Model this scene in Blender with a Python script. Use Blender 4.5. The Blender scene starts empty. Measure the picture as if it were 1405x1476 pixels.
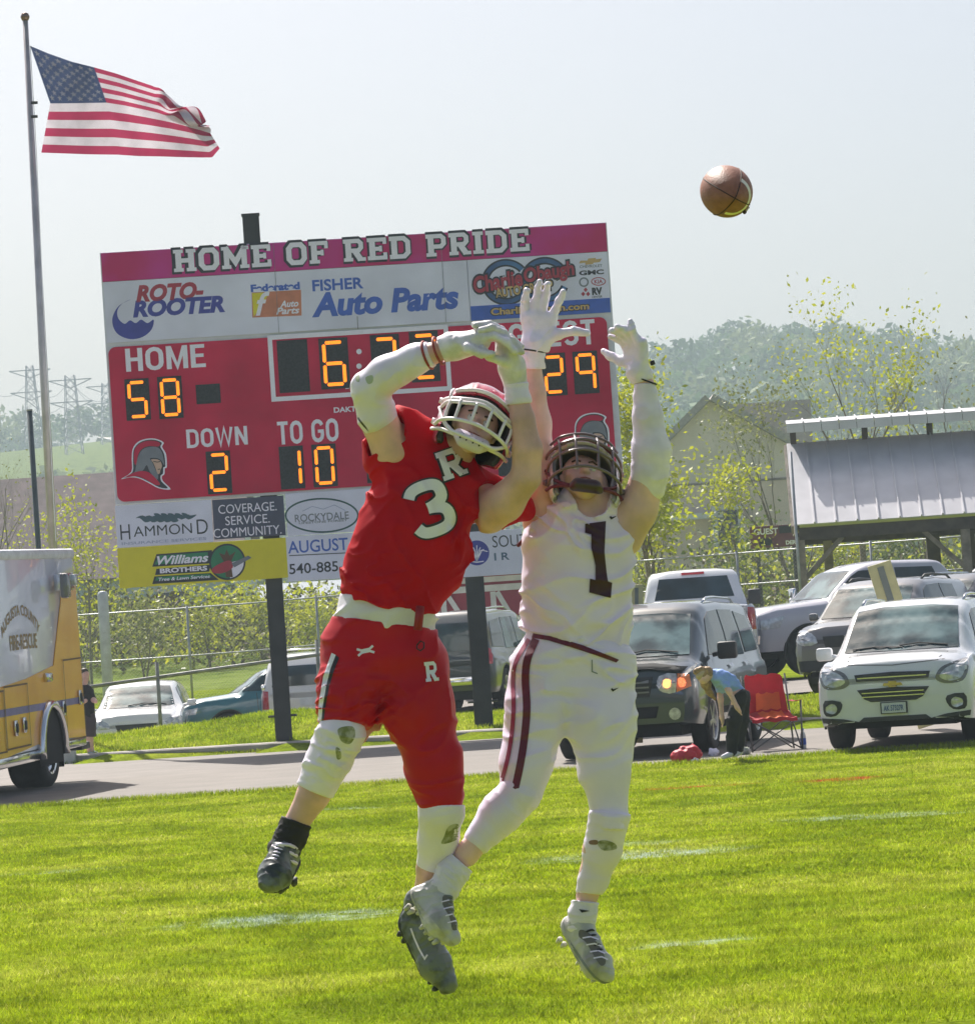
import bpy, bmesh, math, random
import numpy as np
from mathutils import Vector, Matrix
from mathutils.bvhtree import BVHTree
from mathutils import geometry as mgeo

SC = bpy.context.scene
COL = SC.collection
R = math.radians

# ------------------------------------------------------------ camera
FPX = 5040.0                      # focal length in pixels of a 1405 x 1476 picture
PITCH, ROLL, EYE = R(2.06), R(3.8), 1.6
F0 = Vector((0, math.cos(PITCH), math.sin(PITCH)))
U0 = Vector((0, -math.sin(PITCH), math.cos(PITCH)))
R0 = Vector((1, 0, 0))
CR = R0 * math.cos(ROLL) - U0 * math.sin(ROLL)
CU = R0 * math.sin(ROLL) + U0 * math.cos(ROLL)
cam = bpy.data.cameras.new('camera'); cam_o = bpy.data.objects.new('camera', cam); COL.objects.link(cam_o)
m = Matrix((CR, CU, -F0)).transposed().to_4x4(); m.translation = (0, 0, EYE)
cam_o.matrix_world = m
cam.sensor_fit = 'VERTICAL'; cam.sensor_height = 24; cam.lens = 24 * FPX / 1476
cam.clip_start = 0.5; cam.clip_end = 9000
SC.camera = cam_o

# ------------------------------------------------------------ light
SUN_EL, SUN_AZ = R(48), R(-20)    # azimuth from +Y (view direction), negative is left
sd = Vector((math.sin(SUN_AZ) * math.cos(SUN_EL), math.cos(SUN_AZ) * math.cos(SUN_EL), math.sin(SUN_EL)))
sl = bpy.data.lights.new('sun', 'SUN'); sl.energy = 4.8; sl.angle = R(0.53); sl.color = (1, .95, .87)
so = bpy.data.objects.new('sun', sl); COL.objects.link(so); so.rotation_euler = sd.to_track_quat('Z', 'Y').to_euler()
so.location = (-20, 60, 60)
w = bpy.data.worlds.new('World'); SC.world = w; w.use_nodes = True
nt = w.node_tree; nt.nodes.clear()
sky = nt.nodes.new('ShaderNodeTexSky'); sky.sky_type = 'NISHITA'; sky.sun_disc = False
sky.sun_elevation = SUN_EL; sky.sun_rotation = SUN_AZ; sky.altitude = 0
sky.air_density = .75; sky.dust_density = 3.6; sky.ozone_density = .4
bg = nt.nodes.new('ShaderNodeBackground'); bg.inputs[1].default_value = .076
wo = nt.nodes.new('ShaderNodeOutputWorld')
nt.links.new(sky.outputs[0], bg.inputs[0]); nt.links.new(bg.outputs[0], wo.inputs[0])
SC.view_settings.view_transform = 'Standard'; SC.view_settings.look = 'None'
SC.view_settings.exposure = 0.8; SC.view_settings.gamma = 1; SC.view_settings.use_curve_mapping = False
SC.render.engine = 'CYCLES'
SC.cycles.volume_bounces = 0
SC.cycles.volume_max_steps = 32
SC.cycles.transparent_max_bounces = 12

# ------------------------------------------------------------ helpers
def at(px, py, Y):
    """world point seen at picture pixel (px, py) at world depth Y"""
    d = F0 + CR * ((px - 702.5) / FPX) + CU * ((738 - py) / FPX)
    return Vector((0, 0, EYE)) + d * (Y / d.y)

def tag(o, label=None, cat=None, group=None, kind=None):
    if label: o['label'] = label
    if cat: o['category'] = cat
    if group: o['group'] = group
    if kind: o['kind'] = kind
    return o

def thing(name, label, cat, loc=(0, 0, 0), rz=0, group=None):
    o = bpy.data.objects.new(name, None); COL.objects.link(o)
    o.location = loc; o.rotation_euler = (0, 0, rz); o.empty_display_size = .3
    return tag(o, label, cat, group)

def mesh(name, V, Fs, mat=None, parent=None, smooth=False, world=False, mats=None, idx=None, auto=None):
    """one mesh object; world=True: verts are world coordinates, moved into the (unrotated) parent's space"""
    me = bpy.data.meshes.new(name)
    if world and parent is not None:
        L = parent.matrix_basis.translation.copy(); p = parent.parent
        while p is not None: L = L + p.matrix_basis.translation; p = p.parent
        V = np.asarray(V, dtype=float).reshape(-1, 3) - np.array(L)
    if isinstance(V, np.ndarray): V = V.tolist()
    if isinstance(Fs, np.ndarray): Fs = Fs.tolist()
    me.from_pydata(V, [], Fs)
    for mm in (mats or ([mat] if mat else [])): me.materials.append(mm)
    if idx is not None: me.polygons.foreach_set('material_index', list(idx))
    if smooth: me.polygons.foreach_set('use_smooth', [True] * len(me.polygons))
    if auto is not None:
        me.polygons.foreach_set('use_smooth', [True] * len(me.polygons))
        me.set_sharp_from_angle(angle=R(auto))
    me.update()
    o = bpy.data.objects.new(name, me); COL.objects.link(o)
    if parent is not None: o.parent = parent
    return o

def bm_obj(name, bm, mat, parent=None, smooth=False, auto=None):
    me = bpy.data.meshes.new(name); bm.to_mesh(me); bm.free()
    for mm in (mat if isinstance(mat, (list, tuple)) else [mat]): me.materials.append(mm)
    if smooth or auto is not None: me.polygons.foreach_set('use_smooth', [True] * len(me.polygons))
    if auto is not None: me.set_sharp_from_angle(angle=R(auto))
    o = bpy.data.objects.new(name, me); COL.objects.link(o)
    if parent is not None: o.parent = parent
    return o

class MB:
    """collects plain shapes into one mesh"""
    def __init__(s): s.V = []; s.F = []; s.I = []
    def add(s, V, F, i=0):
        n = len(s.V); s.V += [tuple(v) for v in V]; s.F += [tuple(a + n for a in f) for f in F]; s.I += [i] * len(F); return s
    def box(s, c, d, i=0, rot=None, bev=0):
        c = Vector(c); x, y, z = d[0] / 2, d[1] / 2, d[2] / 2
        if bev > 0:
            b = bmesh.new(); bmesh.ops.create_cube(b, size=1)
            for v in b.verts: v.co = Vector((v.co.x * d[0], v.co.y * d[1], v.co.z * d[2]))
            bmesh.ops.bevel(b, geom=b.edges[:], offset=bev, segments=2, affect='EDGES', profile=.5)
            b.verts.index_update()
            V = [v.co.copy() for v in b.verts]; F = [[v.index for v in f.verts] for f in b.faces]; b.free()
        else:
            V = [Vector((a * x, b_ * y, g * z)) for a in (-1, 1) for b_ in (-1, 1) for g in (-1, 1)]
            F = [(0, 1, 3, 2), (4, 6, 7, 5), (0, 4, 5, 1), (2, 3, 7, 6), (0, 2, 6, 4), (1, 5, 7, 3)]
        if rot is not None: V = [rot @ v for v in V]
        return s.add([c + v for v in V], F, i)
    def tube(s, pts, r, n=8, i=0, cap=True):
        pts = [Vector(p) for p in pts]; rs = r if isinstance(r, (list, tuple)) else [r] * len(pts)
        V = []; F = []; up = None
        for k, p in enumerate(pts):
            t = (pts[min(k + 1, len(pts) - 1)] - pts[max(k - 1, 0)])
            t = t.normalized() if t.length > 1e-9 else Vector((0, 0, 1))
            if up is None:
                up = t.orthogonal().normalized()
            else:
                up = (up - t * up.dot(t)); up = up.normalized() if up.length > 1e-6 else t.orthogonal().normalized()
            b = t.cross(up)
            for j in range(n):
                a = 2 * math.pi * j / n
                V.append(p + (up * math.cos(a) + b * math.sin(a)) * rs[k])
        for k in range(len(pts) - 1):
            for j in range(n):
                F.append((k * n + j, k * n + (j + 1) % n, (k + 1) * n + (j + 1) % n, (k + 1) * n + j))
        if cap:
            F.append(tuple(reversed(range(n)))); F.append(tuple((len(pts) - 1) * n + j for j in range(n)))
        return s.add(V, F, i)
    def lathe(s, prof, n=24, i=0, M=None):
        """prof: (r, h) pairs, axis +Z, closed fan where r == 0"""
        V = []; F = []
        for r, h in prof:
            for j in range(n):
                a = 2 * math.pi * j / n; V.append(Vector((r * math.cos(a), r * math.sin(a), h)))
        for k in range(len(prof) - 1):
            for j in range(n):
                F.append((k * n + j, k * n + (j + 1) % n, (k + 1) * n + (j + 1) % n, (k + 1) * n + j))
        if M is not None: V = [M @ v for v in V]
        return s.add(V, F, i)
    def build(s, name, mat, parent=None, smooth=False, auto=None, world=False):
        mats = list(mat) if isinstance(mat, (list, tuple)) else [mat]
        return mesh(name, s.V, s.F, None, parent, smooth, world, mats, s.I, auto)

def copy_tree(o, parent=None):
    c = o.copy(); COL.objects.link(c)
    if parent is not None: c.parent = parent
    for ch in list(o.children): copy_tree(ch, c)
    return c

# ------------------------------------------------------------ materials
_M = {}
def pm(name, col, rough=.6, var=.12, scale=6, bump=0, bscale=60, metal=0, coat=0, spec=.5, trans=0, emit=0, ecol=None, sss=0, col2=None, cut=None, detail=4, coord='Object', weave=0, sheen=0, alpha=1, lines=None):
    if name in _M: return _M[name]
    mt = bpy.data.materials.new(name); mt.use_nodes = True; n = mt.node_tree; N = n.nodes; L = n.links
    b = N['Principled BSDF']; tc = N.new('ShaderNodeTexCoord')
    no = N.new('ShaderNodeTexNoise'); no.inputs['Scale'].default_value = scale; no.inputs['Detail'].default_value = detail
    L.new(tc.outputs[coord], no.inputs['Vector'])
    rp = N.new('ShaderNodeValToRGB'); c2 = col2 or tuple(max(0, c * (1 - var)) for c in col[:3])
    c1 = tuple(min(1, c * (1 + var * .6)) for c in col[:3]) if col2 is None else col
    lo, hi = cut or (.35, .65)
    rp.color_ramp.elements[0].position = lo; rp.color_ramp.elements[1].position = hi
    rp.color_ramp.elements[0].color = (*c2[:3], 1); rp.color_ramp.elements[1].color = (*c1[:3], 1)
    L.new(no.outputs['Fac'], rp.inputs[0]); L.new(rp.outputs[0], b.inputs['Base Color'])
    b.inputs['Roughness'].default_value = rough; b.inputs['Metallic'].default_value = metal
    b.inputs['Coat Weight'].default_value = coat; b.inputs['Coat Roughness'].default_value = .04
    b.inputs['Specular IOR Level'].default_value = spec
    b.inputs['Sheen Weight'].default_value = sheen
    if alpha < 1: b.inputs['Alpha'].default_value = alpha
    if sss: b.inputs['Subsurface Weight'].default_value = sss; b.inputs['Subsurface Radius'].default_value = (.012, .005, .003); b.inputs['Subsurface Scale'].default_value = 1
    if emit:
        b.inputs['Emission Color'].default_value = (*(ecol or col)[:3], 1); b.inputs['Emission Strength'].default_value = emit
    if bump or weave:
        bn = N.new('ShaderNodeBump'); bn.inputs['Strength'].default_value = bump or weave; bn.inputs['Distance'].default_value = .01
        if bump:
            n2 = N.new('ShaderNodeTexNoise'); n2.inputs['Scale'].default_value = bscale; n2.inputs['Detail'].default_value = 5
            L.new(tc.outputs[coord], n2.inputs['Vector'])
            L.new(n2.outputs['Fac'], bn.inputs['Height'])
        L.new(bn.outputs[0], b.inputs['Normal'])
    if trans:
        t = N.new('ShaderNodeBsdfTranslucent'); L.new(rp.outputs[0], t.inputs[0])
        mx = N.new('ShaderNodeMixShader'); mx.inputs[0].default_value = trans
        out = N['Material Output']; L.new(b.outputs[0], mx.inputs[1]); L.new(t.outputs[0], mx.inputs[2]); L.new(mx.outputs[0], out.inputs[0])
    _M[name] = mt; return mt

def value_noise(P, seed=0):
    """vectorised smooth value noise in about [-1, 1]; P (n,3)"""
    i = np.floor(P).astype(np.int64); f = P - i; f = f * f * (3 - 2 * f)
    def h(a, b, c):
        n = (a * 374761393 + b * 668265263 + c * 2147483647 + seed * 974711) & 0xffffffff
        n = ((n ^ (n >> 13)) * 1274126177) & 0xffffffff
        n = n ^ (n >> 16)
        return (n & 0xffff) / 32767.5 - 1
    x, y, z = i[:, 0], i[:, 1], i[:, 2]; r = 0
    for dx in (0, 1):
        for dy in (0, 1):
            for dz in (0, 1):
                wgt = (f[:, 0] if dx else 1 - f[:, 0]) * (f[:, 1] if dy else 1 - f[:, 1]) * (f[:, 2] if dz else 1 - f[:, 2])
                r = r + wgt * h(x + dx, y + dy, z + dz)
    return r

# ------------------------------------------------------------ fitted shapes
def refine(V, T, maxlen):
    """split triangles until no edge is longer than maxlen; V list of 2D/3D vectors"""
    V = [Vector(v) for v in V]; T = [tuple(t) for t in T]
    for _ in range(9):
        mid = {}; out = []; did = False
        def m_(a, b):
            k = (min(a, b), max(a, b))
            if (V[a] - V[b]).length <= maxlen: return None
            if k not in mid: mid[k] = len(V); V.append((V[a] + V[b]) / 2)
            return mid[k]
        for a, b, c in T:
            x, y, z = m_(a, b), m_(b, c), m_(c, a)
            if x is None and y is None and z is None: out.append((a, b, c)); continue
            did = True
            if x is not None and y is not None and z is not None: out += [(a, x, z), (x, b, y), (z, y, c), (x, y, z)]
            elif x is not None and y is not None: out += [(x, b, y), (a, x, y), (a, y, c)]
            elif y is not None and z is not None: out += [(z, y, c), (a, b, y), (a, y, z)]
            elif x is not None and z is not None: out += [(a, x, z), (x, b, c), (x, c, z)]
            elif x is not None: out += [(a, x, c), (x, b, c)]
            elif y is not None: out += [(a, b, y), (a, y, c)]
            else: out += [(a, b, z), (z, b, c)]
        T = out
        if not did: break
    return V, T

def poly_tris(loops):
    """triangulate polygon with holes given as loops of 2D points"""
    vs = [[Vector((p[0], p[1], 0)) for p in l] for l in loops]
    flat = [v for l in vs for v in l]
    t = mgeo.tessellate_polygon(vs)
    return flat, [tuple(x) for x in t]

def smooth_loop(pts, n=6):
    """closed Catmull-Rom through pts"""
    out = []; k = len(pts)
    P = [Vector((p[0], p[1])) for p in pts]
    for i in range(k):
        a, b, c, d = P[i - 1], P[i], P[(i + 1) % k], P[(i + 2) % k]
        for j in range(n):
            t = j / n
            out.append(((2 * b) + (c - a) * t + (2 * a - 5 * b + 4 * c - d) * t * t + (3 * b - a - 3 * c + d) * t ** 3) * .5)
    return [(p.x, p.y) for p in out]

def text_tris(s, size=1, bold=0, shear=0, sx=1, align='CENTER', spacing=1, res=4):
    cu = bpy.data.curves.new('tmp', 'FONT'); cu.body = s; cu.size = size; cu.offset = bold; cu.shear = shear
    cu.align_x = align; cu.align_y = 'CENTER'; cu.space_character = spacing; cu.resolution_u = res
    o = bpy.data.objects.new('tmp', cu); COL.objects.link(o)
    me = o.to_mesh(); me.calc_loop_triangles()
    V = [Vector((v.co.x * sx, v.co.y, 0)) for v in me.vertices]; T = [tuple(t.vertices) for t in me.loop_triangles]
    o.to_mesh_clear(); bpy.data.objects.remove(o); bpy.data.curves.remove(cu)
    return V, T

def stroke(pts, w, closed=False, shift=0):
    """flat 2D ribbon with mitred corners"""
    P = [Vector((p[0], p[1])) for p in pts]; n = len(P); L = []; Rr = []
    for i in range(n):
        a = P[i - 1] if (closed or i > 0) else P[i]; c = P[(i + 1) % n] if (closed or i < n - 1) else P[i]
        d1 = (P[i] - a).normalized() if (P[i] - a).length > 1e-9 else (c - P[i]).normalized()
        d2 = (c - P[i]).normalized() if (c - P[i]).length > 1e-9 else d1
        t = (d1 + d2); t = t.normalized() if t.length > 1e-6 else d1
        nn = Vector((-t.y, t.x)); k = 1 / max(.45, nn.dot(Vector((-d1.y, d1.x))))
        L.append(P[i] + nn * (w / 2 * k)); Rr.append(P[i] - nn * (w / 2 * k))
    V = [Vector((p.x, p.y, shift)) for p in L + Rr]; T = []
    for i in range(n if closed else n - 1):
        j = (i + 1) % n; T += [(i, n + i, n + j), (i, n + j, j)]
    return V, T

SLAB = {  # slab-serif block glyphs: strokes in a unit-high box, width given
 'H': (.92, [([(.2, 0), (.2, 1)], .24), ([(.72, 0), (.72, 1)], .24), ([(.2, .5), (.72, .5)], .2), ([(0, .08), (.4, .08)], .16), ([(.52, .08), (.92, .08)], .16), ([(0, .92), (.4, .92)], .16), ([(.52, .92), (.92, .92)], .16)]),
 'M': (1.12, [([(.2, 0), (.2, 1)], .22), ([(.92, 0), (.92, 1)], .22), ([(.16, .98), (.56, .28), (.96, .98)], .22), ([(0, .08), (.38, .08)], .16), ([(.74, .08), (1.12, .08)], .16), ([(0, .92), (.3, .92)], .16), ([(.82, .92), (1.12, .92)], .16)]),
 'E': (.8, [([(.2, 0), (.2, 1)], .24), ([(0, .09), (.8, .09)], .18), ([(0, .91), (.78, .91)], .18), ([(.2, .5), (.58, .5)], .18), ([(.72, .05), (.72, .32)], .15), ([(.71, .7), (.71, .95)], .15), ([(.54, .37), (.54, .63)], .12)]),
 'F': (.78, [([(.2, 0), (.2, 1)], .24), ([(0, .08), (.42, .08)], .16), ([(0, .91), (.76, .91)], .18), ([(.2, .48), (.56, .48)], .18), ([(.7, .66), (.7, .95)], .15), ([(.53, .35), (.53, .61)], .12)]),
 'R': (.88, [([(.2, 0), (.2, 1)], .24), ([(0, .08), (.38, .08)], .16), ([(0, .91), (.62, .91), (.72, .8), (.72, .6), (.62, .48), (.2, .48)], .19), ([(.45, .48), (.7, .04)], .24), ([(.56, .08), (.9, .08)], .16)]),
 'P': (.84, [([(.2, 0), (.2, 1)], .24), ([(0, .08), (.42, .08)], .16), ([(0, .91), (.62, .91), (.73, .8), (.73, .56), (.62, .44), (.2, .44)], .19)]),
 'D': (.88, [([(.2, 0), (.2, 1)], .24), ([(0, .91), (.6, .91), (.76, .74), (.76, .26), (.6, .09), (0, .09)], .2)]),
 'I': (.44, [([(.22, 0), (.22, 1)], .24), ([(0, .08), (.44, .08)], .16), ([(0, .92), (.44, .92)], .16)]),
 'O': (.84, []), ' ': (.42, []),
}
def slab_text(s, h, grow=0, sx=1):
    V = []; T = []; x = 0; k = 0
    for ch in s:
        wd, st = SLAB[ch]
        parts = [stroke(p, w_ + grow) for p, w_ in st]
        if ch == 'O':
            parts = [stroke([(.24, .1), (.6, .1), (.73, .27), (.73, .73), (.6, .9), (.24, .9), (.11, .73), (.11, .27)], .22 + grow, True)]
        for v, t in parts:
            n = len(V); V += [Vector(((p.x + x) * h * sx, p.y * h, .0006 * (k % 4))) for p in v]; T += [(a + n, b + n, c + n) for a, b, c in t]; k += 1
        x += wd + .1
    W = (x - .1) * h * sx
    return [v - Vector((W / 2, h / 2, 0)) for v in V], T, W

def _arc(cx, cy, rx, ry, a0, a1, n=7): return [(cx + rx * math.cos(R(a0 + (a1 - a0) * k / (n - 1))), cy + ry * math.sin(R(a0 + (a1 - a0) * k / (n - 1)))) for k in range(n)]
SANS = {  # narrow bold sans glyphs: strokes in a unit-high box
 'H': (.62, [([(.09, 0), (.09, 1)], .18), ([(.53, 0), (.53, 1)], .18), ([(.1, .52), (.52, .52)], .16)]),
 'M': (.78, [([(.09, 0), (.09, 1)], .18), ([(.69, 0), (.69, 1)], .18), ([(.12, .97), (.39, .1), (.66, .97)], .15)]),
 'E': (.54, [([(.09, 0), (.09, 1)], .18), ([(.1, .08), (.54, .08)], .16), ([(.1, .92), (.52, .92)], .16), ([(.1, .52), (.48, .52)], .15)]),
 'O': (.66, [(_arc(.33, .68, .24, .24, 0, 180) + _arc(.33, .32, .24, .24, 180, 360), .175, True)]),
 'G': (.66, [(_arc(.33, .68, .24, .24, 15, 180) + _arc(.33, .32, .24, .24, 180, 360) + [(.57, .48)], .175), ([(.34, .48), (.65, .48)], .14)]),
 'U': (.64, [([(.09, 1)] + _arc(.32, .32, .23, .24, 180, 360) + [(.55, 1)], .175)]),
 'S': (.6, [(_arc(.3, .71, .22, .21, 20, 235) + _arc(.3, .29, .22, .21, 55, -160), .165)]),
 'T': (.56, [([(.28, 0), (.28, .9)], .18), ([(0, .92), (.56, .92)], .16)]),
 'D': (.64, [([(.09, 0), (.09, 1)], .18), ([(.1, .92), (.3, .92)] + _arc(.32, .68, .23, .24, 80, 0) + _arc(.32, .32, .23, .24, 0, -80) + [(.3, .08), (.1, .08)], .165)]),
 'W': (.9, [([(.07, 1), (.25, .06), (.45, .95), (.65, .06), (.83, 1)], .15)]),
 'N': (.64, [([(.09, 0), (.09, 1)], .18), ([(.55, 0), (.55, 1)], .18), ([(.11, .96), (.53, .04)], .16)]), ' ': (.26, []),
}
def sans_text(s):
    V = []; T = []; x = 0; k = 0
    for ch in s:
        wd, st = SANS[ch]
        for q in st:
            v, t = stroke(q[0], q[1], len(q) > 2); n = len(V); V += [Vector((p.x + x, p.y, .0006 * (k % 4))) for p in v]; T += [(a + n, b + n, c + n) for a, b, c in t]; k += 1
        x += wd + .1
    return V, T
def project(V, T, mapf, direction, bvh, off, maxlen, start=None):
    """V flat shape -> mapf(v) gives a ray origin; rays go along direction onto bvh; misses drop their faces"""
    V, T = refine(V, T, maxlen)
    d = Vector(direction).normalized(); out = []; ok = []
    for v in V:
        o = mapf(v); h = bvh.ray_cast(o, d)
        if h[0] is None: out.append(o); ok.append(False)
        else:
            nrm = h[1] if h[1].dot(d) < 0 else -h[1]
            out.append(h[0] + nrm * off - d * v.z); ok.append(True)
    T = [t for t in T if ok[t[0]] and ok[t[1]] and ok[t[2]]]
    # orient towards the viewer side
    res = []
    for a, b, c in T:
        n = (out[b] - out[a]).cross(out[c] - out[a])
        res.append((a, b, c) if n.dot(d) < 0 else (a, c, b))
    used = sorted({i for t in res for i in t}); mp = {u: k for k, u in enumerate(used)}
    return [out[u] for u in used], [tuple(mp[i] for i in t) for t in res]

def slab_solid(V, T, off_dir, th):
    """give an open sheet thickness: copy pushed back by th along off_dir plus rim"""
    n = len(V); V2 = list(V) + [v + off_dir * th for v in V]
    F = [tuple(t) for t in T] + [tuple(x + n for x in reversed(t)) for t in T]
    ed = {}
    for t in T:
        for i in range(len(t)):
            a, b = t[i], t[(i + 1) % len(t)]
            if (b, a) in ed: del ed[(b, a)]
            else: ed[(a, b)] = 1
    F += [(b, a, a + n, b + n) for a, b in ed]
    return V2, F

# ------------------------------------------------------------ implicit surfaces
def smin(a, b, k):
    h = np.clip(.5 + .5 * (b - a) / k, 0, 1)
    return b * (1 - h) + a * h - k * h * (1 - h)

class Sdf:
    """union of tapered capsules, k is the blend radius; all in one unit (picture pixels)"""
    def __init__(s): s.p = []; s.mods = []
    def cap(s, a, b, ra, rb=None, ky=1.0, k=8):
        s.p.append((np.array(a, float), np.array(b, float), float(ra), float(ra if rb is None else rb), ky, k)); return s
    def chain(s, pts, k=8, ky=1.0):
        for (a, ra), (b, rb) in zip(pts[:-1], pts[1:]): s.cap(a, b, ra, rb, ky, k)
        return s
    def box(s):
        lo = np.full(3, 1e9); hi = -lo
        for a, b, ra, rb, ky, k in s.p:
            lo = np.minimum(lo, np.minimum(a - ra, b - rb)); hi = np.maximum(hi, np.maximum(a + ra, b + rb))
        return lo, hi
    def eval(s, P, grow=0):
        D = None
        for a, b, ra, rb, ky, k in s.p:
            ab = b - a; q = P - a
            sc = np.array([1, 1, 1 / ky]); ab2 = ab * sc; q2 = q * sc
            t = np.clip((q2 @ ab2) / max(ab2 @ ab2, 1e-6), 0, 1)
            r = ra + (rb - ra) * t
            d = np.sqrt((((q2 - t[:, None] * ab2)) ** 2).sum(1)) - r
            if ky < 1: d = d * (ky + (1 - ky) * .5)
            D = d if D is None else smin(D, d, k)
        return D - grow

def surface_nets(f, lo, hi, h):
    lo = np.array(lo) - 3 * h; n = np.ceil((np.array(hi) + 3 * h - lo) / h).astype(int) + 1
    ax = [lo[i] + h * np.arange(n[i]) for i in range(3)]
    G = np.stack(np.meshgrid(*ax, indexing='ij'), -1).reshape(-1, 3)
    D = np.empty(len(G)); B = 400000
    for i in range(0, len(G), B): D[i:i + B] = f(G[i:i + B])
    D = D.reshape(n); ins = D < 0
    c = [D[i:n[0] - 1 + i, j:n[1] - 1 + j, k:n[2] - 1 + k] for i in (0, 1) for j in (0, 1) for k in (0, 1)]
    s_ = sum((x < 0).astype(int) for x in c); act = (s_ > 0) & (s_ < 8)
    idx = -np.ones(act.shape, dtype=int); I = np.argwhere(act); idx[act] = np.arange(len(I))
    acc = np.zeros((len(I), 3)); cnt = np.zeros(len(I))
    offs = [(i, j, k) for i in (0, 1) for j in (0, 1) for k in (0, 1)]
    cv = [x[act] for x in c]
    for a in range(8):
        for b in range(a + 1, 8):
            oa, ob = np.array(offs[a]), np.array(offs[b])
            if np.abs(oa - ob).sum() != 1: continue
            va, vb = cv[a], cv[b]; m_ = (va < 0) != (vb < 0)
            t = va[m_] / (va[m_] - vb[m_])
            acc[m_] += oa + t[:, None] * (ob - oa); cnt[m_] += 1
    V = lo + (I + acc / cnt[:, None]) * h
    F = []
    for axis in range(3):
        sl0 = [slice(None)] * 3; sl1 = [slice(None)] * 3
        sl0[axis] = slice(0, n[axis] - 1); sl1[axis] = slice(1, n[axis])
        A = ins[tuple(sl0)]; Bb = ins[tuple(sl1)]
        ch = np.argwhere(A != Bb)
        o1, o2 = [(1, 2), (2, 0), (0, 1)][axis]
        ok = (ch[:, o1] > 0) & (ch[:, o2] > 0) & (ch[:, o1] < n[o1] - 1) & (ch[:, o2] < n[o2] - 1)
        ch = ch[ok]
        e1 = np.zeros(3, int); e1[o1] = 1; e2 = np.zeros(3, int); e2[o2] = 1
        q = [idx[tuple((ch - x).T)] for x in (e1 + e2, e2, 0 * e1, e1)]
        Q = np.stack(q, 1); flip = ~A[tuple(ch.T)]
        Q[flip] = Q[flip][:, ::-1]; F.append(Q)
    return V, np.concatenate(F)

def relax(V, F, it=2, lam=.5):
    n = len(V); E = np.concatenate([F[:, [0, 1]], F[:, [1, 2]], F[:, [2, 3]], F[:, [3, 0]]])
    deg = np.bincount(E[:, 0], minlength=n) + np.bincount(E[:, 1], minlength=n)
    for _ in range(it):
        S = np.zeros_like(V)
        for c in range(3):
            S[:, c] = np.bincount(E[:, 0], V[E[:, 1], c], n) + np.bincount(E[:, 1], V[E[:, 0], c], n)
        V = V + lam * (S / np.maximum(deg, 1)[:, None] - V)
    return V

def px_world(V, Y0, S):
    """picture-space points (px, py, depth in px) -> world around depth Y0 with S pixels a metre"""
    V = np.asarray(V, float); Y = Y0 + V[:, 2] / S
    F_, C_, U_ = np.array(F0), np.array(CR), np.array(CU)
    d = F_ + ((V[:, 0] - 702.5) / FPX)[:, None] * C_ + ((738 - V[:, 1]) / FPX)[:, None] * U_
    return np.array((0, 0, EYE)) + d * (Y / d[:, 1])[:, None]
# ============================================================ THE SETTING
def curb_y(x): return float(np.interp(x, [-14, -7, 0, 4.5, 12, 30], [58.5, 57.3, 55.9, 50.6, 48.5, 47]))
_TX = [-40, -9, -7, -5.4, -3.7, -.6, 2.5, 5, 8, 12, 40]
_TT = [0, 1.0, 4.3, 9, 14, 20, 30, 45, 75, 100, 260]
_TZ = [[.12] * 11,
       [.14, .14, .14, .15, .16, .15, .15, .2, .2, .2, .2],
       [.3, .3, .32, .42, .56, .27, .3, .45, .5, .5, .5],
       [.0, -.1, -.1, .0, .25, .2, .33, .5, .55, .55, .5],
       [-.4, -.45, -.45, -.42, -.3, .2, .4, .55, .6, .6, .6],
       [-.3, -.3, -.25, -.2, -.1, .35, .6, .6, .6, .6, .6],
       [.5, .5, .5, .5, .5, .6, .7, .7, .7, .7, .7],
       [.9, .9, .9, .9, .9, .9, .9, .9, .9, .9, .9],
       [2.0, 2.1, 2.3, 2.2, 2.2, 2, 1.8, 1.6, 1.6, 1.6, 1.6],
       [2.6, 2.8, 2.8, 2.8, 2.6, 2.4, 2.2, 2, 2, 2, 2],
       [4] * 11]
_TZ = np.array(_TZ)
def hgt(x, y):
    x = np.asarray(x, float); y = np.asarray(y, float)
    t = y - np.interp(x, [-14, -7, 0, 4.5, 12, 30], [58.5, 57.3, 55.9, 50.6, 48.5, 47])
    xs = np.clip(x * 60 / np.maximum(y, 60), -40, 40)
    ix = np.clip(np.searchsorted(_TX, xs) - 1, 0, 9); it = np.clip(np.searchsorted(_TT, t) - 1, 0, 9)
    X_, T_ = np.array(_TX), np.array(_TT)
    fx = np.clip((xs - X_[ix]) / (X_[ix + 1] - X_[ix]), 0, 1); ft = np.clip((t - T_[it]) / (T_[it + 1] - T_[it]), 0, 1)
    fx = fx * fx * (3 - 2 * fx); ft = ft * ft * (3 - 2 * ft)
    z = (_TZ[it, ix] * (1 - fx) + _TZ[it, ix + 1] * fx) * (1 - ft) + (_TZ[it + 1, ix] * (1 - fx) + _TZ[it + 1, ix + 1] * fx) * ft
    z = np.where(t < 0, 0.0, z)
    # far hills
    az = x / np.maximum(y, 1)                                   # tangent of the bearing
    H = np.interp(az, [-.5, -.14, -.10, -.03, .03, .06, .075, .10, .125, .15, .5], [40, 60, 61, 62, 62, 67, 70, 69, 64, 60, 42])
    k = np.clip((y - 330) / 560, 0, 1); k = k * k * (3 - 2 * k)
    return z + k * (H - 10) + np.clip((y - 160) / 200, 0, 1) * 1.0
def hg(x, y): return float(hgt(x, y))
def ground_at(px, py):
    """where the sight line through a picture pixel meets the ground"""
    Y = 15.0
    while Y < 700:
        p = at(px, py, Y)
        if p.z <= hg(p.x, p.y): return p
        Y += .05
    return at(px, py, 60)

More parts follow.
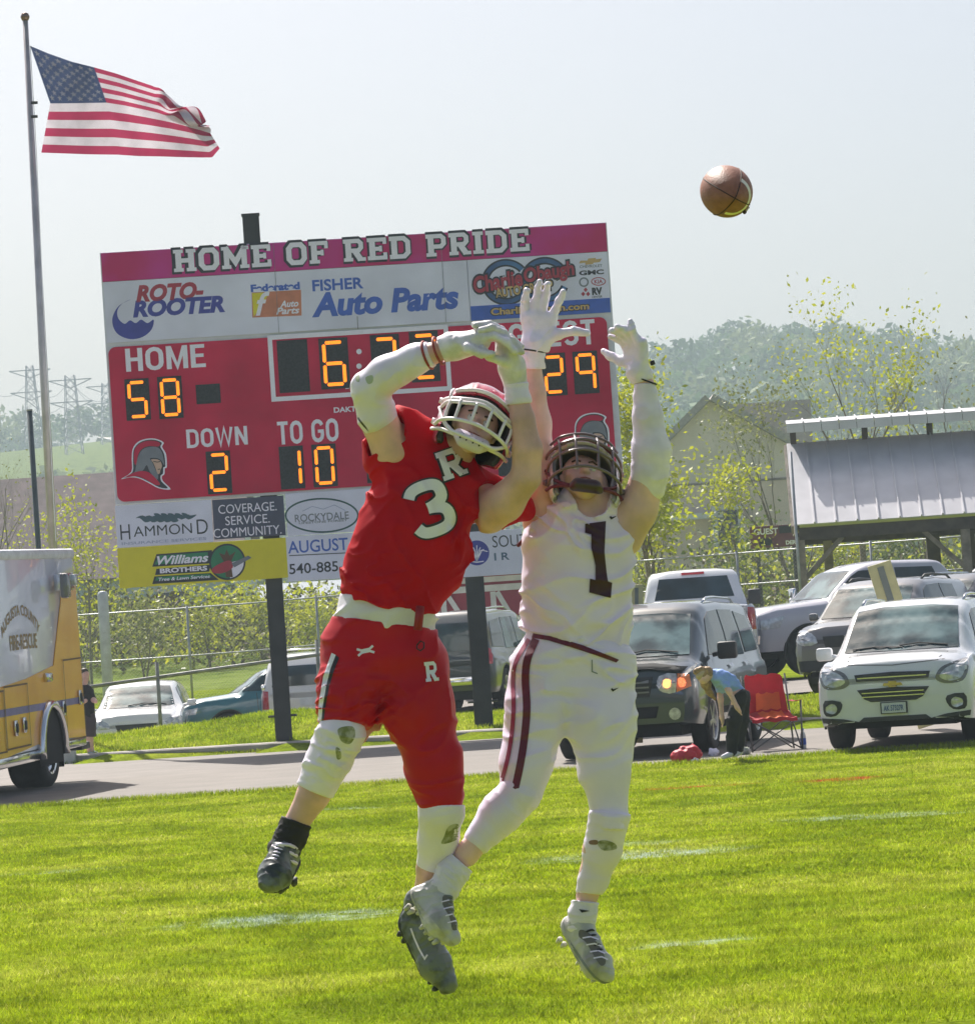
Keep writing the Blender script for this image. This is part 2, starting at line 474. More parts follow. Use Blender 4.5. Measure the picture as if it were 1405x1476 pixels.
def grid_sheet(name, xs, ys, mat, dz=0, zf=None, kind='structure'):
    X, Y = np.meshgrid(xs, ys); Z = (hgt(X, Y) if zf is None else zf(X, Y)) + dz
    V = np.stack([X, Y, Z], -1).reshape(-1, 3); nx, ny = len(xs), len(ys)
    a = np.arange(ny - 1)[:, None] * nx + np.arange(nx - 1)[None, :]; a = a.ravel()
    F = np.stack([a, a + 1, a + nx + 1, a + nx], 1)
    o = mesh(name, V, F, mat, smooth=True); o['kind'] = kind; return o

if "NOSET" in globals(): pass
# --- grass and paint: paint strokes are real marks on the turf
def paint_nodes(N, L, vec, base, marks):
    """marks: (cx, cy, half length, half width, angle, colour, strength)"""
    out = base
    for k, (cx, cy, hl, hw, ang, col, st) in enumerate(marks):
        mp = N.new('ShaderNodeMapping'); mp.vector_type = 'TEXTURE'
        mp.inputs['Location'].default_value = (cx, cy, 0); mp.inputs['Rotation'].default_value = (0, 0, ang); mp.inputs['Scale'].default_value = (hl, hw, 1e4)
        L.new(vec, mp.inputs[0])
        ln = N.new('ShaderNodeVectorMath'); ln.operation = 'LENGTH'; L.new(mp.outputs[0], ln.inputs[0])
        mr = N.new('ShaderNodeMapRange'); mr.inputs[1].default_value = 1.15; mr.inputs[2].default_value = .45; L.new(ln.outputs['Value'], mr.inputs[0])
        no = N.new('ShaderNodeTexNoise'); no.inputs['Scale'].default_value = 5; no.inputs['Detail'].default_value = 6; L.new(vec, no.inputs['Vector'])
        m2 = N.new('ShaderNodeMapRange'); m2.inputs[1].default_value = .4; m2.inputs[2].default_value = .62; L.new(no.outputs['Fac'], m2.inputs[0])
        mu = N.new('ShaderNodeMath'); mu.operation = 'MULTIPLY'; L.new(mr.outputs[0], mu.inputs[0]); L.new(m2.outputs[0], mu.inputs[1])
        m3 = N.new('ShaderNodeMath'); m3.operation = 'MULTIPLY'; L.new(mu.outputs[0], m3.inputs[0]); m3.inputs[1].default_value = st
        mx = N.new('ShaderNodeMix'); mx.data_type = 'RGBA'; L.new(m3.outputs[0], mx.inputs[0]); L.new(out, mx.inputs[6]); mx.inputs[7].default_value = (*col, 1)
        out = mx.outputs[2]
    return out
def gp(px, py):
    p = at(px, py, 20); k = EYE / (EYE - p.z); return (p.x * k, p.y * k)
def mark(px0, py0, px1, py1, hw, col, st):
    a, b = gp(px0, py0), gp(px1, py1)
    return ((a[0] + b[0]) / 2, (a[1] + b[1]) / 2, math.hypot(b[0] - a[0], b[1] - a[1]) / 2, hw, math.atan2(b[1] - a[1], b[0] - a[0]), col, st)
PALE = (.42, .5, .46); REDP = (.42, .06, .03)
MARKS = [mark(230, 1338, 600, 1312, .42, PALE, .8), mark(760, 1243, 1080, 1222, .5, PALE, .85),
         mark(900, 1368, 1090, 1352, .16, PALE, .55), mark(1110, 1184, 1400, 1170, .35, PALE, .5),
         mark(1145, 1128, 1280, 1119, .42, REDP, .95), mark(880, 1141, 1100, 1129, .2, REDP, .75), mark(560, 1160, 680, 1152, .14, REDP, .4),
         mark(850, 1220, 1000, 1212, .3, PALE, .3), mark(0, 1262, 190, 1250, .22, PALE, .25), mark(420, 1168, 560, 1164, .2, PALE, .3)]
def turf(name, c1, c2, c3, trans, marks, bump):
    mt = bpy.data.materials.new(name); mt.use_nodes = True; n = mt.node_tree; N = n.nodes; L = n.links; b = N['Principled BSDF']
    tc = N.new('ShaderNodeNewGeometry'); vec = tc.outputs['Position']
    n1 = N.new('ShaderNodeTexNoise'); n1.inputs['Scale'].default_value = .55; n1.inputs['Detail'].default_value = 7; n1.inputs['Roughness'].default_value = .65; L.new(vec, n1.inputs['Vector'])
    r1 = N.new('ShaderNodeValToRGB'); e = r1.color_ramp.elements; e[0].position = .38; e[1].position = .62; e[0].color = (*c1, 1); e[1].color = (*c3, 1)
    q = e.new(.5); q.color = (*c2, 1); L.new(n1.outputs['Fac'], r1.inputs[0])
    n2 = N.new('ShaderNodeTexNoise'); n2.inputs['Scale'].default_value = 28; n2.inputs['Detail'].default_value = 4; L.new(vec, n2.inputs['Vector'])
    mr = N.new('ShaderNodeMapRange'); mr.inputs[1].default_value = .3; mr.inputs[2].default_value = .7; mr.inputs[3].default_value = .6; mr.inputs[4].default_value = 1.3; L.new(n2.outputs['Fac'], mr.inputs[0])
    mu = N.new('ShaderNodeVectorMath'); mu.operation = 'SCALE'; L.new(r1.outputs[0], mu.inputs[0]); L.new(mr.outputs[0], mu.inputs['Scale'])
    base_ = mu.outputs[0]
    if trans:          # single blades differ: some straw, some dark
        r3 = N.new('ShaderNodeValToRGB'); r3.color_ramp.interpolation = 'CONSTANT'; e3 = r3.color_ramp.elements; e3[0].color = (.74, .8, .9, 1); e3[1].position = .22; e3[1].color = (1, 1, 1, 1)
        for ps, cc in ((.72, (1.15, 1.05, 1.6, 1)), (.9, (1.2, 1.0, 4, 1)), (.97, (.6, .66, .8, 1))): q3 = e3.new(ps); q3.color = cc
        L.new(tc.outputs['Random Per Island'], r3.inputs[0]); m4 = N.new('ShaderNodeVectorMath'); m4.operation = 'MULTIPLY'; L.new(base_, m4.inputs[0]); L.new(r3.outputs[0], m4.inputs[1]); base_ = m4.outputs[0]
    n5 = N.new('ShaderNodeTexNoise'); n5.inputs['Scale'].default_value = 3.2; n5.inputs['Detail'].default_value = 5; L.new(vec, n5.inputs['Vector'])
    m5 = N.new('ShaderNodeMapRange'); m5.inputs[1].default_value = .38; m5.inputs[2].default_value = .62; m5.inputs[3].default_value = .78; m5.inputs[4].default_value = 1.14; L.new(n5.outputs['Fac'], m5.inputs[0])
    m6 = N.new('ShaderNodeVectorMath'); m6.operation = 'SCALE'; L.new(base_, m6.inputs[0]); L.new(m5.outputs[0], m6.inputs['Scale']); base_ = m6.outputs[0]
    c = paint_nodes(N, L, vec, base_, marks)
    L.new(c, b.inputs['Base Color']); b.inputs['Roughness'].default_value = .8; b.inputs['Specular IOR Level'].default_value = .0
    if bump:
        bn = N.new('ShaderNodeBump'); bn.inputs['Strength'].default_value = bump; bn.inputs['Distance'].default_value = .03; L.new(n2.outputs['Fac'], bn.inputs['Height']); L.new(bn.outputs[0], b.inputs['Normal'])
    if trans:
        t = N.new('ShaderNodeBsdfTranslucent'); L.new(c, t.inputs[0]); mx = N.new('ShaderNodeMixShader'); mx.inputs[0].default_value = trans
        L.new(b.outputs[0], mx.inputs[1]); L.new(t.outputs[0], mx.inputs[2]); L.new(mx.outputs[0], N['Material Output'].inputs[0])
    return mt
G1, G2, G3 = (.13, .18, .014), (.18, .235, .016), (.24, .28, .03)
M_turf = turf('turf_soil', G1, G2, G3, 0, MARKS, .7)
M_blade = turf('turf_blades', (.23, .32, .012), (.34, .43, .014), (.46, .52, .05), .5, MARKS, 0)
M_far = turf('meadow', (.11, .16, .03), (.17, .22, .05), (.2, .25, .07), 0, [], .4)

# ground: one sheet to the horizon, fine near the road and coarse beyond
xs = sorted(set([-3000, -1500, -800, -500, -380, -300, -240, -190] + list(np.linspace(-150, 150, 101)) + list(np.linspace(-14, 14, 57)) + [190, 240, 300, 380, 500, 800, 1500, 3000]))
ys = sorted(set([-60, -20, 5, 30, 40, 46] + list(np.arange(47, 80, .6)) + list(np.arange(80, 160, 3)) + list(np.arange(160, 940, 15)) + [980, 1100, 1400, 2000, 3500]))
def zf(X, Y):
    z = hgt(X, Y); far = np.clip((Y - 350) / 300, 0, 1)
    P = np.stack([X.ravel() / 60, Y.ravel() / 60, 0 * X.ravel()], 1)
    z = z + far * value_noise(P, 3).reshape(X.shape) * 3
    return np.where(Y > 960, z - np.clip((Y - 960) / 400, 0, 1) * 40, z)
o = grid_sheet('ground', xs, ys, M_turf, zf=zf)
me = o.data; me.materials.append(M_far)
cy = np.array([p.center[1] for p in me.polygons]); me.polygons.foreach_set('material_index', (cy > 95).astype(int).tolist())

# --- asphalt, kerb, upper road
def asphalt(name, c, c2):
    return pm(name, c, rough=.85, col2=c2, scale=1.3, cut=(.3, .7), bump=.35, bscale=90, detail=9)
M_road = asphalt('asphalt', (.215, .19, .172), (.17, .153, .138))
EDGE = 40.6
def road_poly():
    X = np.linspace(-30, 40, 141); V = []; F = []; rows = 9
    for i, x in enumerate(X):
        a = EDGE + .16 * math.sin(x * 1.7) * math.sin(x * .6 + 1) + .05 * math.sin(x * 7); b = curb_y(x) - .02
        for j in range(rows): V.append((x, a + (b - a) * j / (rows - 1), .006))
    for i in range(len(X) - 1):
        for j in range(rows - 1): F.append((i * rows + j, (i + 1) * rows + j, (i + 1) * rows + j + 1, i * rows + j + 1))
    return V, F
V, F = road_poly(); o = mesh('road', V, F, M_road, smooth=True); o['kind'] = 'structure'
M_conc = pm('kerb_concrete', (.36, .33, .30), rough=.85, var=.3, scale=3, bump=.4, bscale=50)
def ribbon(name, xs_, y0, y1, z0, z1, mat, zt=.12):
    """low kerb of rectangular section following the road"""
    V = []; F = []
    for x in xs_:
        c = curb_y(x)
        V += [(x, c + y0, z0), (x, c + y0, zt), (x, c + y0 + .03, zt + .02), (x, c + y1, zt + .02), (x, c + y1, z0)]
    for i in range(len(xs_) - 1):
        for j in range(4): F.append((i * 5 + j, (i + 1) * 5 + j, (i + 1) * 5 + j + 1, i * 5 + j + 1))
    o = mesh(name, V, F, mat, auto=30); o['kind'] = 'structure'; return o
ribbon('kerb', np.linspace(-30, 40, 141), 0, .55, -.05, .14, M_conc)
# a thin line of weeds in front of the kerb
rng = np.random.default_rng(4)
def blades(name, P, hgt_, wid, mat, lean=.5, rng=rng):
    """P (n,3) roots -> n single-triangle blades"""
    n = len(P); a = rng.uniform(0, 2 * np.pi, n); h = hgt_ * rng.uniform(.5, 1.25, n); w_ = wid * rng.uniform(.7, 1.3, n)
    dx, dy = np.cos(a) * w_ / 2, np.sin(a) * w_ / 2
    la = rng.uniform(0, 2 * np.pi, n); ll = h * rng.uniform(.05, lean, n)
    V = np.empty((n, 3, 3)); V[:, 0] = P - np.stack([dx, dy, 0 * dx + .004], 1); V[:, 1] = P + np.stack([dx, dy, 0 * dx - .004], 1)
    V[:, 2] = P + np.stack([np.cos(la) * ll, np.sin(la) * ll, h], 1)
    me = bpy.data.meshes.new(name); me.vertices.add(3 * n); me.vertices.foreach_set('co', V.reshape(-1))
    me.loops.add(3 * n); me.loops.foreach_set('vertex_index', np.arange(3 * n)); me.polygons.add(n)
    me.polygons.foreach_set('loop_start', np.arange(0, 3 * n, 3)); me.polygons.foreach_set('loop_total', np.full(n, 3))
    me.materials.append(mat); me.update(); me.validate()
    o = bpy.data.objects.new(name, me); COL.objects.link(o); o['kind'] = 'stuff'; return o
def in_cone(x, y, m=.8): return np.abs(x) < y * .1405 + m
def scatter(y0, y1, dens, m=.9):
    n = int((y1 - y0) * 2 * (y1 * .1405 + m) * dens); x = rng.uniform(-(y1 * .1405 + m), y1 * .1405 + m, n); y = rng.uniform(y0, y1, n)
    k = in_cone(x, y, m); return x[k], y[k]
P = []
for y0, y1, d in ((13.6, 17, 4200), (17, 21, 3000), (21, 27, 1900), (27, 34, 1250), (34, 40.75, 900)):
    x, y = scatter(y0, y1, d)
    keep = value_noise(np.stack([x * 1.3, y * .8, 0 * x], 1), 5) * .5 + value_noise(np.stack([x * 5, y * 3, 0 * x], 1), 6) * .5 > rng.uniform(-1.3, .2, len(x))
    x, y = x[keep], y[keep]; P.append(np.stack([x, y, 0 * x], 1))
P = np.concatenate(P); near = P[:, 1] < 21
tag(blades('grass', P[near], .024, .0065, M_blade, 1.5), 'short bright green turf of the playing field', 'grass')
o = blades('grass', P[~near], .022, .011, M_blade, 1.5); tag(o, 'bright green turf further back on the field, up to the asphalt', 'grass')
n = 16000; x = rng.uniform(-8, 9.5, n); y = EDGE + .16 * np.sin(x * 1.7) * np.sin(x * .6 + 1) + rng.normal(-.12, .14, n)
tag(blades('grass_edge', np.stack([x, y, 0 * x], 1), .06, .012, M_blade, .9), 'ragged taller grass along the near edge of the asphalt', 'grass')
n = 70000; x = rng.uniform(-10, 12, n); t = rng.uniform(.5, 11, n) ** 1; y = np.array([curb_y(a) for a in x]) + t
k = ~((x > 2.2) & (t > 3.4)); x, y = x[k], y[k]
tag(blades('berm_grass', np.stack([x, y, hgt(x, y)], 1), .07, .02, M_blade, .9), 'mown grass on the bank behind the kerb', 'grass')
n = 9000; x = rng.uniform(-10, 12, n); y = np.array([curb_y(a) for a in x]) - np.abs(rng.normal(0, .07, n))
tag(blades('kerb_weeds', np.stack([x, y, 0 * x + .004], 1), .06, .02, M_blade, .9), 'thin line of weeds at the foot of the kerb', 'weeds')
# upper road on the right
V = []; F = []; X = np.linspace(1.6, 60, 80)
for x in X:
    for t in (3.6, 5, 6.5, 8, 10): y = curb_y(x) + t; V.append((x, y, hg(x, y) + .03))
for i in range(len(X) - 1):
    for j in range(4): F.append((i * 5 + j, (i + 1) * 5 + j, (i + 1) * 5 + j + 1, i * 5 + j + 1))
o = mesh('upper_road', V, F, M_road, smooth=True); o['kind'] = 'structure'
V = []; F = []; X = np.linspace(-60, 1.6, 80)
for x in X:
    for t in (9, 11, 13, 16, 19): y = curb_y(x) + t; V.append((x, y, hg(x, y) + .03))
for i in range(len(X) - 1):
    for j in range(4): F.append((i * 5 + j, (i + 1) * 5 + j, (i + 1) * 5 + j + 1, i * 5 + j + 1))
o = mesh('parking_lane', V, F, M_road, smooth=True); o['kind'] = 'structure'

# ------------------------------------------------------------ trees
M_bark = pm('bark', (.19, .15, .11), rough=.9, var=.4, scale=9, bump=.6, bscale=30)
M_bark2 = pm('grey_bark', (.26, .23, .2), rough=.9, var=.35, scale=9, bump=.5, bscale=30)
M_leafy = pm('spring_leaf', (.5, .5, .03), rough=.55, col2=(.3, .36, .02), scale=1.2, trans=.45)
M_leafg = pm('green_leaf', (.15, .2, .035), rough=.55, col2=(.07, .11, .02), scale=1, trans=.35)
M_leafp = pm('pale_leaf', (.28, .3, .09), rough=.55, col2=(.17, .19, .05), scale=1, trans=.4)
M_brush = pm('brown_brush', (.2, .155, .1), rough=.9, col2=(.12, .1, .05), scale=.8)
M_wood = pm('far_forest', (.16, .27, .07), rough=.8, trans=.2, col2=(.05, .11, .035), scale=.05, detail=3)
M_wood2 = pm('far_spring_forest', (.3, .36, .14), rough=.8, trans=.2, col2=(.17, .22, .1), scale=.05, detail=3)
def leaf_quads(C, size, rng, flat=.0):
    n = len(C); u = rng.normal(size=(n, 3)); u /= np.linalg.norm(u, axis=1)[:, None]
    v = rng.normal(size=(n, 3)); v -= (v * u).sum(1)[:, None] * u; v /= np.linalg.norm(v, axis=1)[:, None]
    s = size * rng.uniform(.5, 1.2, n)[:, None]
    V = np.stack([C - u * s, C + v * s * .55, C + u * s, C - v * s * .55], 1).reshape(-1, 3)
    return V, np.arange(4 * n).reshape(-1, 4)
def grow_tree(name, label, base, h, spread, seed, leaf_mat, leaf=.09, nleaf=2600, bark=M_bark, depth=5, bare=.0, trunk_r=.12, multi=1, lean=(0, 0), group=None, crown_lo=.25, clump=.22, cat='tree'):
    rnd = random.Random(seed); g = np.random.default_rng(seed); mb = MB(); tips = []
    def branch(p, d, L, r, dep):
        pts = [p.copy()]; rs = [r]; n = 4 if dep > 1 else 3
        for i in range(n):
            w_ = .05 if dep == depth - (multi > 1) else .15
            d = (d + Vector((rnd.gauss(0, w_), rnd.gauss(0, w_), rnd.gauss(.06, w_ * .6)))).normalized()
            p = p + d * (L / n); pts.append(p.copy()); rs.append(r * (1 - .55 * (i + 1) / n))
            if dep <= 2: tips.append((p.copy(), dep))
            if dep > 0 and i >= (1 if dep < depth - (multi > 1) else 0):
                for _ in range(rnd.choice((1, 2, 2)) if dep > 1 else 2):
                    a = rnd.uniform(0, 2 * math.pi); s_ = rnd.uniform(.55, 1.05) * spread
                    nd = (d + Vector((math.cos(a) * s_, math.sin(a) * s_, rnd.uniform(-.05, .3)))).normalized()
                    branch(p, nd, L * rnd.uniform(.42, .62), rs[-1] * rnd.uniform(.4, .62), dep - 1)
        mb.tube(pts, rs, n=6 if dep >= depth - 1 else (4 if dep > 1 else 3), cap=False)
        tips.append((p.copy(), 0))
    for k in range(multi):
        d = Vector((lean[0] + (rnd.uniform(-.3, .3) if multi > 1 else 0), lean[1] + (rnd.uniform(-.3, .3) if multi > 1 else 0), 1)).normalized()
        branch(Vector((0, 0, -.2)), d, h * .8, trunk_r * (1 if multi == 1 else .7), depth - (multi > 1))
    T = thing(name, label, cat, base, 0, group)
    mx = max(v[2] for v in mb.V); sc = h / mx; tips[:] = [t for t in tips if rnd.random() < .97]
    V = np.array(mb.V) * sc
    mesh('trunk', V, mb.F, bark, T, smooth=True)
    if nleaf:
        tp = np.array([t[0] for t in tips]) * sc; tp = tp[tp[:, 2] > h * crown_lo]
        keep = g.uniform(size=len(tp)) > bare; tp = tp[keep] if keep.any() else tp
        C = tp[g.integers(0, len(tp), nleaf)] + g.normal(size=(nleaf, 3)) * clump * np.array((1, 1, .8))
        V, F = leaf_quads(C, leaf, g); mesh('crown', V, F, leaf_mat, T)
    return T
def tree_at(px, Y, top_py, name, label, **k):
    x = at(px, 900, Y).x; z = hg(x, Y); top = at(px, top_py, Y).z
    return grow_tree(name, label, (x, Y, z), top - z, **k)
TG = 'young spring trees behind the vehicles'
tree_at(948, 86, 478, 'maple_tree', 'young tree with dense yellow-green spring leaves just right of the scoreboard', spread=.42, seed=11, leaf_mat=M_leafy, nleaf=4200, leaf=.085, clump=.26, trunk_r=.15, group=TG, crown_lo=.3)
tree_at(1075, 95, 650, 'maple_tree', 'smaller yellow-green tree in front of the beige house', spread=.6, seed=12, leaf_mat=M_leafy, nleaf=900, leaf=.08, clump=.3, trunk_r=.07, group=TG)
tree_at(1252, 92, 402, 'maple_tree', 'tall open tree rising above the shelter roof with sparse new leaves', spread=.42, seed=27, leaf_mat=M_leafy, nleaf=1500, leaf=.07, clump=.2, trunk_r=.2, depth=5, group=TG, crown_lo=.45, bark=M_bark)
tree_at(1165, 100, 500, 'maple_tree', 'thin leaning tree left of the tall open tree', spread=.5, seed=31, leaf_mat=M_leafp, nleaf=1000, leaf=.07, clump=.25, trunk_r=.1, group=TG, lean=(-.25, 0), crown_lo=.5)
tree_at(1345, 96, 500, 'maple_tree', 'bushy yellow tree behind the middle of the shelter roof', spread=.6, seed=33, leaf_mat=M_leafy, nleaf=1300, leaf=.09, clump=.4, trunk_r=.12, group=TG)
tree_at(1418, 90, 425, 'bare_tree', 'bare grey tree at the right edge above the shelter roof', spread=.55, seed=35, leaf_mat=M_leafp, nleaf=300, leaf=.06, clump=.2, trunk_r=.16, depth=5, bark=M_bark2)
tree_at(8, 100, 600, 'bare_tree', 'leafless grey tree at the left edge above the ambulance', spread=.55, seed=41, leaf_mat=M_leafp, nleaf=260, leaf=.05, clump=.2, trunk_r=.13, depth=5, bark=M_bark2)
tree_at(128, 98, 672, 'maple_tree', 'budding many-stemmed tree between flagpole and scoreboard', spread=.6, seed=43, leaf_mat=M_leafy, nleaf=1500, leaf=.07, clump=.2, trunk_r=.1, multi=3, crown_lo=.1, bark=M_bark2)
tree_at(62, 104, 700, 'maple_tree', 'faint budding tree behind the flagpole above the ambulance', spread=.6, seed=44, leaf_mat=M_leafy, nleaf=420, leaf=.06, clump=.25, trunk_r=.07, multi=2, crown_lo=.1, bark=M_bark2)
for k, (px, Y, tp, sd_, lm, nl, lb) in enumerate([
    (300, 112, 828, 51, M_leafy, 900, 'small tree with a forked trunk directly under the yellow advert'),
    (205, 108, 850, 52, M_leafp, 800, 'thin scrubby tree behind the thick pale fence post'),
    (375, 116, 835, 53, M_leafy, 1100, 'scrubby tree seen just left of the left scoreboard post'),
    (455, 110, 862, 54, M_leafy, 1500, 'yellow-green bushy tree right of the left scoreboard post'),
    (160, 118, 850, 55, M_leafg, 900, 'green scrubby tree nearest the back of the ambulance'),
    (930, 100, 640, 56, M_leafy, 1200, 'low yellow-green tree behind the white pickup'),
    (1100, 104, 720, 57, M_leafg, 1100, 'green tree behind the small maroon sign'),
    (1215, 104, 735, 58, M_leafy, 1500, 'yellow-green tree seen through the open shelter'),
    (1300, 108, 735, 59, M_leafg, 1300, 'darker green tree seen through the open shelter')]):
    tree_at(px, Y, tp, 'scrub_tree', lb, spread=.7, seed=sd_, leaf_mat=lm, nleaf=nl, leaf=.085, clump=.4, trunk_r=.08, multi=2, depth=4, crown_lo=.15, group='scrub trees along the back fence')

# undergrowth behind the fences: masses nobody could count
def brush(name, label, px0, px1, Y0, Y1, zlo, zhi, n, leaf, mats, seed, cat='bushes'):
    g = np.random.default_rng(seed); Y = g.uniform(Y0, Y1, n); px = g.uniform(px0, px1, n)
    X = (px - 702.5) / FPX * Y; 
    hh = zlo + (zhi - zlo) * (.5 + .5 * value_noise(np.stack([X * .35, Y * .2, 0 * X], 1), seed)) * (.55 + .45 * value_noise(np.stack([X * 1.3, Y * .6, 0 * X], 1), seed + 1))
    Z = hgt(X, Y) + np.maximum(hh, .15) * g.uniform(0, 1, n) ** .8
    V, F = leaf_quads(np.stack([X, Y, Z], 1), leaf, g)
    pick = (value_noise(np.stack([X * .5, Y * .3, Z * .6], 1), seed + 2) * .7 + g.normal(0, .35, n))
    idx = np.clip(((pick + 1) / 2 * len(mats)).astype(int), 0, len(mats) - 1)
    o = mesh(name, V, F, mats=mats, idx=idx.tolist()); o['kind'] = 'stuff'; return tag(o, label, cat)
brush('bushes', 'brown and yellow-green undergrowth on the slope behind the left fence', -60, 700, 112, 132, .8, 3.6, 24000, .12, [M_brush, M_brush, M_leafp, M_leafy, M_brush, M_leafg], 61)
brush('bushes', 'green hedge-like undergrowth behind the right fence', 880, 1480, 98, 125, 1.2, 4.6, 19000, .11, [M_brush, M_leafg, M_leafy, M_leafp, M_brush, M_leafg], 62)
brush('bushes', 'thin twiggy brush in front of the brown roofed building', -60, 340, 126, 140, 1.0, 4.2, 5000, .09, [M_brush, M_brush, M_leafp], 63)

# ---- far wood: many clumped crowns, one mass
def far_wood(name, label, N_, Y0, Y1, seed, mats, rr=(3.5, 6.5), azr=(-.19, .19), mask=None, per=150):
    g = np.random.default_rng(seed); Vs = []; cnt = 0; I = []
    Y = g.uniform(Y0, Y1, N_); az = g.uniform(azr[0], azr[1], N_); X = az * Y
    if mask is not None: k = mask(X, Y, az, g); X, Y = X[k], Y[k]
    Z = hgt(X, Y) + 3 * 0
    for x, y, z in zip(X, Y, Z):
        r = g.uniform(*rr); d = g.normal(size=(per, 3)); d /= np.linalg.norm(d, axis=1)[:, None]
        lump = 1 + .28 * value_noise(d * 2.2 + x, seed)
        d[:, 2] = np.abs(d[:, 2]) * 1.25 - .35
        C = np.array((x, y, z + r * .75)) + d * r * (lump * g.uniform(.72, 1.04, per))[:, None]
        V, F = leaf_quads(C, r * .17, g); Vs.append(V); I.append(np.full(per, g.integers(0, len(mats))))
    V = np.concatenate(Vs); o = mesh(name, V, np.arange(len(V)).reshape(-1, 4), mats=mats, idx=np.concatenate(I).tolist()); o['kind'] = 'stuff'; return tag(o, label, 'wood')
def m_hill(X, Y, az, g):
    # an open pasture on the left of the hillside stays bare
    past = (az < -.098) & (Y > 560) & (Y < 800) & (az > -.16)
    return ~past
far_wood('hill_wood', 'hazy wood covering the long hill on the horizon', 900, 520, 930, 71, [M_wood, M_wood, M_wood2], mask=m_hill)
far_wood('lower_wood', 'pale green wood at the foot of the hill', 330, 300, 470, 72, [M_wood2, M_wood, M_wood2], rr=(2.6, 4.8), azr=(-.17, .17), mask=lambda X, Y, az, g: (az > .02) | (g.uniform(size=len(az)) > .65), per=170)
# tracks on the hillside
M_track = pm('hill_track', (.62, .58, .52), rough=.9)
for a, b, c_, d_ in ((50, 626, 165, 642), (112, 622, 172, 630), (1130, 545, 1260, 562)):
    V = []; F = []
    for i in range(12):
        t = i / 11; px = a + (c_ - a) * t; py = b + (d_ - b) * t + 1.5 * math.sin(t * 5)
        Yt = 240.0
        while Yt < 930:
            q = at(px, py, Yt)
            if q.z <= hg(q.x, q.y): break
            Yt += 4
        for s_ in (-4, 4): V.append((q.x, q.y + s_, hg(q.x, q.y + s_) + 1.2))
    for i in range(11): F.append((2 * i, 2 * i + 2, 2 * i + 3, 2 * i + 1))
    o = mesh('hill_track', V, F, M_track); o['kind'] = 'structure'

# ---- air
hz = bpy.data.materials.new('haze_air'); hz.use_nodes = True; n = hz.node_tree; n.nodes.clear()
pv = n.nodes.new('ShaderNodeVolumePrincipled'); pv.inputs['Color'].default_value = (.72, .87, .94, 1); pv.inputs['Density'].default_value = .00085
ou = n.nodes.new('ShaderNodeOutputMaterial'); n.links.new(pv.outputs[0], ou.inputs['Volume'])
mb = MB(); mb.box((0, 1700, 29), (6200, 3700, 142)); o = mb.build('haze', hz); o['kind'] = 'stuff'; o['label'] = 'thin pale haze in the air'
# ============================================================ STRUCTURES
M_white = pm('white_paint', (.78, .78, .8), rough=.5, var=.06, scale=3)
M_wht_trim = pm('white_trim', (.72, .71, .69), rough=.6, var=.12, scale=3)
M_steel_post = pm('black_steel', (.025, .027, .03), rough=.45, var=.3, scale=4, spec=.5)
M_galv = pm('galvanised_pipe', (.42, .43, .45), rough=.45, var=.2, scale=6, metal=.5)
M_black = pm('black_paint', (.012, .012, .013), rough=.5, var=.1)

# ---- scoreboard frame
YB = 57.0
TL = at(145, 365, YB)
y2 = YB
for _ in range(60):
    e = at(873, 321, y2).z - TL.z; y2 -= e * 6
TR = at(873, 321, y2); BX = (TR - TL); BX.z = 0; BW = BX.length; BX.normalize(); BYAW = math.atan2(BX.y, BX.x)
BN = Vector((BX.y, -BX.x, 0))        # towards the camera
BO = Vector((TL.x, TL.y, 0))
def bp(px, py):
    d = at(px, py, YB) - Vector((0, 0, EYE)); t = (BO - Vector((0, 0, EYE))).dot(BN) / d.dot(BN)
    p = Vector((0, 0, EYE)) + d * t; return ((p - BO).dot(BX), p.z)
S_B = FPX / YB
sb = thing('scoreboard', 'large maroon football scoreboard with adverts above and below, on two black posts', 'scoreboard', BO, BYAW)
VB = bp(170, 848)[1]; VT = TL.z
def bbox_panel(name, px0, py0, px1, py1, w0, w1, mat, parent=sb, bev=0):
    """panel whose top-left / bottom-right picture corners are given"""
    u0, v0 = bp(px0, py0); u1, v1 = bp(px1, py1)
    mb = MB(); mb.box(((u0 + u1) / 2, -(w0 + w1) / 2, (v0 + v1) / 2), (abs(u1 - u0), w1 - w0, abs(v1 - v0)), bev=bev)
    return mb.build(name, mat, parent)
def flat(name, V, T, w, mat, parent=sb, th=.003):
    P = [Vector((v[0], -w - (v[2] if len(v) > 2 else 0), v[1])) for v in V]
    T2 = []
    for t in T:
        n = (P[t[1]] - P[t[0]]).cross(P[t[2]] - P[t[0]]); T2.append(t if n.y < 0 else tuple(reversed(t)))
    return mesh(name, P, T2, mat, parent)
def fitbox(V, cu, cv, W, H):
    xs_ = [v.x for v in V]; ys_ = [v.y for v in V]; x0, x1, y0, y1 = min(xs_), max(xs_), min(ys_), max(ys_)
    return [Vector((cu + (v.x - (x0 + x1) / 2) * W / (x1 - x0), cv + (v.y - (y0 + y1) / 2) * H / (y1 - y0), v.z)) for v in V]
def btext(s, px, py, wpx, hpx, w, mat, parent=sb, bold=.02, shear=0, name='lettering', rot=0, slab=False, grow=0, sans=False):
    if slab: V, T, _ = slab_text(s, 1, grow)
    elif sans: V, T = sans_text(s)
    else: V, T = text_tris(s, 1, bold, shear)
    cu, cv = bp(px, py); V = fitbox(V, cu, cv, wpx / S_B, hpx / S_B)
    if rot: V = [Vector((cu + (v.x - cu) * math.cos(rot) - (v.y - cv) * math.sin(rot), cv + (v.x - cu) * math.sin(rot) + (v.y - cv) * math.cos(rot), v.z)) for v in V]
    return flat(name, V, T, w, mat, parent)
